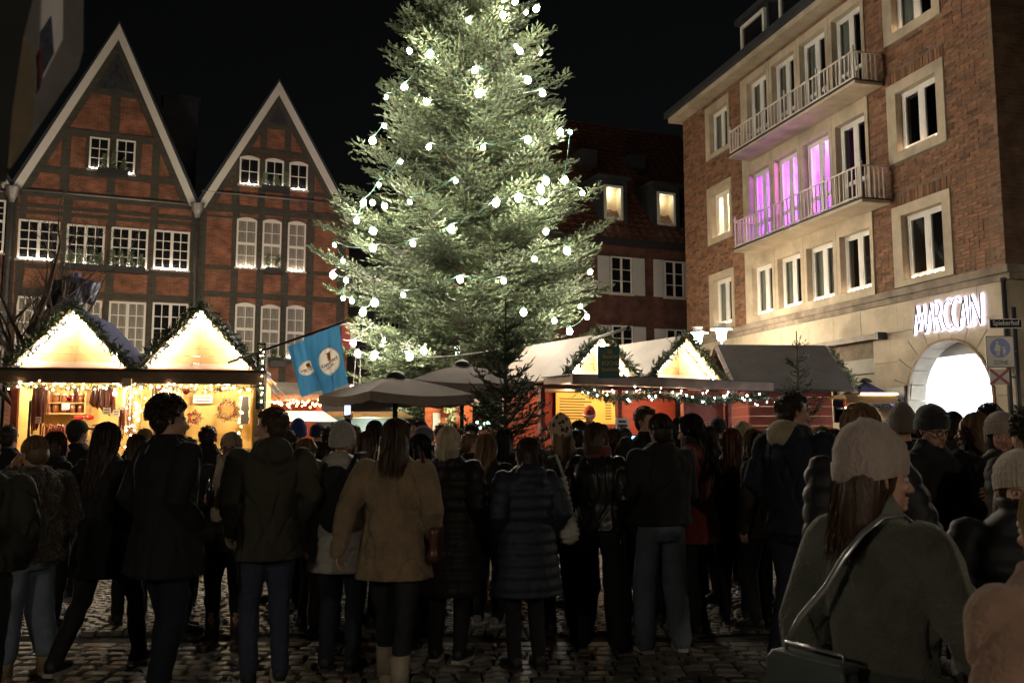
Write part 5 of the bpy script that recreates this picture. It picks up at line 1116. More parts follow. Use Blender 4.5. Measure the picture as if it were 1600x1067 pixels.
for k in range(8): MB().box(-.075, .76, e0 - .08 + k * .055, -.06, 1.09, e0 - .05 + k * .055).build('slat', M_zinc, rh_)
garland('garland', [[(x1 + .45, y, e0 + (e1 - e0) * (1 - abs(y - 1.1) / 1.42)) for y in (-.3, .4, 1.1)]], rh_, .09, 180, 31)
fl = MB(); fl.box(x1 - .1, -.9, e0 - .18, x1 + .95, -.02, e0 - .12); fl.build('awning_flap', M_wood, rh_); MB().box(x1 - .1, -.95, e0 - .30, x1 + .95, -.902, e0 - .16).build('flap_fascia', M_wood, rh_); MB().box(x1 + .2, -.965, e0 - .13, x1 + .95, -.953, e0 - .09).build('light_tube', glow('tube_light', (1, .75, .45), 6), rh_)
MB().box(x1 - .06, -.8, 0, x1 + .04, -.7, e0 - .2).build('post', M_redwood, rh_); garland('garland', [[(x1, -.8, e0 - .38), (x1 + .8, -.8, e0 - .36)]], rh_, .07, 200, 33); leds('garland_light', on_path([(x1, -.87, e0 - .42), (x1 + .45, -.87, e0 - .42)], 26, .035, 2), .013, G_led, rh_)
# parasols
def parasol(px_, pa, Y, half, drop, hub, deg, m, label, val=.12, z0=None, legm=M_dark, lobes=4):
    q = at(px_, pa, Y); e = empty('parasol', (q.x, Y, 0), R(deg), label, 'parasol'); zt = q.z; zl = zt - drop
    cn_ = [(half * math.cos(2 * math.pi * (k + .5) / lobes) * (1.414 if lobes == 4 else 1), half * math.sin(2 * math.pi * (k + .5) / lobes) * (1.414 if lobes == 4 else 1)) for k in range(lobes)]
    top = MB(); n = 6
    for k in range(lobes):
        a = Vector((*cn_[k], zl)); b = Vector((*cn_[(k + 1) % lobes], zl)); t = Vector((0, 0, zt)); vs = []; fs = []
        for i in range(n + 1):
            for j in range(n + 1):
                p_ = t + (a - t) * (i / n) * (1 - j / n) + (b - t) * (i / n) * (j / n); s_ = i / n
                p_.z += .10 * half * .25 * math.sin(math.pi * s_) - .05 * math.sin(math.pi * j / n) * s_; vs.append(p_)
        for i in range(n):
            for j in range(n): q_ = i * (n + 1) + j; fs.append((q_, q_ + n + 1, q_ + n + 2, q_ + 1))
        top.add(vs, fs)
        vs = []; fs = []
        for j in range(9):
            p_ = a + (b - a) * (j / 8); p_.z -= .05 * math.sin(math.pi * j / 8); o_ = Vector((p_.x, p_.y, 0)).normalized() * .012; vs += [p_ + o_, p_ + o_ * 2.2 + Vector((0, 0, -val - .015 * (j % 2)))]
        for j in range(8): fs.append((2 * j, 2 * j + 1, 2 * j + 3, 2 * j + 2))
        top.add(vs, fs)
    cnp = top.build('canopy', m, e, smooth=True); MB().tube([(0, 0, 0), (0, 0, zt)], .035, 10).build('pole', legm, e, smooth=True); MB().loft([(0, 0, zt - .02, .16, .16), (0, 0, zt + .05, .1, .1), (0, 0, zt + .08, .02, .02)], 12).build('cap', M_dark, e, smooth=True)
    for k in range(lobes): MB().bar((0, 0, zt - .12), (cn_[k][0] * .98, cn_[k][1] * .98, zl - .03), .02, .03).build('rib', legm, e)
    MB().box(-.35, -.35, 0, .35, .35, .09).build('base', M_dark, e)
M_par = mat('taupe_canvas', (.30, .25, .22), .85, .12, 2, .25, 12)
parasol(722, 570, 14, .92, .30, 0, 14, M_par, 'large taupe parasol just left of the dark unlit fir'); parasol(618, 588, 12.6, .80, .26, 0, 36, M_par, 'taupe parasol overlapping the larger one on its left')
parasol(1352, 596, 19.5, .68, .40, 0, 20, mat('purple_canvas', (.10, .085, .20), .8, .1, 2, .2, 12), 'purple blue parasol near the arched shop door', lobes=6)
# street lamps
M_enam = mat('white_enamel', (.6, .62, .62), .35, .05, 2, 0, coat=.3); G_lamp = glow('lamp_glass_light', (.86, 1, .92), 26)
def street_lamp(px_, py_, Y, label, e=None, xy=None, H=None, en=190):
    q = at(px_, py_, Y) if xy is None else Vector((*xy, H)); o_ = empty('street_lamp', (q.x, q.y, 0), 0, label, 'street lamp', 'round-hatted street lamps'); h = q.z
    MB().tube([(0, 0, 0), (0, 0, .8), (0, 0, .82), (0, 0, h - .28)], [.07, .065, .045, .04], 12).build('pole', M_dark, o_, smooth=True)
    MB().loft([(0, 0, h - .3, .10, .10), (0, 0, h - .05, .14, .14)], 14).build('lamp_glass', G_lamp, o_, smooth=True)
    MB().loft([(0, 0, h - .03, .29, .29), (0, 0, h - .015, .295, .295), (0, 0, h + .03, .13, .13), (0, 0, h + .1, .11, .11), (0, 0, h + .105, .14, .14), (0, 0, h + .13, .14, .14)], 20).build('hat', M_enam, o_, smooth=False)
    for k in range(4): t = k * 1.571 + .4; MB().bar((.1 * math.cos(t), .1 * math.sin(t), h - .3), (.15 * math.cos(t), .15 * math.sin(t), h - .03), .012, .012).build('cage_bar', M_dark, o_)
    lamp('lamp_bulb', o_, (0, 0, h - .42), en, (1, .80, .55), .12)
    return o_
street_lamp(1090, 519, 23.6, 'lit street lamp with round hat, left of the pair'); street_lamp(1127, 513, 22.6, 'lit street lamp with round hat above the red hut gable')
# flags
o = at(398, 552, 13.6); ff = empty('flagpole', (o.x, o.y, 0), 0, 'slanting black flagpole reaching out from the left stall', 'flagpole'); P0 = Vector((0, 0, o.z)); q = at(541, 502, 13.2); P1 = Vector((q.x - o.x, q.y - o.y, q.z))
MB().tube([P0 - (P1 - P0) * .3, P1], .018, 8).build('pole', M_dark, ff, smooth=True); MB().ball(P1 + (P1 - P0).normalized() * .05, (.05, .03, .03), 10, 6).build('gold_tip', mat('gold', (.7, .5, .12), .3, .1, 2, 0, metal=.8), ff, smooth=True)
def flag(c, label, ph, txt):
    TLf, TRf, BRf, BLf = [at(*q) for q in c]; cen = TLf.copy(); e = empty('flag', cen, 0, label, 'flag', 'blue flags on the slanting pole'); nu, nv_ = 44, 60
    M_flag = MT.get('blue_flag_cloth') or cloth_through('blue_flag_cloth', (.07, .28, .52), .35)
    U = lambda s, t: (TLf * (1 - s) * (1 - t) + TRf * s * (1 - t) + BRf * s * t + BLf * (1 - s) * t) - cen
    nrm = (TRf - TLf).cross(BLf - TLf).normalized()
    if nrm.y > 0: nrm = -nrm
    def Wv(s, t, off=0): return U(s, t) + nrm * (.05 * t * math.sin(s * 9 + ph + t * 2) + .02 * math.sin(s * 17 + t * 5) + off)
    vs = [Wv(i / nu, j / nv_) for j in range(nv_ + 1) for i in range(nu + 1)]; fs = [(j * (nu + 1) + i, (j + 1) * (nu + 1) + i, (j + 1) * (nu + 1) + i + 1, j * (nu + 1) + i + 1) for j in range(nv_) for i in range(nu)]
    Wd = (TRf - TLf).length; Hd = (BLf - TLf).length; inside = lambda i, j: math.hypot((i / nu - .53) * Wd, (j / nv_ - .52) * Hd) < Wd * .345
    fs = [f for f in fs if not all(inside(v % (nu + 1), v // (nu + 1)) for v in f)]
    MB().add(vs, fs).build('cloth', M_flag, e, smooth=True)
    def place(me, name, m, cx_, cy_, off, rot=0.0):     # print flat artwork onto the waving cloth; artwork in metres about its centre
        V, T = arrays(me); c_, s_ = math.cos(rot), math.sin(rot); out = np.zeros_like(V)
        for i, v in enumerate(V): X = (v[0] * c_ - v[1] * s_) / Wd + cx_; Yv = cy_ - (v[0] * s_ + v[1] * c_) / Hd; p_ = Wv(X, Yv, off); out[i] = p_
        link(name, np_mesh(name, out, T, m), e)
    def disc(rx, ry, n=28):
        mb = MB(); rings = 6; vs = [(0, 0, 0)] + [(rx * r_ / rings * math.cos(6.2832 * k / n), ry * r_ / rings * math.sin(6.2832 * k / n), 0) for r_ in range(1, rings + 1) for k in range(n)]
        fs = [(0, 1 + k, 1 + (k + 1) % n) for k in range(n)] + [(1 + r_ * n + k, 1 + (r_ + 1) * n + k, 1 + (r_ + 1) * n + (k + 1) % n, 1 + r_ * n + (k + 1) % n) for r_ in range(rings - 1) for k in range(n)]
        return mb.add(vs, fs).mesh('d', None)
    fm = MT.get('flag_white_print') or cloth_through('flag_white_print', (.88, .80, .68), .4); fo = mat('flag_orange_print', (.85, .28, .03), .8, .1, 9, 0); fb_ = mat('flag_blue_print', (.05, .18, .45), .8, .1, 9, 0); fk_ = mat('flag_black_print', (.02, .02, .02), .8, .1, 9, 0); fy = mat('flag_yellow_print', (.85, .5, .04), .8, .1, 9, 0)
    c2 = .53; cy2 = .52; R0 = Wd * .36
    place(disc(R0, R0), 'disc_print', fm, c2, cy2, .003)
    for (dx, dy, rx, ry, m) in ((0, .16, .075, .035, fy), (.0, .29, .07, .09, fo), (-.02, .27, .045, .055, fb_), (.0, .39, .055, .05, fo), (-.015, .4, .03, .028, fm), (.0, .455, .075, .018, fk_), (.07, .32, .03, .07, fo)):
        k = R0 / .5 * .85; place(disc(rx * k * 2.1, ry * k * 1.45, 14), 'emblem_print', m, c2 + (dx * k + .02) / Wd, cy2 - (dy - .1) * k * .92 / Hd, .009 + .001 * random.random() + abs(dy) * .002)
    for s_, dy, wf in (('Kiepenkerl', -.10, 1.62), ('-Viertel-', -.38, 1.1)):
        tm = text_mesh(s_, .1, extrude=0, offset=.0022, shear=.1); V, _ = arrays(tm); k = R0 * wf / (V[:, 0].max() - V[:, 0].min()); V *= k; tm.vertices.foreach_set('co', V.ravel())
        place(tm, 'lettering', fk_, c2 + .0, cy2 - dy * R0 / Hd, .013, 0.12)
flag([(474, 529, 13.38), (529, 507, 13.22), (542, 600, 13.2), (506, 617, 13.36)], 'front blue flag with white disc and black lettering', .4, True)
flag([(449, 541, 13.5), (480, 530, 13.58), (515, 604, 13.62), (471, 621, 13.5)], 'second blue flag half hidden behind the front one', 1.9, True)
# loose lines near the flags with a few bulbs
lw = empty('light_string', (0, 0, 0), 0, 'thin light string running from the flags to the fir', 'light string'); c_ = MB()
pts = [at(535, 530, 17), at(552, 531, 18), at(582, 505, 18.5), at(602, 528, 18.7)]
for a, b in zip(pts[:-1], pts[1:]): MB().tube(sag(a, b, .02), .012, 5).build('cable', M_white, lw, smooth=True)
for q1_, q2_ in (((415, 585, 15), (460, 628, 16)), ((420, 600, 15), (455, 640, 16)), ((556, 553, 18), (552, 600, 18)), ((563, 553, 18), (562, 605, 18)), ((641, 558, 17.5), (780, 545, 17))): MB().tube(sag(at(*q1_), at(*q2_), .05), .010, 5).build('cable', M_white, lw, smooth=True)
# signs on the corner
o = at(1588, 560, 14.6); fg = empty('sign_post', (o.x, 14.6, 0), 0, 'post carrying the street signs at the right edge', 'sign post'); FG = Frame(o.x, 14.6, -4)
MB().tube([(0, 0, 0), (0, 0, FG.z(1590, 480))], .04, 10).build('pole', M_dark, fg, smooth=True)
def sign(name, lab, q, m_b): 
    x0, x1, z0, z1 = FG.box(*q, -.08); e = FG.empty(name, lab, 'sign'); MB().box(x0, -.08, z0, x1, -.055, z1).build('plate', m_b, e)
    MB().bar((x1 - .1, -.05, (z0 + z1) / 2), (.02, -.02, (z0 + z1) / 2), .03, .03).build('bracket', M_dark, e); return e, x0, x1, z0, z1
M_sw = mat('sign_white', (.5, .47, .45), .4, .05, 2, 0)
e, x0, x1, z0, z1 = sign('street_name_sign', 'dark street name sign with white lettering at the corner', (1546, 1597, 498, 513), M_sw)
MB().box(x0 + .012, -.084, z0 + .014, x1 - .012, -.081, z1 - .014).build('field', mat('sign_brown', (.02, .012, .018), .9, .05, 2, 0, spec=.05), e); text('lettering', 'Spiekerhof', .12, M_sw, e, ((x0 + x1) / 2, -.088, (z0 + z1) / 2 + .008), width=(x1 - x0) * .82, extrude=.001, offset=.001)
e, x0, x1, z0, z1 = sign('pedestrian_zone_sign', 'white pedestrian zone sign with blue disc of two figures', (1541, 1585, 525, 574), M_sw)
rim = MB(); t = .012
for q in ((x0, z0, x1, z0 + t), (x0, z1 - t, x1, z1), (x0, z0 + t, x0 + t, z1 - t), (x1 - t, z0 + t, x1, z1 - t)): rim.box(q[0], -.084, q[1], q[2], -.081, q[3])
rim.build('rim', M_dark, e); xm = (x0 + x1) / 2; zz = z0 + (z1 - z0) * .62; rr = (x1 - x0) * .36
def disc2(mb, cx_, cz_, r_, y, n=24): mb.prism([(cx_ + r_ * math.cos(6.2832 * k / n), cz_ + r_ * math.sin(6.2832 * k / n)) for k in range(n)], y, y + .002)
d = MB(); disc2(d, xm, zz, rr, -.084); d.build('blue_disc', mat('sign_blue', (.01, .06, .40), .4, .05, 2, 0), e)
fgm = MB(); disc2(fgm, xm - rr * .3, zz + rr * .58, rr * .13, -.088, 10); fgm.prism([(xm - rr * .42, zz + rr * .4), (xm - rr * .62, zz - rr * .3), (xm + rr * .02, zz - rr * .3), (xm - rr * .15, zz + rr * .4)], -.088, -.086)
fgm.box(xm - rr * .42, -.088, zz - rr * .8, xm - rr * .3, -.086, zz - rr * .302).box(xm - rr * .22, -.088, zz - rr * .8, xm - rr * .1, -.086, zz - rr * .302); disc2(fgm, xm + rr * .38, zz + .02 * rr, rr * .11, -.088, 10)
fgm.prism([(xm + rr * .25, zz - rr * .12), (xm + rr * .22, zz - rr * .5), (xm + rr * .55, zz - rr * .5), (xm + rr * .5, zz - rr * .12)], -.088, -.086).box(xm + rr * .26, -.088, zz - rr * .8, xm + rr * .34, -.086, zz - rr * .502).box(xm + rr * .42, -.088, zz - rr * .8, xm + rr * .5, -.086, zz - rr * .502); fgm.bar((xm - rr * .1, -.0865, zz + rr * .25), (xm + rr * .3, -.0865, zz - rr * .15), .01, .002, up=(0, 1, 0)); fgm.build('figures', M_sw, e)
text('lettering', 'ZONE', .1, M_dark, e, (xm, -.084, z0 + (z1 - z0) * .15), width=(x1 - x0) * .52, extrude=.001)
e, x0, x1, z0, z1 = sign('cancelled_sign', 'small white sign crossed out in red below the zone sign', (1547, 1577, 577, 601), M_sw)
M_rx = mat('sign_red', (.30, .03, .03), .5, .1, 3, 0); MB().bar((x0, -.083, z0), (x1, -.083, z1), .045, .003, up=(0, 1, 0)).build('red_stroke', M_rx, e); MB().bar((x0, -.087, z1), (x1, -.087, z0), .045, .003, up=(0, 1, 0)).build('red_stroke', M_rx, e)
# blurred lit case at the upper left, close to the camera
FE = Frame(at(60, 130, 1.45).x, 1.45, 58); pc = FE.empty('display_column', 'grey street display case leaning in close at the upper left', 'display case')
u = lambda a, b, w=0: FE.uv(a, b, w)
M_case = mat('grey_case', (.20, .19, .19), .5, .35, 6, .05)
po = [u(a, b) for a, b in ((2, 290), (14, 268), (100, 140), (122, 108), (130, 80), (131, -40), (-30, -40), (-30, 290))]; MB().prism(po, 0, .07).build('housing', M_case, pc)
po = [u(a, b, -.004) for a, b in ((52, 150), (64, 118), (96, 52), (97, -30), (70, -30), (62, 60))]; MB().prism([u(a, b, -.004) for a, b in ((58, 140), (97, 62), (98, -30), (66, -30))], -.006, -.001).build('paper', mat('notice_paper', (.82, .78, .8), .6, .12, 20, 0), pc)
MB().prism([u(a, b, -.01) for a, b in ((59, 142), (68, 115), (84, 84), (80, 25), (64, 50))], -.011, -.0075).build('print', mat('blue_print', (.06, .07, .11), .5, .6, 60, 0), pc); MB().prism([u(a, b, -.014) for a, b in ((61, 140), (66, 122), (66, 70), (60, 80))], -.016, -.0125).build('print', mat('red_print', (.16, .04, .05), .5, .3, 40, 0), pc)
M_tan = mat('tan_post', (.20, .15, .10), .6, .3, 4, .1); MB().box(u(-30, 200)[0], .02, -0, u(4, 200)[0], .12, u(0, 290)[1] + .1).build('post', M_tan, pc)
MB().prism([u(a, b, -.03) for a, b in ((16, 262), (50, 200), (54, 110), (40, 60), (22, 90), (14, 180))], -.032, -.002).build('bracket_plate', M_tan, pc); MB().prism([u(a, b, -.05) for a, b in ((-30, 288), (8, 285), (16, 180), (34, 60), (56, -30), (-30, -30))], -.055, -.033).build('dark_column', M_dark, pc)  # tan bracket plate, and the dark column at the left of the case
# ================================================================ people
def cmat(name, col, rough=.85, kind='cloth'):
    if kind == 'wool': return mat(name, col, .95, .3, 9, .55, 70, sheen=.3)
    if kind == 'puffer': return mat(name, col, .62, .15, 3, .3, 9)
    if kind == 'leather': return mat(name, col, .35, .2, 5, .25, 14)
    if kind == 'fur': return mat(name, col, .9, .5, 22, 1.0, 60, sheen=.5, stretch=(1, 1, .5))
    if kind == 'denim': return mat(name, col, .9, .25, 5, .35, 60)
    return mat(name, col, rough, .2, 4, .35, 14)
M_skin = mat('skin', (1, 1, 1), .5, .06, 8, .05, 60, attr=True, spec=.4)
def head_template(voxel, dec, female):
    mb = MB(); z = .115                      # z=0 base of neck; head centre about z=.16
    mb.capsule([(0, -.012, -.05), (0, -.008, .06), (0, .0, .1)], [.056, .05, .052] if female else [.064, .058, .058], 14)
    mb.ball((0, -.012, .175), (.074, .094, .088), 20, 14)        # cranium
    mb.ball((0, .026, .125), (.060, .062, .078), 18, 12)         # face
    mb.loft([(0, .045, .043, .022, .018), (0, .04, .055, .038, .035), (0, .03, .075, .052, .05), (0, .02, .11, .06, .062)], 16)  # jaw
    mb.ball((0, .078, .052), (.017, .015, .014), 10, 8)          # chin
    mb.capsule([(0, .082, .142), (0, .094, .122), (0, .106, .102)], [.007, .009, .0115], 10)
    for s in (-1, 1):
        mb.ball((s * .0115, .092, .099), (.009, .010, .008), 8, 6); mb.ball((s * .033, .066, .112), (.020, .017, .016), 10, 8)
        mb.capsule([(s * .012, .085, .152), (s * .032, .081, .156), (s * .048, .066, .15)], [.007, .008, .007], 8)
        mb.capsule([(s * .074, -.008, .155), (s * .083, -.014, .145), (s * .078, -.006, .115)], [.010, .012, .008], 8, .6)
    mb.ball((0, .086, .0785), (.023, .010, .0048), 12, 6); mb.ball((0, .085, .0685), (.020, .0105, .006), 12, 6)
    me = remesh(mb, voxel, 2, dec); V, T = arrays(me)
    for s in (-1, 1):
        d = np.linalg.norm((V - np.array([s * .031, .083, .134])) * np.array([1, .6, 1.35]), axis=1); V[:, 1] -= .013 * np.exp(-(d / .014) ** 2)
    ml = np.exp(-((V[:, 2] - .0735) / .0022) ** 2) * (abs(V[:, 0]) < .022) * (V[:, 1] > .07); V[:, 1] -= .004 * ml
    col = np.tile(np.array([[.56, .33, .24]]), (len(V), 1))
    fr = V[:, 1] > .06
    lips = fr & (abs(V[:, 0]) < .024 - abs(V[:, 2] - .073) * 1.2) & (abs(V[:, 2] - .0735) < .0105) & (V[:, 1] > .083); col[lips] = [.42, .13, .11]
    for s in (-1, 1):
        d = np.hypot((V[:, 0] - s * .042) / .022, (V[:, 2] - .103) / .016); k = np.exp(-d ** 2)[:, None] * fr[:, None]; col = col * (1 - .3 * k) + np.array([[.62, .22, .17]]) * .3 * k
        br = fr & (abs(V[:, 2] - .1575 - .003 * np.cos((V[:, 0] - s * .032) * 60)) < .0042) & (abs(V[:, 0] - s * .033) < .018); col[br] = [.09, .055, .035]
        ln = fr & (np.hypot((V[:, 0] - s * .031) / .0155, (V[:, 2] - .134) / .0078) < 1.0); col[ln] = [.22, .11, .08]
    # eyeballs
    eb = MB()
    for s in (-1, 1): eb.ball((s * .031, .0705, .134), .0125, 14, 10)
    EV = np.array(eb.v); ET = []
    for f in eb.f:
        for i in range(1, len(f) - 1): ET.append((f[0], f[i], f[i + 1]))
    ec = np.tile(np.array([[.62, .58, .54]]), (len(EV), 1)); X = np.where(EV[:, 0] > 0, EV[:, 0] - .031, EV[:, 0] + .031); rr = np.hypot(X, EV[:, 2] - .134)
    ec[(rr < .0068) & (EV[:, 1] > .07)] = [.05, .035, .03]
    lid = (EV[:, 2] > .1395) | (EV[:, 2] < .1275); ec[lid] = [.42, .24, .18]; 
    V = np.vstack([V, EV]); T = np.vstack([T, np.array(ET) + len(col)]); return V, T, np.vstack([col, ec])
def hand_template(curl, voxel=.0042, dec=.4, fist=0):
    """right hand hanging down: wrist at origin, fingers towards -z, palm facing -x"""
    mb = MB(); mb.capsule([(0, 0, .05), (0, 0, 0)], [.027, .024], 10, .75)
    for k, (yy, w) in enumerate(((.028, .0105), (.009, .0108), (-.010, .0105), (-.028, .0098))): mb.capsule([(0, yy * .5, -.005), (-.002, yy, -.085)], [.014, w], 8)
    L = (.072, .08, .074, .058)
    for k, yy in enumerate((.030, .010, -.011, -.031)):
        p = Vector((-.002, yy, -.088)); a = .12 + .03 * k; pts = [p.copy()]
        for j, f in enumerate((.45, .3, .25)):
            a += curl * (1.0 if j else .8); p = p + Vector((-math.sin(a), yy * .12, -math.cos(a))) * (L[k] * f); pts.append(p.copy())
        mb.capsule(pts, [.0088, .0082, .0076, .0068], 8)
    t = [Vector((-.006, .020, -.022)), Vector((-.022, .044, -.052)), Vector((-.030, .052, -.080)), Vector((-.036 - .012 * curl, .048, -.103))]
    mb.capsule(t, [.013, .0108, .0092, .0078], 8)
    me = remesh(mb, voxel, 1, dec); V, T = arrays(me); col = np.tile(np.array([[.56, .32, .23]]), (len(V), 1))
    for k, yy in enumerate((.030, .010, -.011, -.031)): pass
    return V, T, col
HEADS = {(f, q): head_template(*((.0042, .45) if q else (.0075, None)), f) for f in (0, 1) for q in (0, 1)}
HANDS = {'relax': hand_template(.32), 'grip': hand_template(.95), 'flat': hand_template(.12)}
def ribbons(name, paths, w, m, parent, seed=0, colr=.3):
    """thin two-sided strands; paths (N, K, 3)"""
    P = np.array(paths); N, K, _ = P.shape; g = np.random.default_rng(seed); d = P[:, 1:] - P[:, :-1]; d = np.concatenate([d, d[:, -1:]], 1)
    side = np.cross(d, g.normal(0, 1, (N, 1, 3))); side /= np.linalg.norm(side, axis=2)[..., None] + 1e-9
    ww = w * (1 - np.linspace(0, 1, K) ** 3 * .8)[None, :, None] * g.uniform(.6, 1.3, (N, 1, 1))
    V = np.stack([P - side * ww, P + side * ww], 2).reshape(-1, 3); i = np.arange(K - 1)
    q = np.stack([2 * i, 2 * i + 1, 2 * i + 3, 2 * i + 2], 1); Fc = (q[None] + (np.arange(N) * 2 * K)[:, None, None]).reshape(-1, 4)
    c = np.repeat(g.uniform(1 - colr, 1 + colr, N), 2 * K)[:, None].repeat(3, 1); return V, Fc, c
def hair(style, m, parent, M4, fine, seed, hat=False):
    """hair volume plus strands in head space (z up, y forward), placed with M4"""
    g = np.random.default_rng(seed); mb = MB(); c = np.array([0, -.022, .178]); R3 = np.array([.084, .098, .098]) * (.90 if hat else 1)
    if style in ('short', 'curly', 'fade'):
        mb.ball((0, -.024, .184), (.082, .095, .087), 18, 12); mb.ball((0, -.05, .14), (.074, .062, .07), 14, 10); mb.ball((0, -.045, .105), (.064, .048, .05), 14, 10)
        if style == 'curly':
            mb.ball((0, -.024, .188), (.088, .101, .093), 18, 12)
        mb.ball((0, .05, .23), (.055, .045, .03), 12, 8)
    else:
        mb.ball(tuple(c), tuple(R3 * 1.02), 18, 12); mb.ball((0, -.05, .14), (.08, .068, .085), 14, 10)
        if style == 'long': mb.loft([(0, -.045, .17, .085, .07), (0, -.06, .08, .093, .065), (0, -.085, 0, .098, .052), (0, -.12, -.10, .085, .042), (0, -.14, -.19, .055, .03), (0, -.145, -.24, .02, .012)], 16)
        if style == 'mid': mb.loft([(0, -.045, .17, .088, .072), (0, -.06, .08, .10, .07), (0, -.08, .01, .102, .056), (0, -.1, -.05, .07, .04), (0, -.105, -.09, .03, .02)], 16)
        if style == 'bob': mb.loft([(0, -.035, .18, .090, .078), (0, -.045, .10, .098, .078), (0, -.045, .045, .092, .068), (0, -.05, .02, .07, .05)], 16)
        if style == 'bun': mb.ball((0, -.075, .275 if seed % 2 else .215), (.036, .036, .034), 12, 9)
        if style == 'pony': mb.capsule([(0, -.11, .2), (0, -.15, .15), (0, -.15, 0)], [.025, .032, .02], 10)
    me = remesh(mb, .009 if fine else .013, 2); V, T = arrays(me); amp = .014 if style == 'curly' else .003; fq = 30 if style == 'curly' else 22
    nv = np.array([noise.noise(Vector((v[0] * fq, v[1] * fq, v[2] * (fq if style == 'curly' else fq * .35)))) for v in V]); dirn = V - c; dirn /= np.linalg.norm(dirn, axis=1)[:, None] + 1e-6; V = V + dirn * (nv * amp)[:, None]
    cut = (V[:, 1] > .052) & (V[:, 2] < .19); V[cut, 1] = .052 - (V[cut, 1] - .052) * .3
    Vc = np.tile([[.72, .72, .72]], (len(V), 1)); T4 = None
    paths = []; n = 760 if fine else 260; K = 8
    for i in range(n):
        if style in ('curly', 'short', 'fade'):
            u = g.uniform(-1, 1); a = g.uniform(0, 6.28); zz = g.uniform(-.3, 1); rr = math.sqrt(max(0, 1 - zz * zz)); o = np.array([rr * math.cos(a), rr * math.sin(a), zz])
            if o[1] > .35 and o[2] < .45: continue
            R_ = R3 * (1.08 if style == 'curly' else .95); p0 = c + np.array([0, 0, .008]) + o * R_; L = .05 if style == 'curly' else .035; tan = np.cross(o, g.normal(0, 1, 3)); tan /= np.linalg.norm(tan) + 1e-6; t2 = np.cross(o, tan)
            if style == 'curly': paths.append([p0 + o * (.018 * math.sin(k * .8)) + tan * (.013 * math.cos(k * 1.1)) + t2 * (.013 * math.sin(k * 1.1)) for k in range(K)])
            else:
                fd = np.array([g.normal(0, .3), .5, -.35]); fd -= o * fd.dot(o); fd /= np.linalg.norm(fd) + 1e-6; paths.append([p0 + fd * (L * k / K) + o * (.006 * math.sin(k * .4)) for k in range(K)])
        else:
            a = g.uniform(-.9, math.pi + .9); th0 = g.uniform(.9, 1.3) if hat else g.uniform(0, .6); Lmax = {'long': .40, 'mid': .25, 'bob': .13, 'bun': .0, 'pony': .0}[style]
            ad = -a                                                     # azimuth over the back half: 0 = right, -pi/2 = back
            o = lambda th: np.array([math.sin(th) * math.cos(ad), math.sin(th) * math.sin(ad), math.cos(th)]); pts = []; r0 = 1.05 + g.normal(0, .015); kk = K // 2
            for k in range(kk): th = th0 + (1.62 - th0) * k / (kk - 1); pts.append(c + o(th) * R3 * r0)
            e = pts[-1]; L = Lmax * g.uniform(.75, 1.05) + .02; wv = g.uniform(0, 6)
            for k in range(1, K - kk + 1):
                s = k / (K - kk); q = e + np.array([0, 0, -L * s]); back = np.array([0, -.10 * s * (L / .4), 0]) if style in ('long', 'mid', 'pony') else np.array([0, 0, 0]); inn = np.array([-e[0] * (.30 if style == 'bob' else .1) * s, (-(e[1] + .05)) * .55 * s if style != 'bob' else 0, 0])
                wob = np.array([math.sin(s * 7 + wv), math.cos(s * 6 + wv), 0]) * (.009 if style in ('long', 'mid') else .003); pts.append(q + back + inn + wob)
            paths.append(pts)
    RV, RF, RC = ribbons('s', paths, .0028 if fine else .0042, m, None, seed)
    # one mesh: triangles of the volume as degenerate-free polys + strand quads
    me = bpy.data.meshes.new('hair'); me.from_pydata([tuple(v) for v in np.vstack([V, RV])], [], [tuple(t) for t in T.tolist()] + [tuple(q) for q in (RF + len(V)).tolist()])
    a = np.ones((len(V) + len(RV), 4), np.float32); a[:len(V), :3] = Vc; a[len(V):, :3] = RC; me.color_attributes.new('Col', 'FLOAT_COLOR', 'POINT').data.foreach_set('color', a.ravel())
    me.polygons.foreach_set('use_smooth', [True] * len(me.polygons)); me.materials.append(m); me.transform(M4); o = link('hair', me, parent); return o
HC = {'black': (.016, .012, .010), 'dark': (.035, .020, .013), 'brown': (.075, .04, .022), 'auburn': (.12, .042, .018), 'blond': (.36, .23, .11), 'dblond': (.20, .12, .06), 'white': (.62, .53, .38), 'grey': (.18, .16, .14)}
def hmat(c): return mat('hair_' + c, HC[c], .45, .2, 8, .5, 60, attr=True, stretch=(1, 1, .15), spec=.4)
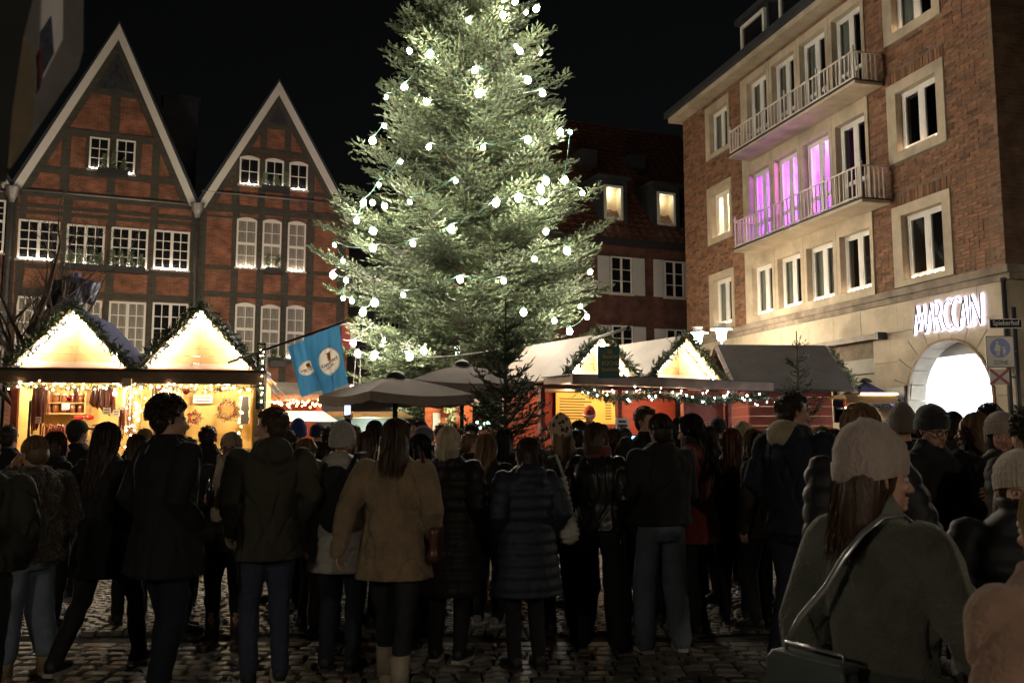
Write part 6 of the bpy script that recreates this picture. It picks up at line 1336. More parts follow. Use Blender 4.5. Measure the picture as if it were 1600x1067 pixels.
def beanie(M4, parent, col, kind='rib', name='knitted_hat', tall=0.0, cm=None):
    mb = MB(); n = 72 if kind == 'rib' else 28; rings = [(.103, .145, 1.035), (.106, .170, 1.05), (.106, .205, 1.045), (.101, .208, 1), (.100, .235, .97), (.084, .262 + tall * .3, .86), (.06, .285 + tall * .7, .62), (.03, .297 + tall, .33), (.006, .30 + tall, .06)]
    vs = []; fs = []
    for i, (ry, z, f) in enumerate(rings):
        f_ = (ry if i < 5 else .096 * f)
        for k in range(n):
            t = 6.28318 * k / n; rib = (1 + (.022 if k % 2 else -.006)) if kind == 'rib' else 1.0; tilt = -.16 * math.sin(t)
            vs.append((math.cos(t) * f_ * .93 * rib, math.sin(t) * f_ * 1.06 * rib - .016 - (.02 * max(0, i - 4) * .4), z - .006 + tilt * -.12 * (1 if i < 4 else .4)))
    for i in range(len(rings) - 1):
        for k in range(n): k2 = (k + 1) % n; fs.append((i * n + k, i * n + k2, (i + 1) * n + k2, (i + 1) * n + k))
    fs.append(tuple((len(rings) - 1) * n + k for k in range(n)))
    mb.add(vs, fs); me = mb.mesh(name, cm or mat('knit_' + '_'.join(str(int(c * 1000)) for c in col), col, .95, .2, 14, .7, 90, sheen=.4, stretch=(1, 1, .4)), smooth=kind != 'rib'); me.transform(M4); return link(name, me, parent)
def person(px_, ytop, Y, face=0, label='', coat=('cloth', (.02, .02, .022)), clen=.78, legs=((.02, .022, .03), 'denim'), hairs=('long', 'dark'), hat=None, fem=1, headyaw=0, headpitch=0,
           stride=0, arms=('pocket', 'pocket'), fine=0, bulk=1.0, hood=None, scarf=None, shoes=(.02, .02, .02), wide=1.0, H=None, collar=0.0, glasses=0, extra=None, boots=False, cap=None, ss=.05, lean=0.0, narrow=0):
    q = at(px_, ytop, Y); hat_up = .02 if hat else .005
    H = (q.z - hat_up) if H is None else H
    s = H / 1.75; fa = R(face); root = empty('person', (q.x, Y, 0), fa, label, 'person', None); seed = int(px_ * 7 + ytop) % 9973
    P = lambda x, y, z: Vector((x * s, (y + lean * max(0, z - .9)) * s, z * s)); sw = narrow or (.19 if fem else .215)
    # ---- joints
    hip = [P(-.09, 0, .90), P(.09, 0, .90)]; a = stride
    foot = [P(-.10 * wide, a, .07 + (.05 if a < 0 else 0)), P(.10 * wide, -a, .07 + (.06 if a > 0 else 0))]
    knee = [(hip[i] * .47 + foot[i] * .53) + Vector((0, .045 * s + abs(a) * .12, .02)) for i in (0, 1)]
    sh = [P(-sw, -.01, 1.425), P(sw, -.01, 1.425)]
    A = {'down': ((.26, -.04, 1.15), (.28, .0, .90)), 'swing': ((.27, -.16, 1.18), (.31, -.20, .94)), 'swingf': ((.25, .07, 1.17), (.25, .24, .97)), 'pocket': ((.27, -.10, 1.16), (.225, .08, .99)), 'front': ((.26, .02, 1.14), (.09, .27, 1.14)), 'hold': ((.25, .03, 1.13), (.13, .27, 1.2)),
         'face': ((.22, .17, 1.20), (.07, .15, 1.47)), 'up': ((.24, .22, 1.52), (.16, .30, 1.78)), 'low': ((.25, .05, 1.15), (.14, .26, 1.02)), 'reach': ((.26, .2, 1.2), (.2, .42, 1.22))}
    el = []; wr = []
    for i, k in enumerate(arms):
        e, w = A[k]; m = -1 if i == 0 else 1; el.append(P(e[0] * m, e[1], e[2])); wr.append(P(w[0] * m, w[1], w[2]))
    # ---- body, one mesh
    mb = MB(); sk = lambda v: v * s
    mb.capsule([P(0, 0, .92), P(0, -.01, 1.1), P(0, 0, 1.3), P(0, -.01, 1.42)], [sk(.105), sk(.09), sk(.095), sk(.065)], 12); mb.capsule([sh[0] + Vector((0, 0, -.03)), P(0, 0, 1.37), sh[1] + Vector((0, 0, -.03))], [sk(.045), sk(.07), sk(.045)], 8); mb.capsule([P(0, -.01, 1.40), P(0, -.005, 1.50)], [sk(.055), sk(.052)], 10)
    for i in (0, 1):
        mb.capsule([hip[i], knee[i], foot[i] + Vector((0, 0, .03))], [sk(.078), sk(.052), sk(.038)], 8); mb.capsule([sh[i], el[i], wr[i]], [sk(.05), sk(.04), sk(.029)], 8)
    bm_ = remesh(mb, .026, 1); V, T = arrays(bm_); bpy.data.meshes.remove(bm_); col = np.tile([[.55, .32, .23]], (len(V), 1)); VV = [V]; TT = [T]; CCs = [col]; off = len(V)
    hV, hT, hC = HEADS[(fem, fine)]; hb_m = Matrix.Translation(P(0, -.005, 1.465)) @ Matrix.Rotation(R(headyaw), 4, 'Z') @ Matrix.Rotation(R(headpitch), 4, 'X') @ Matrix.Diagonal((s, s, s, 1))
    M3 = np.array(hb_m.to_3x3()); t3 = np.array(hb_m.translation); VV.append(hV @ M3.T + t3); TT.append(hT + off); CCs.append(hC); off += len(hV)
    hands = []
    for i, k in enumerate(arms):
        if k == 'pocket': continue
        tn_, aim, pn = {'down': ('relax', (0, .05, -1), None), 'swing': ('relax', (0, -.1, -1), None), 'swingf': ('relax', (0, .4, -1), None), 'front': ('grip', (-.6, .6, .3), (0, -.2, -1)), 'hold': ('grip', (-.35, .8, .35), None), 'face': ('relax', (-.25, -.05, 1), (0, -1, 0)), 'up': ('grip', (-.1, .1, 1), (0, 1, 0)), 'low': ('relax', (-.4, .6, -.6), None), 'reach': ('grip', (0, 1, -.1), None)}[k]
        m = -1 if i == 0 else 1; aim = Vector((aim[0] * m, aim[1], aim[2])).normalized(); zax = -aim; xax = Vector(pn) * -1 if pn else Vector((m, 0, 0)); xax = (xax - zax * xax.dot(zax)).normalized(); yax = zax.cross(xax)
        hv, ht, hc = HANDS[tn_]; hv = hv.copy(); ht2 = ht
        rot = np.array(Matrix((xax, yax, zax)).transposed())
        if np.sign(yax.dot(Vector((0, 1, 0)) if abs(yax.y) > .3 else Vector((0, 0, 1)))) < 0: hv[:, 1] *= -1; ht2 = ht[:, ::-1]
        k2 = s * (.93 if fem else 1.04); o_ = np.array(wr[i] + aim * .0); VV.append((hv * k2) @ rot.T + o_); TT.append(ht2 + off); CCs.append(hc); off += len(hv); hands.append((i, wr[i] + aim * (.085 * k2)))
    b = link('body', np_mesh('body', np.vstack(VV), np.vstack(TT), M_skin, col=np.vstack(CCs), smooth=True), root)
    # ---- trousers
    mt = cmat('trousers_%s_%d_%d_%d' % (legs[1], *[int(c * 1000) for c in legs[0]]), legs[0], kind=legs[1]); mb = MB()
    mb.loft([(0, 0, .80 * s, .15 * s, .12 * s), (0, -.01 * s, .88 * s, .168 * s, .135 * s), (0, 0, .98 * s, .16 * s, .12 * s), (0, 0, 1.04 * s, .14 * s, .1 * s)], 16)
    for i in (0, 1):
        f0 = foot[i] + Vector((0, -.01 * s, .0 if not boots else .16 * s)); mb.capsule([hip[i] + Vector((0, 0, -.02)), hip[i] * .55 + knee[i] * .45, knee[i], knee[i] * .45 + f0 * .55, f0], [sk(.098), sk(.093), sk(.068 * wide), sk(.062 * wide), sk(.055 * wide)], 12)
    me = remesh(mb, .015 if Y < 8 else .02, 2)
    V, T = arrays(me)
    for i, v in enumerate(V):
        if Y < 8.5: nn = noise.noise(Vector((v[0] * 6, v[1] * 6, v[2] * 13 + seed))) * .009; V[i][0] += nn; V[i][1] += nn
    link('trousers', np_mesh('trousers', V, T, mt, smooth=True), root)
    # ---- shoes
    msh = mat('shoe_%d_%d_%d' % tuple(int(c * 1000) for c in shoes), shoes, .6, .2, 8, .2, 30); msl = mat('shoe_sole', (.4, .38, .35) if sum(shoes) > .9 or ss > .2 else (.02, .02, .02), .7, .1, 4, 0) if True else None
    for i in (0, 1):
        f = foot[i]; z0 = f.z - .07 * s; o = MB(); tw = R(9 if i == 0 else -9); c_, s_ = math.cos(tw), math.sin(tw)
        rg = [(-.07, .032, .035), (-.05, .040, .05), (0, .042, .06 if not boots else .1), (.06, .044, .042), (.12, .046, .033), (.165, .036, .026), (.182, .018, .016)]
        vs = []; fs = []; n = 12
        for yy, hw, hh in rg:
            for k in range(n): t = 6.28318 * k / n; X = math.cos(t) * hw; Z = max(-.8, math.sin(t)) * hh + hh * .8; vs.append((f.x + (X * c_ - yy * s_) * s, f.y + (X * s_ + yy * c_) * s, z0 + (Z + .02) * s))
        for a_ in range(len(rg) - 1):
            for k in range(n): k2 = (k + 1) % n; fs.append((a_ * n + k, (a_ + 1) * n + k, (a_ + 1) * n + k2, a_ * n + k2))
        fs += [tuple(range(n)), tuple((len(rg) - 1) * n + k for k in range(n - 1, -1, -1))]; o.add(vs, fs)
        if boots: o.tube([f + Vector((0, -.01, 0)), f + Vector((0, -.015, .2 * s))], [.055 * s, .062 * s], 12)
        sh_ = o.build('shoe', msh, root, smooth=True)
        so_ = MB(); so_.prism([(0, 0), (1, 0), (1, 1)], 0, 1); so_ = MB(); ol = [(-.035, -.075), (.035, -.075), (.045, 0), (.049, .1), (.038, .165), (0, .188), (-.038, .165), (-.049, .1), (-.045, 0)]
        lo = [(f.x + (x_ * c_ - y_ * s_) * s, f.y + (x_ * s_ + y_ * c_) * s) for x_, y_ in ol]; so_.add([(x_, y_, z0 + .001) for x_, y_ in lo] + [(x_, y_, z0 + .026 * s) for x_, y_ in lo], [tuple(range(8, -1, -1)), tuple(range(9, 18))] + [(k, (k + 1) % 9, (k + 1) % 9 + 9, k + 9) for k in range(9)])
        so_.build('sole', mat('sole_light', (.45, .43, .4), .7, .1, 4, 0) if ss > .2 else mat('sole_dark', (.03, .03, .03), .7, .1, 4, 0), sh_)
        if extra and 'stripes' in extra:
            st_ = MB()
            for k in range(3): yy = .03 + k * .028; [st_.bar((f.x + m_ * .043 * s + 0, f.y + yy * s, z0 + .03 * s), (f.x + m_ * .040 * s, f.y + (yy - .02) * s, z0 + .075 * s), .012 * s, .006 * s, up=(1, 0, 0)) for m_ in (-1, 1)]
            st_.build('stripe', M_white, sh_)
    # ---- coat
    kind, cc = coat; mc_ = cmat('coat_%s_%d_%d_%d' % (kind, *[int(c * 1000) for c in cc]), cc, kind=kind) if kind != 'leo' else None
    bk = bulk; hem = clen; mb = MB(); fl = .02 + (.10 if not narrow else .03) * max(0, .95 - hem); rs = []
    L = lambda z, rx, ry, y=0: rs.append((0, (y + lean * max(0, z - .9)) * s, z * s, rx * s * bk, ry * s * bk))
    L(hem, .205 + fl, .155 + fl)
    if hem < .9: L((hem + .95) / 2, .208 + fl * .5, .16 + fl * .5)
    L(.97, .205, .158); L(1.1, .188 if fem else .20, .142, -.005); L(1.22, .198 if fem else .215, .15, -.01); L(1.34, .205 if fem else .225, .148, -.012); L(1.42, .18 if fem else .20, .115, -.015); L(1.468, .132, .095, -.014); L(1.505 + collar * .3, .088, .084, -.010); L(1.53 + collar * .3, .078, .076, -.010)
    
    if collar: L(1.53 + collar, .082, .085, -.006)
    mb.loft(rs, 20)
    ar = {'wool': 1.1, 'puffer': 1.22, 'fur': 1.25, 'leather': 1.05}.get(kind, 1.05)
    for i in (0, 1):
        w2 = wr[i] + (wr[i] - el[i]).normalized() * (.02 if arms[i] != 'pocket' else .06); mb.capsule([sh[i] + Vector((0, 0, -.01)), (sh[i] + el[i]) * .5, el[i], (el[i] + wr[i]) * .5, w2], [sk(.072 * ar), sk(.070 * ar), sk(.062 * ar), sk(.056 * ar), sk(.046 * ar)], 12)
    if hood: 
        mb.ball(P(0, -.105, 1.46), (sk(.13), sk(.075), sk(.10)), 14, 10); mb.ball(P(0, -.03, 1.50), (sk(.115), sk(.11), sk(.05)), 14, 8)
    if scarf and scarf != 'hood': pass
    vx = .012 if fine else (.016 if Y < 8 else .021); me = remesh(mb, vx, 3); V, T = arrays(me); bpy.data.meshes.remove(me)
    amp = {'wool': .010, 'puffer': .004, 'fur': .016, 'leather': .012}.get(kind, .013)
    for i, v in enumerate(V):
        x_, y_, z_ = v; q_ = Vector((x_ * 5, y_ * 5, z_ * 2.4 + seed)); n1 = noise.noise(q_ * 1.5); nn = noise.noise(q_) * amp * 1.7 + noise.noise(q_ * 3.1) * amp * .6 - amp * 1.6 * max(0, .12 - abs(n1)) / .12 * (Y < 9)
        if kind == 'puffer': nn += .013 * abs(math.sin(z_ / s * math.pi / .085)) - .006
        if kind == 'fur': nn += noise.noise(Vector((x_ * 40, y_ * 40, z_ * 30))) * .012
        if z_ < 1.0 * s and kind != 'puffer': nn += .010 * math.sin(math.atan2(y_, x_) * 7 + seed) * (1.0 * s - z_) * 2.0
        r_ = math.hypot(x_, y_) + 1e-6; nn = max(nn, -.016); V[i][0] += x_ / r_ * nn; V[i][1] += y_ / r_ * nn
    co_ = link('coat', np_mesh('coat', V, T, mc_, smooth=True), root)
    if kind == 'fur':       # loose fur tips
        g = np.random.default_rng(seed); ii = g.integers(0, len(V), 3200); o_ = V[ii] - np.array([0, 0, 1.1 * s]); o_[:, 2] *= .2; o_ /= np.linalg.norm(o_, axis=1)[:, None] + 1e-6
        pts = np.stack([V[ii] + o_ * (.0 + .006 * k) + np.array([0, 0, -.002 * k * k]) for k in range(4)], 1) + g.normal(0, .002, (len(ii), 4, 3)) * np.arange(4)[None, :, None]
        RV, RF, RC = ribbons('f', pts, .003, mc_, None, seed); tag(link('fur_tips', np_mesh('fur_tips', RV, RF, mc_), co_), kind='stuff')
    if hood and hood is not True:
        mb = MB(); mb.ball(P(0, -.115, 1.47), (sk(.125), sk(.07), sk(.10)), 14, 10); mb.ball(P(0, -.02, 1.515), (sk(.105), sk(.105), sk(.048)), 14, 8); me = remesh(mb, .012, 3); me.materials.append(cmat('hood_cloth_%d' % int(hood[0] * 1000), hood, kind='wool')); link('hood', me, root)
    # ---- scarf
    if scarf:
        mb = MB()
        for k in range(3): mb.capsule([P(math.cos(t) * .088, math.sin(t) * .085 - .005, 1.475 + .028 * k + .012 * math.sin(t * 2 + k)) for t in np.linspace(0, 6.28, 12)], [sk(.026)] * 12, 8)
        if len(scarf) > 3: mb.capsule([P(-.04, .10, 1.5), P(-.07, .17, 1.36), P(-.08, .185, 1.15), P(-.09, .18, .88)], [sk(.04), sk(.06), sk(.07), sk(.075)], 10, .4); mb.capsule([P(.05, .10, 1.5), P(.05, .18, 1.3), P(.04, .19, 1.08)], [sk(.04), sk(.055), sk(.065)], 10, .4)
        me = remesh(mb, .012, 2); me.materials.append(cmat('scarf_%d_%d' % (int(scarf[0] * 1000), int(scarf[2] * 1000)), scarf[:3], kind='wool')); link('scarf', me, root)
    # ---- hair, hat, glasses
    if hairs: hair(hairs[0], hmat(hairs[1]), root, hb_m, fine or Y < 6.6, seed, bool(hat))
    if hat: beanie(hb_m, root, hat[:3], 'rib' if (fine and len(hat) < 4) else 'plain', tall=hat[3] if len(hat) > 3 else 0, cm=hat[4] if len(hat) > 4 else None)
    if cap:
        mb = MB(); mb.ball((0, -.016, .20), (.092, .106, .088), 20, 12); mb.add([(-.07, .06, .205), (.07, .06, .205), (.06, .15, .19), (-.06, .15, .19), (-.07, .06, .213), (.07, .06, .213), (.06, .15, .197), (-.06, .15, .197)], [(3, 2, 1, 0), (4, 5, 6, 7), (0, 1, 5, 4), (1, 2, 6, 5), (2, 3, 7, 6), (3, 0, 4, 7)]); me = mb.mesh('cap', cmat('cap_cloth', cap), smooth=True); me.transform(hb_m); link('cap', me, root)
    if glasses:
        mb = MB()
        for m in (-1, 1):
            pts = [(m * .033 + .025 * math.cos(t), .099, .134 + .019 * math.sin(t)) for t in np.linspace(0, 6.28, 14)]; mb.tube(pts, .003, 5); mb.tube([(m * .058, .097, .138), (m * .078, .0, .145)], .0028, 5)
        mb.tube([(-.008, .1, .138), (.008, .1, .138)], .003, 5); me = mb.mesh('glasses', M_dark); me.transform(hb_m); link('glasses', me, root)
    return dict(root=root, s=s, P=P, wr=wr, hands=hands, fa=fa, hm=hb_m)
BK = (.009, .009, .011); NV = (.011, .014, .028); JN = (.04, .052, .09); DJ = (.018, .024, .042)
ppl = {}
def PP(key, *a, **k): ppl[key] = person(*a, **k)
# -- front rank, left to right
PP('edge', -22, 668, 4.9, 20, 'person in a dark olive jacket cut off by the left edge', ('cloth', (.030, .028, .018)), .92, fem=0, hairs=('short', 'dark'))
PP('fur', 58, 678, 5.9, 60, 'person in a brown fur jacket and pale blue jeans, hair in a bun', ('fur', (.040, .025, .014)), .86, ((.16, .20, .27), 'denim'), ('bun', 'dblond'), headpitch=-12, arms=('face', 'pocket'), shoes=(.30, .22, .13), wide=1.5, bulk=1.12, boots=True)
PP('cap', 124, 655, 8.7, -20, 'person in a dark cap and black jacket at the sausage counter', ('cloth', BK), .9, fem=0, hairs=('short', 'dark'), cap=(.03, .028, .028), shoes=(.1, .1, .1), ss=.3, stride=.12)
PP('longhair', 172, 657, 6.2, -15, 'person with long dark brown hair and a black coat, striding, before the sausage stall', ('cloth', BK), .66, hairs=('long', 'dark'), stride=-.30, ss=.3, legs=(BK, 'cloth'))
PP('curly', 268, 618, 5.5, -38, 'tall person with curly dark hair in a black knee-length coat', ('cloth', (.009, .009, .010)), .72, (NV, 'denim'), ('curly', 'dark'), fem=0, headyaw=-22, wide=1.15, stride=.08, bulk=1.1, arms=('pocket', 'pocket'))
PP('behindcurly', 326, 663, 8.6, 10, 'person with dark hair and upturned collar between the curly-haired and the scarfed one', ('cloth', BK), .85, fem=0, hairs=('short', 'dark'), collar=.04)
PP('scarf', 361, 673, 6.9, 185, 'person facing the camera with glasses and a long cream scarf', ('cloth', (.02, .018, .016)), .78, (BK, 'cloth'), ('bun', 'white'), glasses=1, scarf=(.42, .36, .26, 1), arms=('pocket', 'hold'), shoes=(.06, .035, .02), boots=True, fine=1)
PP('parka', 424, 634, 5.9, 28, 'person in a long dark olive parka and blue jeans looking left', ('cloth', (.045, .042, .030)), .78, (JN, 'denim'), ('short', 'brown'), fem=0, headyaw=48, hood=True, extra=('stripes',), ss=.3, fine=1, bulk=.95)
PP('bluehat', 465, 656, 9.8, 30, 'person in a bright blue beanie behind the parka', ('cloth', BK), .9, hat=(.02, .05, .22, .03), hairs=None, fem=0)
PP('blondface', 484, 683, 7.6, -70, 'blond person turned to the right beside the blue beanie', ('cloth', BK), .85, hairs=('mid', 'dblond'), headyaw=-10)
PP('brownpuffer', 512, 688, 7.3, -10, 'person in a brown quilted jacket half hidden by the grey jacket', ('puffer', (.075, .048, .03)), .85, ((.12, .10, .08), 'cloth'), ('mid', 'dark'), hood=True)
PP('greyjacket', 537, 659, 6.25, -8, 'person in a light grey quilted coat and beanie with a black backpack', ('puffer', (.38, .36, .33)), .70, (DJ, 'denim'), None, hat=(.34, .31, .29, .02), hood=True, arms=('down', 'pocket'), fine=1)
PP('beige', 619, 651, 5.6, -4, 'person with wavy brown hair walking away in a beige wool coat', ('wool', (.27, .19, .115)), .74, ((.022, .024, .032), 'cloth'), ('mid', 'brown'), stride=.26, arms=('swing', 'pocket'), shoes=(.42, .36, .28), boots=True, bulk=1.04, fine=1)
PP('whitebob', 702, 664, 6.5, -16, 'person with a white blond bob in a long black quilted coat', ('puffer', (.016, .013, .012)), .50, (BK, 'cloth'), ('bob', 'white'), arms=('pocket', 'pocket'), bulk=1.1, collar=.05, fine=1, ss=.3)
PP('greybluehat', 664, 663, 8.2, -25, 'person in a grey blue beanie behind the beige coat', ('cloth', (.07, .05, .03)), .85, hairs=('mid', 'dblond'), hat=(.10, .11, .18))
PP('blondlong', 764, 676, 7.7, -30, 'person with long straight dark blond hair and a black jacket', ('cloth', BK), .85, hairs=('long', 'dblond'), ss=.3, shoes=(.3, .3, .3), headyaw=-15)
PP('navy', 822, 681, 6.3, 22, 'person in a long navy quilted coat with a hood and brown hair', ('puffer', (.016, .022, .042)), .55, (BK, 'cloth'), ('mid', 'dark'), hood=True, bulk=1.12, headyaw=20)
M_leo = mat('spotted_hat', (.45, .36, .26), .9, .1, 6, .4, 60); 
_n = M_leo.node_tree.nodes; _l = M_leo.node_tree.links; _v = _n.new('ShaderNodeTexVoronoi'); _v.inputs['Scale'].default_value = 24; _c = _n.new('ShaderNodeTexCoord'); _l.new(_c.outputs['Object'], _v.inputs['Vector']); _r = _n.new('ShaderNodeValToRGB'); _r.color_ramp.interpolation = 'CONSTANT'; _r.color_ramp.elements[0].color = (.06, .035, .025, 1); _r.color_ramp.elements[1].position = .42; _r.color_ramp.elements[1].color = (.48, .38, .28, 1); _l.new(_v.outputs['Distance'], _r.inputs[0]); _l.new(_r.outputs[0], _n['Principled BSDF'].inputs['Base Color'])
PP('leopard', 874, 648, 7.4, 22, 'person in a spotted brown and cream hat and black fluffy coat', ('fur', (.014, .012, .012)), .80, (BK, 'cloth'), ('mid', 'dblond'), hat=(.4, .3, .2, .02, M_leo))
PP('bob', 934, 658, 6.9, -32, 'person with a dark chin-length bob, black leather jacket and white side stripe', ('leather', (.015, .013, .013)), .90, (BK, 'cloth'), ('bob', 'brown'), headyaw=-22, scarf=(.16, .03, .025), wide=1.7, ss=.05, fine=1)
PP('quiff', 1010, 633, 8.2, 205, 'young person with short curly hair facing the camera near the stall', ('cloth', BK), .85, hairs=('short', 'brown'), fem=0, headyaw=20, fine=1)
PP('jeans', 1030, 644, 6.8, 12, 'person with dark hair in a bun, black jacket and wide grey jeans', ('cloth', (.011, .011, .012)), .93, ((.12, .14, .18), 'denim'), ('bun', 'dark'), wide=1.4, bulk=1.22, arms=('pocket', 'front'), shoes=(.1, .1, .1), ss=.3)
PP('redcoat', 1082, 644, 7.4, 62, 'person with long black hair in a dark red coat', ('wool', (.17, .022, .012)), .72, (BK, 'cloth'), ('long', 'black'), headpitch=-12, arms=('low', 'pocket'), scarf=(.03, .03, .04), bulk=1.05, fine=1)
PP('auburn', 1143, 667, 7.9, -12, 'person with long auburn hair and a black coat right of the red coat', ('cloth', BK), .75, (BK, 'cloth'), ('long', 'auburn'))
PP('hoodman', 1240, 610, 6.2, -55, 'tall person in a dark jacket with a cream hood lying on the shoulders', ('cloth', NV), .85, (NV, 'cloth'), ('short', 'dark'), fem=0, headyaw=-30, hood=(.40, .33, .22), ss=.3, arms=('pocket', 'front'), stride=-.12, fine=1)
PP('behindgreen', 1338, 627, 4.3, 10, 'person with long light brown hair in a black hooded coat behind the pink hat', ('puffer', (.014, .014, .017)), .72, (BK, 'cloth'), ('long', 'dblond'), hood=True, fine=1)
PP('greygreen', 1366, 657, 2.45, -58, 'person in a pink knitted hat and grey green wool coat, nearest on the right', ('wool', (.135, .145, .115)), .45, (BK, 'cloth'), ('mid', 'brown'), hat=(.42, .33, .30, .015), arms=('down', 'low'), headyaw=-28, fine=1, collar=.05, bulk=.80, narrow=.155)
PP('greycap', 1407, 634, 6.3, -10, 'person in a grey brown beanie left of the one with glasses', ('cloth', BK), .8, hairs=None, fem=0, hat=(.15, .12, .10, .03))
PP('glasses', 1452, 629, 5.6, 195, 'person in a black beanie and glasses facing the camera before the shop', ('cloth', (.014, .014, .018)), .8, (BK, 'cloth'), ('short', 'dark'), fem=0, hat=(.018, .018, .02, .0), glasses=1, headpitch=-10, fine=1, arms=('hold', 'pocket'), collar=.02)
PP('blondright', 1516, 642, 6.1, 55, 'person with long blond hair looking left before the bright shop arch', ('cloth', BK), .8, (BK, 'cloth'), ('long', 'dblond'), fine=1)
PP('beigehat', 1563, 640, 5.6, 150, 'person in a beige beanie and dark padded coat near the street signs', ('puffer', (.022, .017, .016)), .7, (BK, 'cloth'), ('bob', 'dark'), hat=(.36, .29, .24), headyaw=10, fine=1)
PP('edger', 1602, 643, 5.1, 10, 'dark-haired person in a dark hooded coat at the right edge', ('puffer', (.018, .016, .016)), .7, (BK, 'cloth'), ('curly', 'dark'), hood=True)
PP('whitehat', 1594, 697, 3.0, 150, 'person in a ribbed white knit hat and black quilted jacket at the right edge', ('puffer', (.013, .014, .017)), .80, (BK, 'cloth'), ('mid', 'auburn'), hat=(.52, .45, .37), headyaw=8, fine=1, collar=.05, bulk=1.12, hood=True, arms=('low', 'low'))
PP('pink', 1642, 735, 1.95, 14, 'blond person in a pinkish beige coat cut off by the lower right corner', ('wool', (.36, .22, .165)), .70, (BK, 'cloth'), ('long', 'blond'), fine=1, bulk=1.12)
# -- second rows
rows = [(16, 662, 8.4, 0, 'dark-haired person behind the one in the fur jacket', 'short', 'brown', None, 0), (438, 672, 10.5, 20, 'bareheaded person between parka and blue beanie in the background', 'short', 'grey', None, 0), (497, 660, 11.5, -10, 'person in a navy beanie below the blue flags', None, '', (.02, .025, .07, .0), 0),
        (585, 655, 9.2, 15, 'person with long dark wavy hair left of the beige coat', 'long', 'dark', None, 1), (636, 656, 10.8, -8, 'dark-haired person below the glowing bulb under the parasol', 'short', 'dark', None, 0), (652, 654, 9.4, 150, 'person with long brown hair facing the camera in the crowd', 'long', 'brown', None, 1),
        (735, 659, 10.2, 5, 'person with black hair beside the parasol pole', 'short', 'black', None, 0), (555, 663, 12.0, 0, 'small figure with fair hair far back under the parasol edge', 'short', 'dblond', None, 0), (905, 655, 9.8, -15, 'dark-haired person between spotted hat and bob', 'bob', 'dark', None, 1),
        (972, 664, 9.6, 30, 'person with brown hair before the stall post', 'short', 'brown', None, 0), (1121, 650, 10.2, 0, 'person in a black beanie in front of the red hut planks', None, '', (.015, .015, .018, .0), 0), (1158, 656, 9.8, 10, 'person in a cream fluffy hat in front of the red hut', 'mid', 'dblond', (.42, .34, .24, .0), 1),
        (1176, 668, 8.8, -20, 'person with dark blond hair left of the cream hood', 'mid', 'dblond', None, 1), (1204, 664, 9.4, 0, 'dark-haired person half hidden by the cream hood', 'short', 'dark', None, 0), (1281, 664, 8.6, 20, 'fair-haired person right of the cream hood', 'mid', 'blond', None, 1), (1304, 668, 9.6, -30, 'dark-haired person at the red post of the hut', 'bob', 'dark', None, 1),
        (1326, 650, 12.0, 0, 'small dark-haired figure under the hut awning', 'short', 'black', None, 0), (1424, 645, 8.2, 10, 'person with black hair before the arch edge', 'short', 'black', None, 0), (1487, 641, 8.2, -15, 'dark-haired person between glasses and long blond hair', 'bob', 'dark', None, 1), (1541, 632, 9.0, 30, 'dark curly-haired person against the bright shop arch', 'curly', 'black', None, 0),
        (1390, 652, 9.5, 0, 'person with grey hair behind the grey brown beanie', 'short', 'grey', None, 0), (228, 668, 10.5, 0, 'person with fair hair at the stall behind the curly-haired one', 'mid', 'blond', None, 1), (455, 690, 8.4, 40, 'brown-haired person low in the crowd beside the parka', 'bob', 'brown', None, 1), (608, 668, 11.6, 0, 'person in a grey beanie deep in the crowd behind the beige coat', None, '', (.12, .12, .12, .0), 0),
        (688, 660, 11.2, 20, 'brown-haired person deep in the crowd before the orange hut', 'short', 'brown', None, 0), (790, 668, 9.0, -20, 'dark-haired person in front of the dark unlit fir', 'mid', 'black', None, 1), (1062, 650, 9.7, -10, 'person with a dark bob behind the red coat', 'bob', 'black', None, 1), (1350, 655, 9.0, 15, 'person with brown hair behind the light brown long hair', 'mid', 'brown', None, 1),
        (92, 672, 7.6, -40, 'dark-haired person right behind the brown fur jacket, turned to the stall', 'bob', 'dark', None, 1), (214, 676, 7.8, 30, 'brown-haired person wedged between long hair and curly hair', 'mid', 'brown', None, 1), (294, 680, 7.4, -60, 'short-haired person almost hidden by the curly-haired one', 'short', 'brown', None, 0),
        (446, 668, 8.8, 70, 'person in profile with dark hair right of the olive parka', 'short', 'dark', None, 0), (576, 672, 7.7, -35, 'person with brown hair between grey jacket and beige coat', 'mid', 'brown', None, 1), (652, 676, 7.2, 65, 'dark-haired person looking left behind the beige coat shoulder', 'bob', 'black', None, 1),
        (738, 672, 8.4, -75, 'person turned right between the white bob and the long blond hair', 'short', 'dblond', None, 0), (896, 668, 8.6, 80, 'dark-haired person in profile between spotted hat and bob', 'short', 'black', None, 0), (962, 668, 8.4, -70, 'brown-haired person in profile right of the bob', 'mid', 'brown', None, 1),
        (1104, 664, 8.9, 120, 'person turned back towards the camera right of the red coat', 'mid', 'dark', None, 1), (1180, 672, 7.6, 50, 'dark-haired person behind the auburn hair', 'bob', 'dark', None, 1), (1290, 668, 7.4, -60, 'person with short dark hair behind the cream hood', 'short', 'black', None, 0)]
for i, (a, b, Y, fc, lab, hs_, hc_, ht_, fm) in enumerate(rows):
    PP('row%d' % i, a, b, Y, fc, lab, (('cloth', 'puffer')[i % 2], [BK, (.02, .018, .02), (.03, .022, .016), (.016, .02, .03)][i % 4]), .8, (BK, 'cloth'), (hs_, hc_) if hs_ else None, hat=ht_, fem=fm, arms=[('pocket', 'pocket'), ('low', 'pocket'), ('pocket', 'hold'), ('down', 'low'), ('hold', 'low')][i % 5], bulk=[1, 1.06, .95][i % 3])
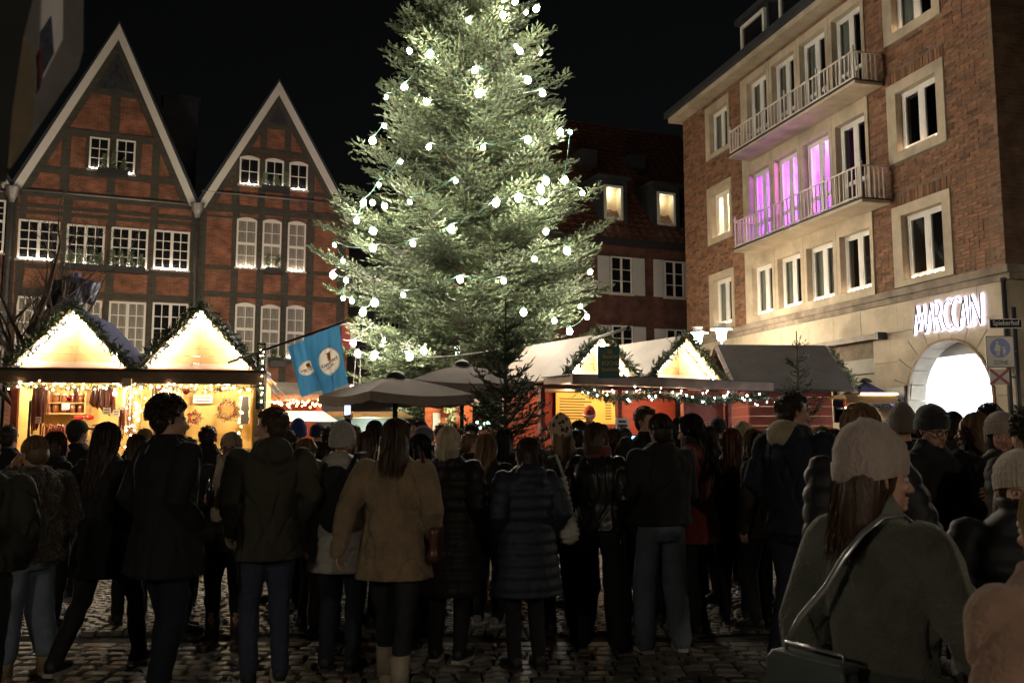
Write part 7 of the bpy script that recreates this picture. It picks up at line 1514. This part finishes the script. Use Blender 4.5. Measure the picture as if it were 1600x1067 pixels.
PP('phone', 514, 664, 10.0, 0, 'person holding a phone high above the crowd', ('cloth', BK), .85, hairs=('short', 'dark'), fem=0, arms=('pocket', 'up'))
PP('vendorr', 921, 634, 16.9, 172, 'vendor in a red hat with white trim behind the right stall counter', ('cloth', (.03, .02, .02)), .8, hairs=('short', 'dark'), fem=0, hat=(.42, .03, .02, .015), headpitch=-16, arms=('low', 'low'), fine=1)
PP('vendorl', 152, 662, 15.9, 165, 'vendor in a patterned brown jumper serving at the sausage counter', ('wool', (.20, .13, .07)), .85, hairs=('short', 'dblond'), fem=0, arms=('reach', 'low'), headpitch=-14)
# white trim of the vendor's hat
v = ppl['vendorr']; mb = MB(); mb.tube([(math.cos(t) * .095, math.sin(t) * .108 - .016, .172) for t in np.linspace(0, 6.283, 20)], .017, 8); me = mb.mesh('hat_trim', M_white, smooth=True); me.transform(v['hm']); link('hat_trim', me, v['root'])
# ---------------------------------------------------------------- bags and things people hold
def child_pt(k, x, y, z): p = ppl[k]; return p['root'].matrix_world @ Vector((0, 0, 0)) if False else Matrix.Translation(p['root'].location) @ Matrix.Rotation(p['fa'], 4, 'Z') @ Vector((x * p['s'], y * p['s'], z * p['s']))
def carried(k, name, label, cat):
    p = ppl[k]; return empty(name, p['root'].location, p['fa'], label, cat)
bp = carried('greyjacket', 'backpack', 'black backpack worn over the light grey quilted coat', 'backpack'); mb = MB(); mb.capsule([(.03, -.225, 1.06), (.03, -.235, 1.3)], [.12, .105], 14, .6); me = remesh(mb, .014, 3); me.materials.append(cmat('backpack_cloth', (.012, .012, .016))); link('bag_body', me, bp)
for m in (-.06, .11): MB().tube([(m, -.20, 1.36), (m * 1.2, -.10, 1.47), (m * 1.4, .02, 1.48)], .016, 8, .5).build('strap', MT['backpack_cloth'], bp, smooth=True)
hbg = carried('beige', 'shoulder_bag', 'reddish brown leather bag under the arm of the beige coat', 'handbag'); mb = MB(); mb.box(.235, -.13, .84, .30, .12, .90); mb.box(.238, -.14, .88, .295, .13, 1.04); mb.capsule([(.265, -.1, .87), (.265, .1, .87)], [.05, .05], 10); me = remesh(mb, .013, 2); me.materials.append(cmat('bag_leather', (.10, .035, .018), kind='leather')); link('bag_body', me, hbg)
MB().tube([(.235, -.07, 1.06), (.215, -.09, 1.3), (.17, -.04, 1.5), (.18, .06, 1.4), (.235, .08, 1.06)], .013, 8, .5).build('strap', MT['bag_leather'], hbg, smooth=True)
wb = carried('navy', 'shoulder_bag', 'white ridged bag hanging right of the navy coat', 'handbag'); mb = MB(); mb.capsule([(.285, -.02, 1.30), (.31, .0, 1.05), (.34, .02, .90)], [.02, .06, .085], 12, .8); me = remesh(mb, .010, 1); V, T = arrays(me); V[:, 0] += .006 * np.sin(V[:, 2] * 170); link('bag_body', np_mesh('bag_body', V, T, cmat('white_quilt', (.42, .40, .35), kind='puffer'), smooth=True), wb)
MB().tube([(.285, -.02, 1.3), (.22, -.03, 1.46), (.2, .05, 1.44)], .012, 8).build('strap', MT['white_quilt'], wb, smooth=True)
gbg = carried('greygreen', 'shoulder_bag', 'small grey leather bag on a silver strap at the grey green coat', 'handbag'); M_gl = cmat('grey_leather', (.11, .13, .13), kind='leather'); M_sil = mat('silver_strap', (.5, .5, .52), .25, .1, 5, 0, metal=.7)
g2 = [(-.335, -.03, .80), (-.335, .10, .80), (-.335, .11, .99), (-.335, -.04, .99)]
bx, by = -.03, -.245
mb = MB(); mb.box(bx - .12, by - .035, .84, bx + .12, by + .035, 1.0); mb.box(bx - .11, by - .028, .99, bx + .11, by + .028, 1.03); me = remesh(mb, .011, 4); me.materials.append(M_gl); link('bag_body', me, gbg)
mb = MB(); mb.box(bx - .124, by - .046, .93, bx + .124, by - .032, 1.02); mb.box(bx - .115, by - .04, 1.015, bx + .115, by + .03, 1.036); me = remesh(mb, .007, 3); me.materials.append(M_gl); link('flap', me, gbg); MB().tube([(bx - .09, by, 1.03), (bx - .09, by, 1.055), (bx + .09, by, 1.055), (bx + .09, by, 1.03)], .005, 6).build('ring', M_sil, gbg, smooth=True); MB().box(bx - .02, by - .056, .95, bx + .02, by - .047, .97).build('clasp', M_sil, gbg)
MB().tube([(bx - .09, by + .0, 1.05), (bx - .06, -.225, 1.12), (-.03, -.195, 1.2), (.01, -.17, 1.28), (.045, -.135, 1.345), (.07, -.08, 1.388), (.085, -.01, 1.392), (.09, .07, 1.34), (.085, .12, 1.26)], .009, 8, .4).build('strap', M_sil, gbg, smooth=True)
bt_ = carried('scarf', 'glass_bottle', 'small dark bottle in the hand of the scarfed one', 'bottle'); h0_ = ppl['scarf']['hands'][0][1]; MB().loft([(h0_.x - .03, h0_.y, h0_.z - .06, .03, .03), (h0_.x - .03, h0_.y, h0_.z + .07, .03, .03), (h0_.x - .03, h0_.y, h0_.z + .11, .013, .013), (h0_.x - .03, h0_.y, h0_.z + .16, .013, .013)], 14).build('bottle', mat('dark_bottle', (.03, .02, .012), .08, .1, 2, 0, coat=1), bt_, smooth=True)
ph = carried('phone', 'mobile_phone', 'mobile phone held up above the crowd, its screen lit', 'phone'); h0_ = ppl['phone']['hands'][0][1]; MB().box(h0_.x - .04, h0_.y + .012, h0_.z - .02, h0_.x + .04, h0_.y + .02, h0_.z + .13).build('case', M_dark, ph); MB().box(h0_.x - .035, h0_.y + .008, h0_.z - .012, h0_.x + .035, h0_.y + .0118, h0_.z + .122).build('screen', glow('phone_screen_light', (.35, .45, .9), 1.6), ph)
# white side stripe on the trousers of the one with the bob
p_ = ppl['bob']; MB().tube([p_['P'](.175, 0, .88), p_['P'](.20, .0, .6), p_['P'](.225, 0, .35), p_['P'](.24, .0, .08)], .007, 6).build('side_stripe', M_white, p_['root'], smooth=True)
# belt of the grey green coat
p_ = ppl['greygreen']; rg = []
MB().tube([(math.cos(t) * .215 * p_['s'], math.sin(t) * .168 * p_['s'], 1.06 * p_['s'] + .005 * math.sin(3 * t)) for t in np.linspace(0, 6.283, 36)], .024, 8, .35).build('belt', cmat('coat_wool_60_66_50', (.06, .066, .05), kind='wool'), p_['root'], smooth=True)
# unseen street lamps of the same kind, extras for the light on facades and crowd
street_lamp(0, 0, 0, 'street lamp behind the photographer, left', xy=(-5.0, -4.0), H=4.3, en=150)
street_lamp(0, 0, 0, 'added street lamp behind the photographer, right', xy=(4.5, -5.0), H=4.3, en=200)  # added to light the display case and the green coat
street_lamp(0, 0, 0, 'street lamp by the corner building outside the view', xy=(10.5, 9.5), H=4.3, en=130)
street_lamp(0, 0, 0, 'street lamp at the left side of the square outside the view', xy=(-16.5, 20), H=4.3, en=900)
street_lamp(0, 0, 0, 'added street lamp hidden behind the big lit fir', xy=(-1.6, 26.5), H=4.3, en=420)  # added out of sight to light the gables and back house
street_lamp(0, 0, 0, 'added street lamp hidden behind the left stall', xy=(at(312, 500, 24).x, 24), H=3.75, en=700)  # added out of sight to brighten the lower gable fronts
bpy.data.scenes.remove(_tmp)
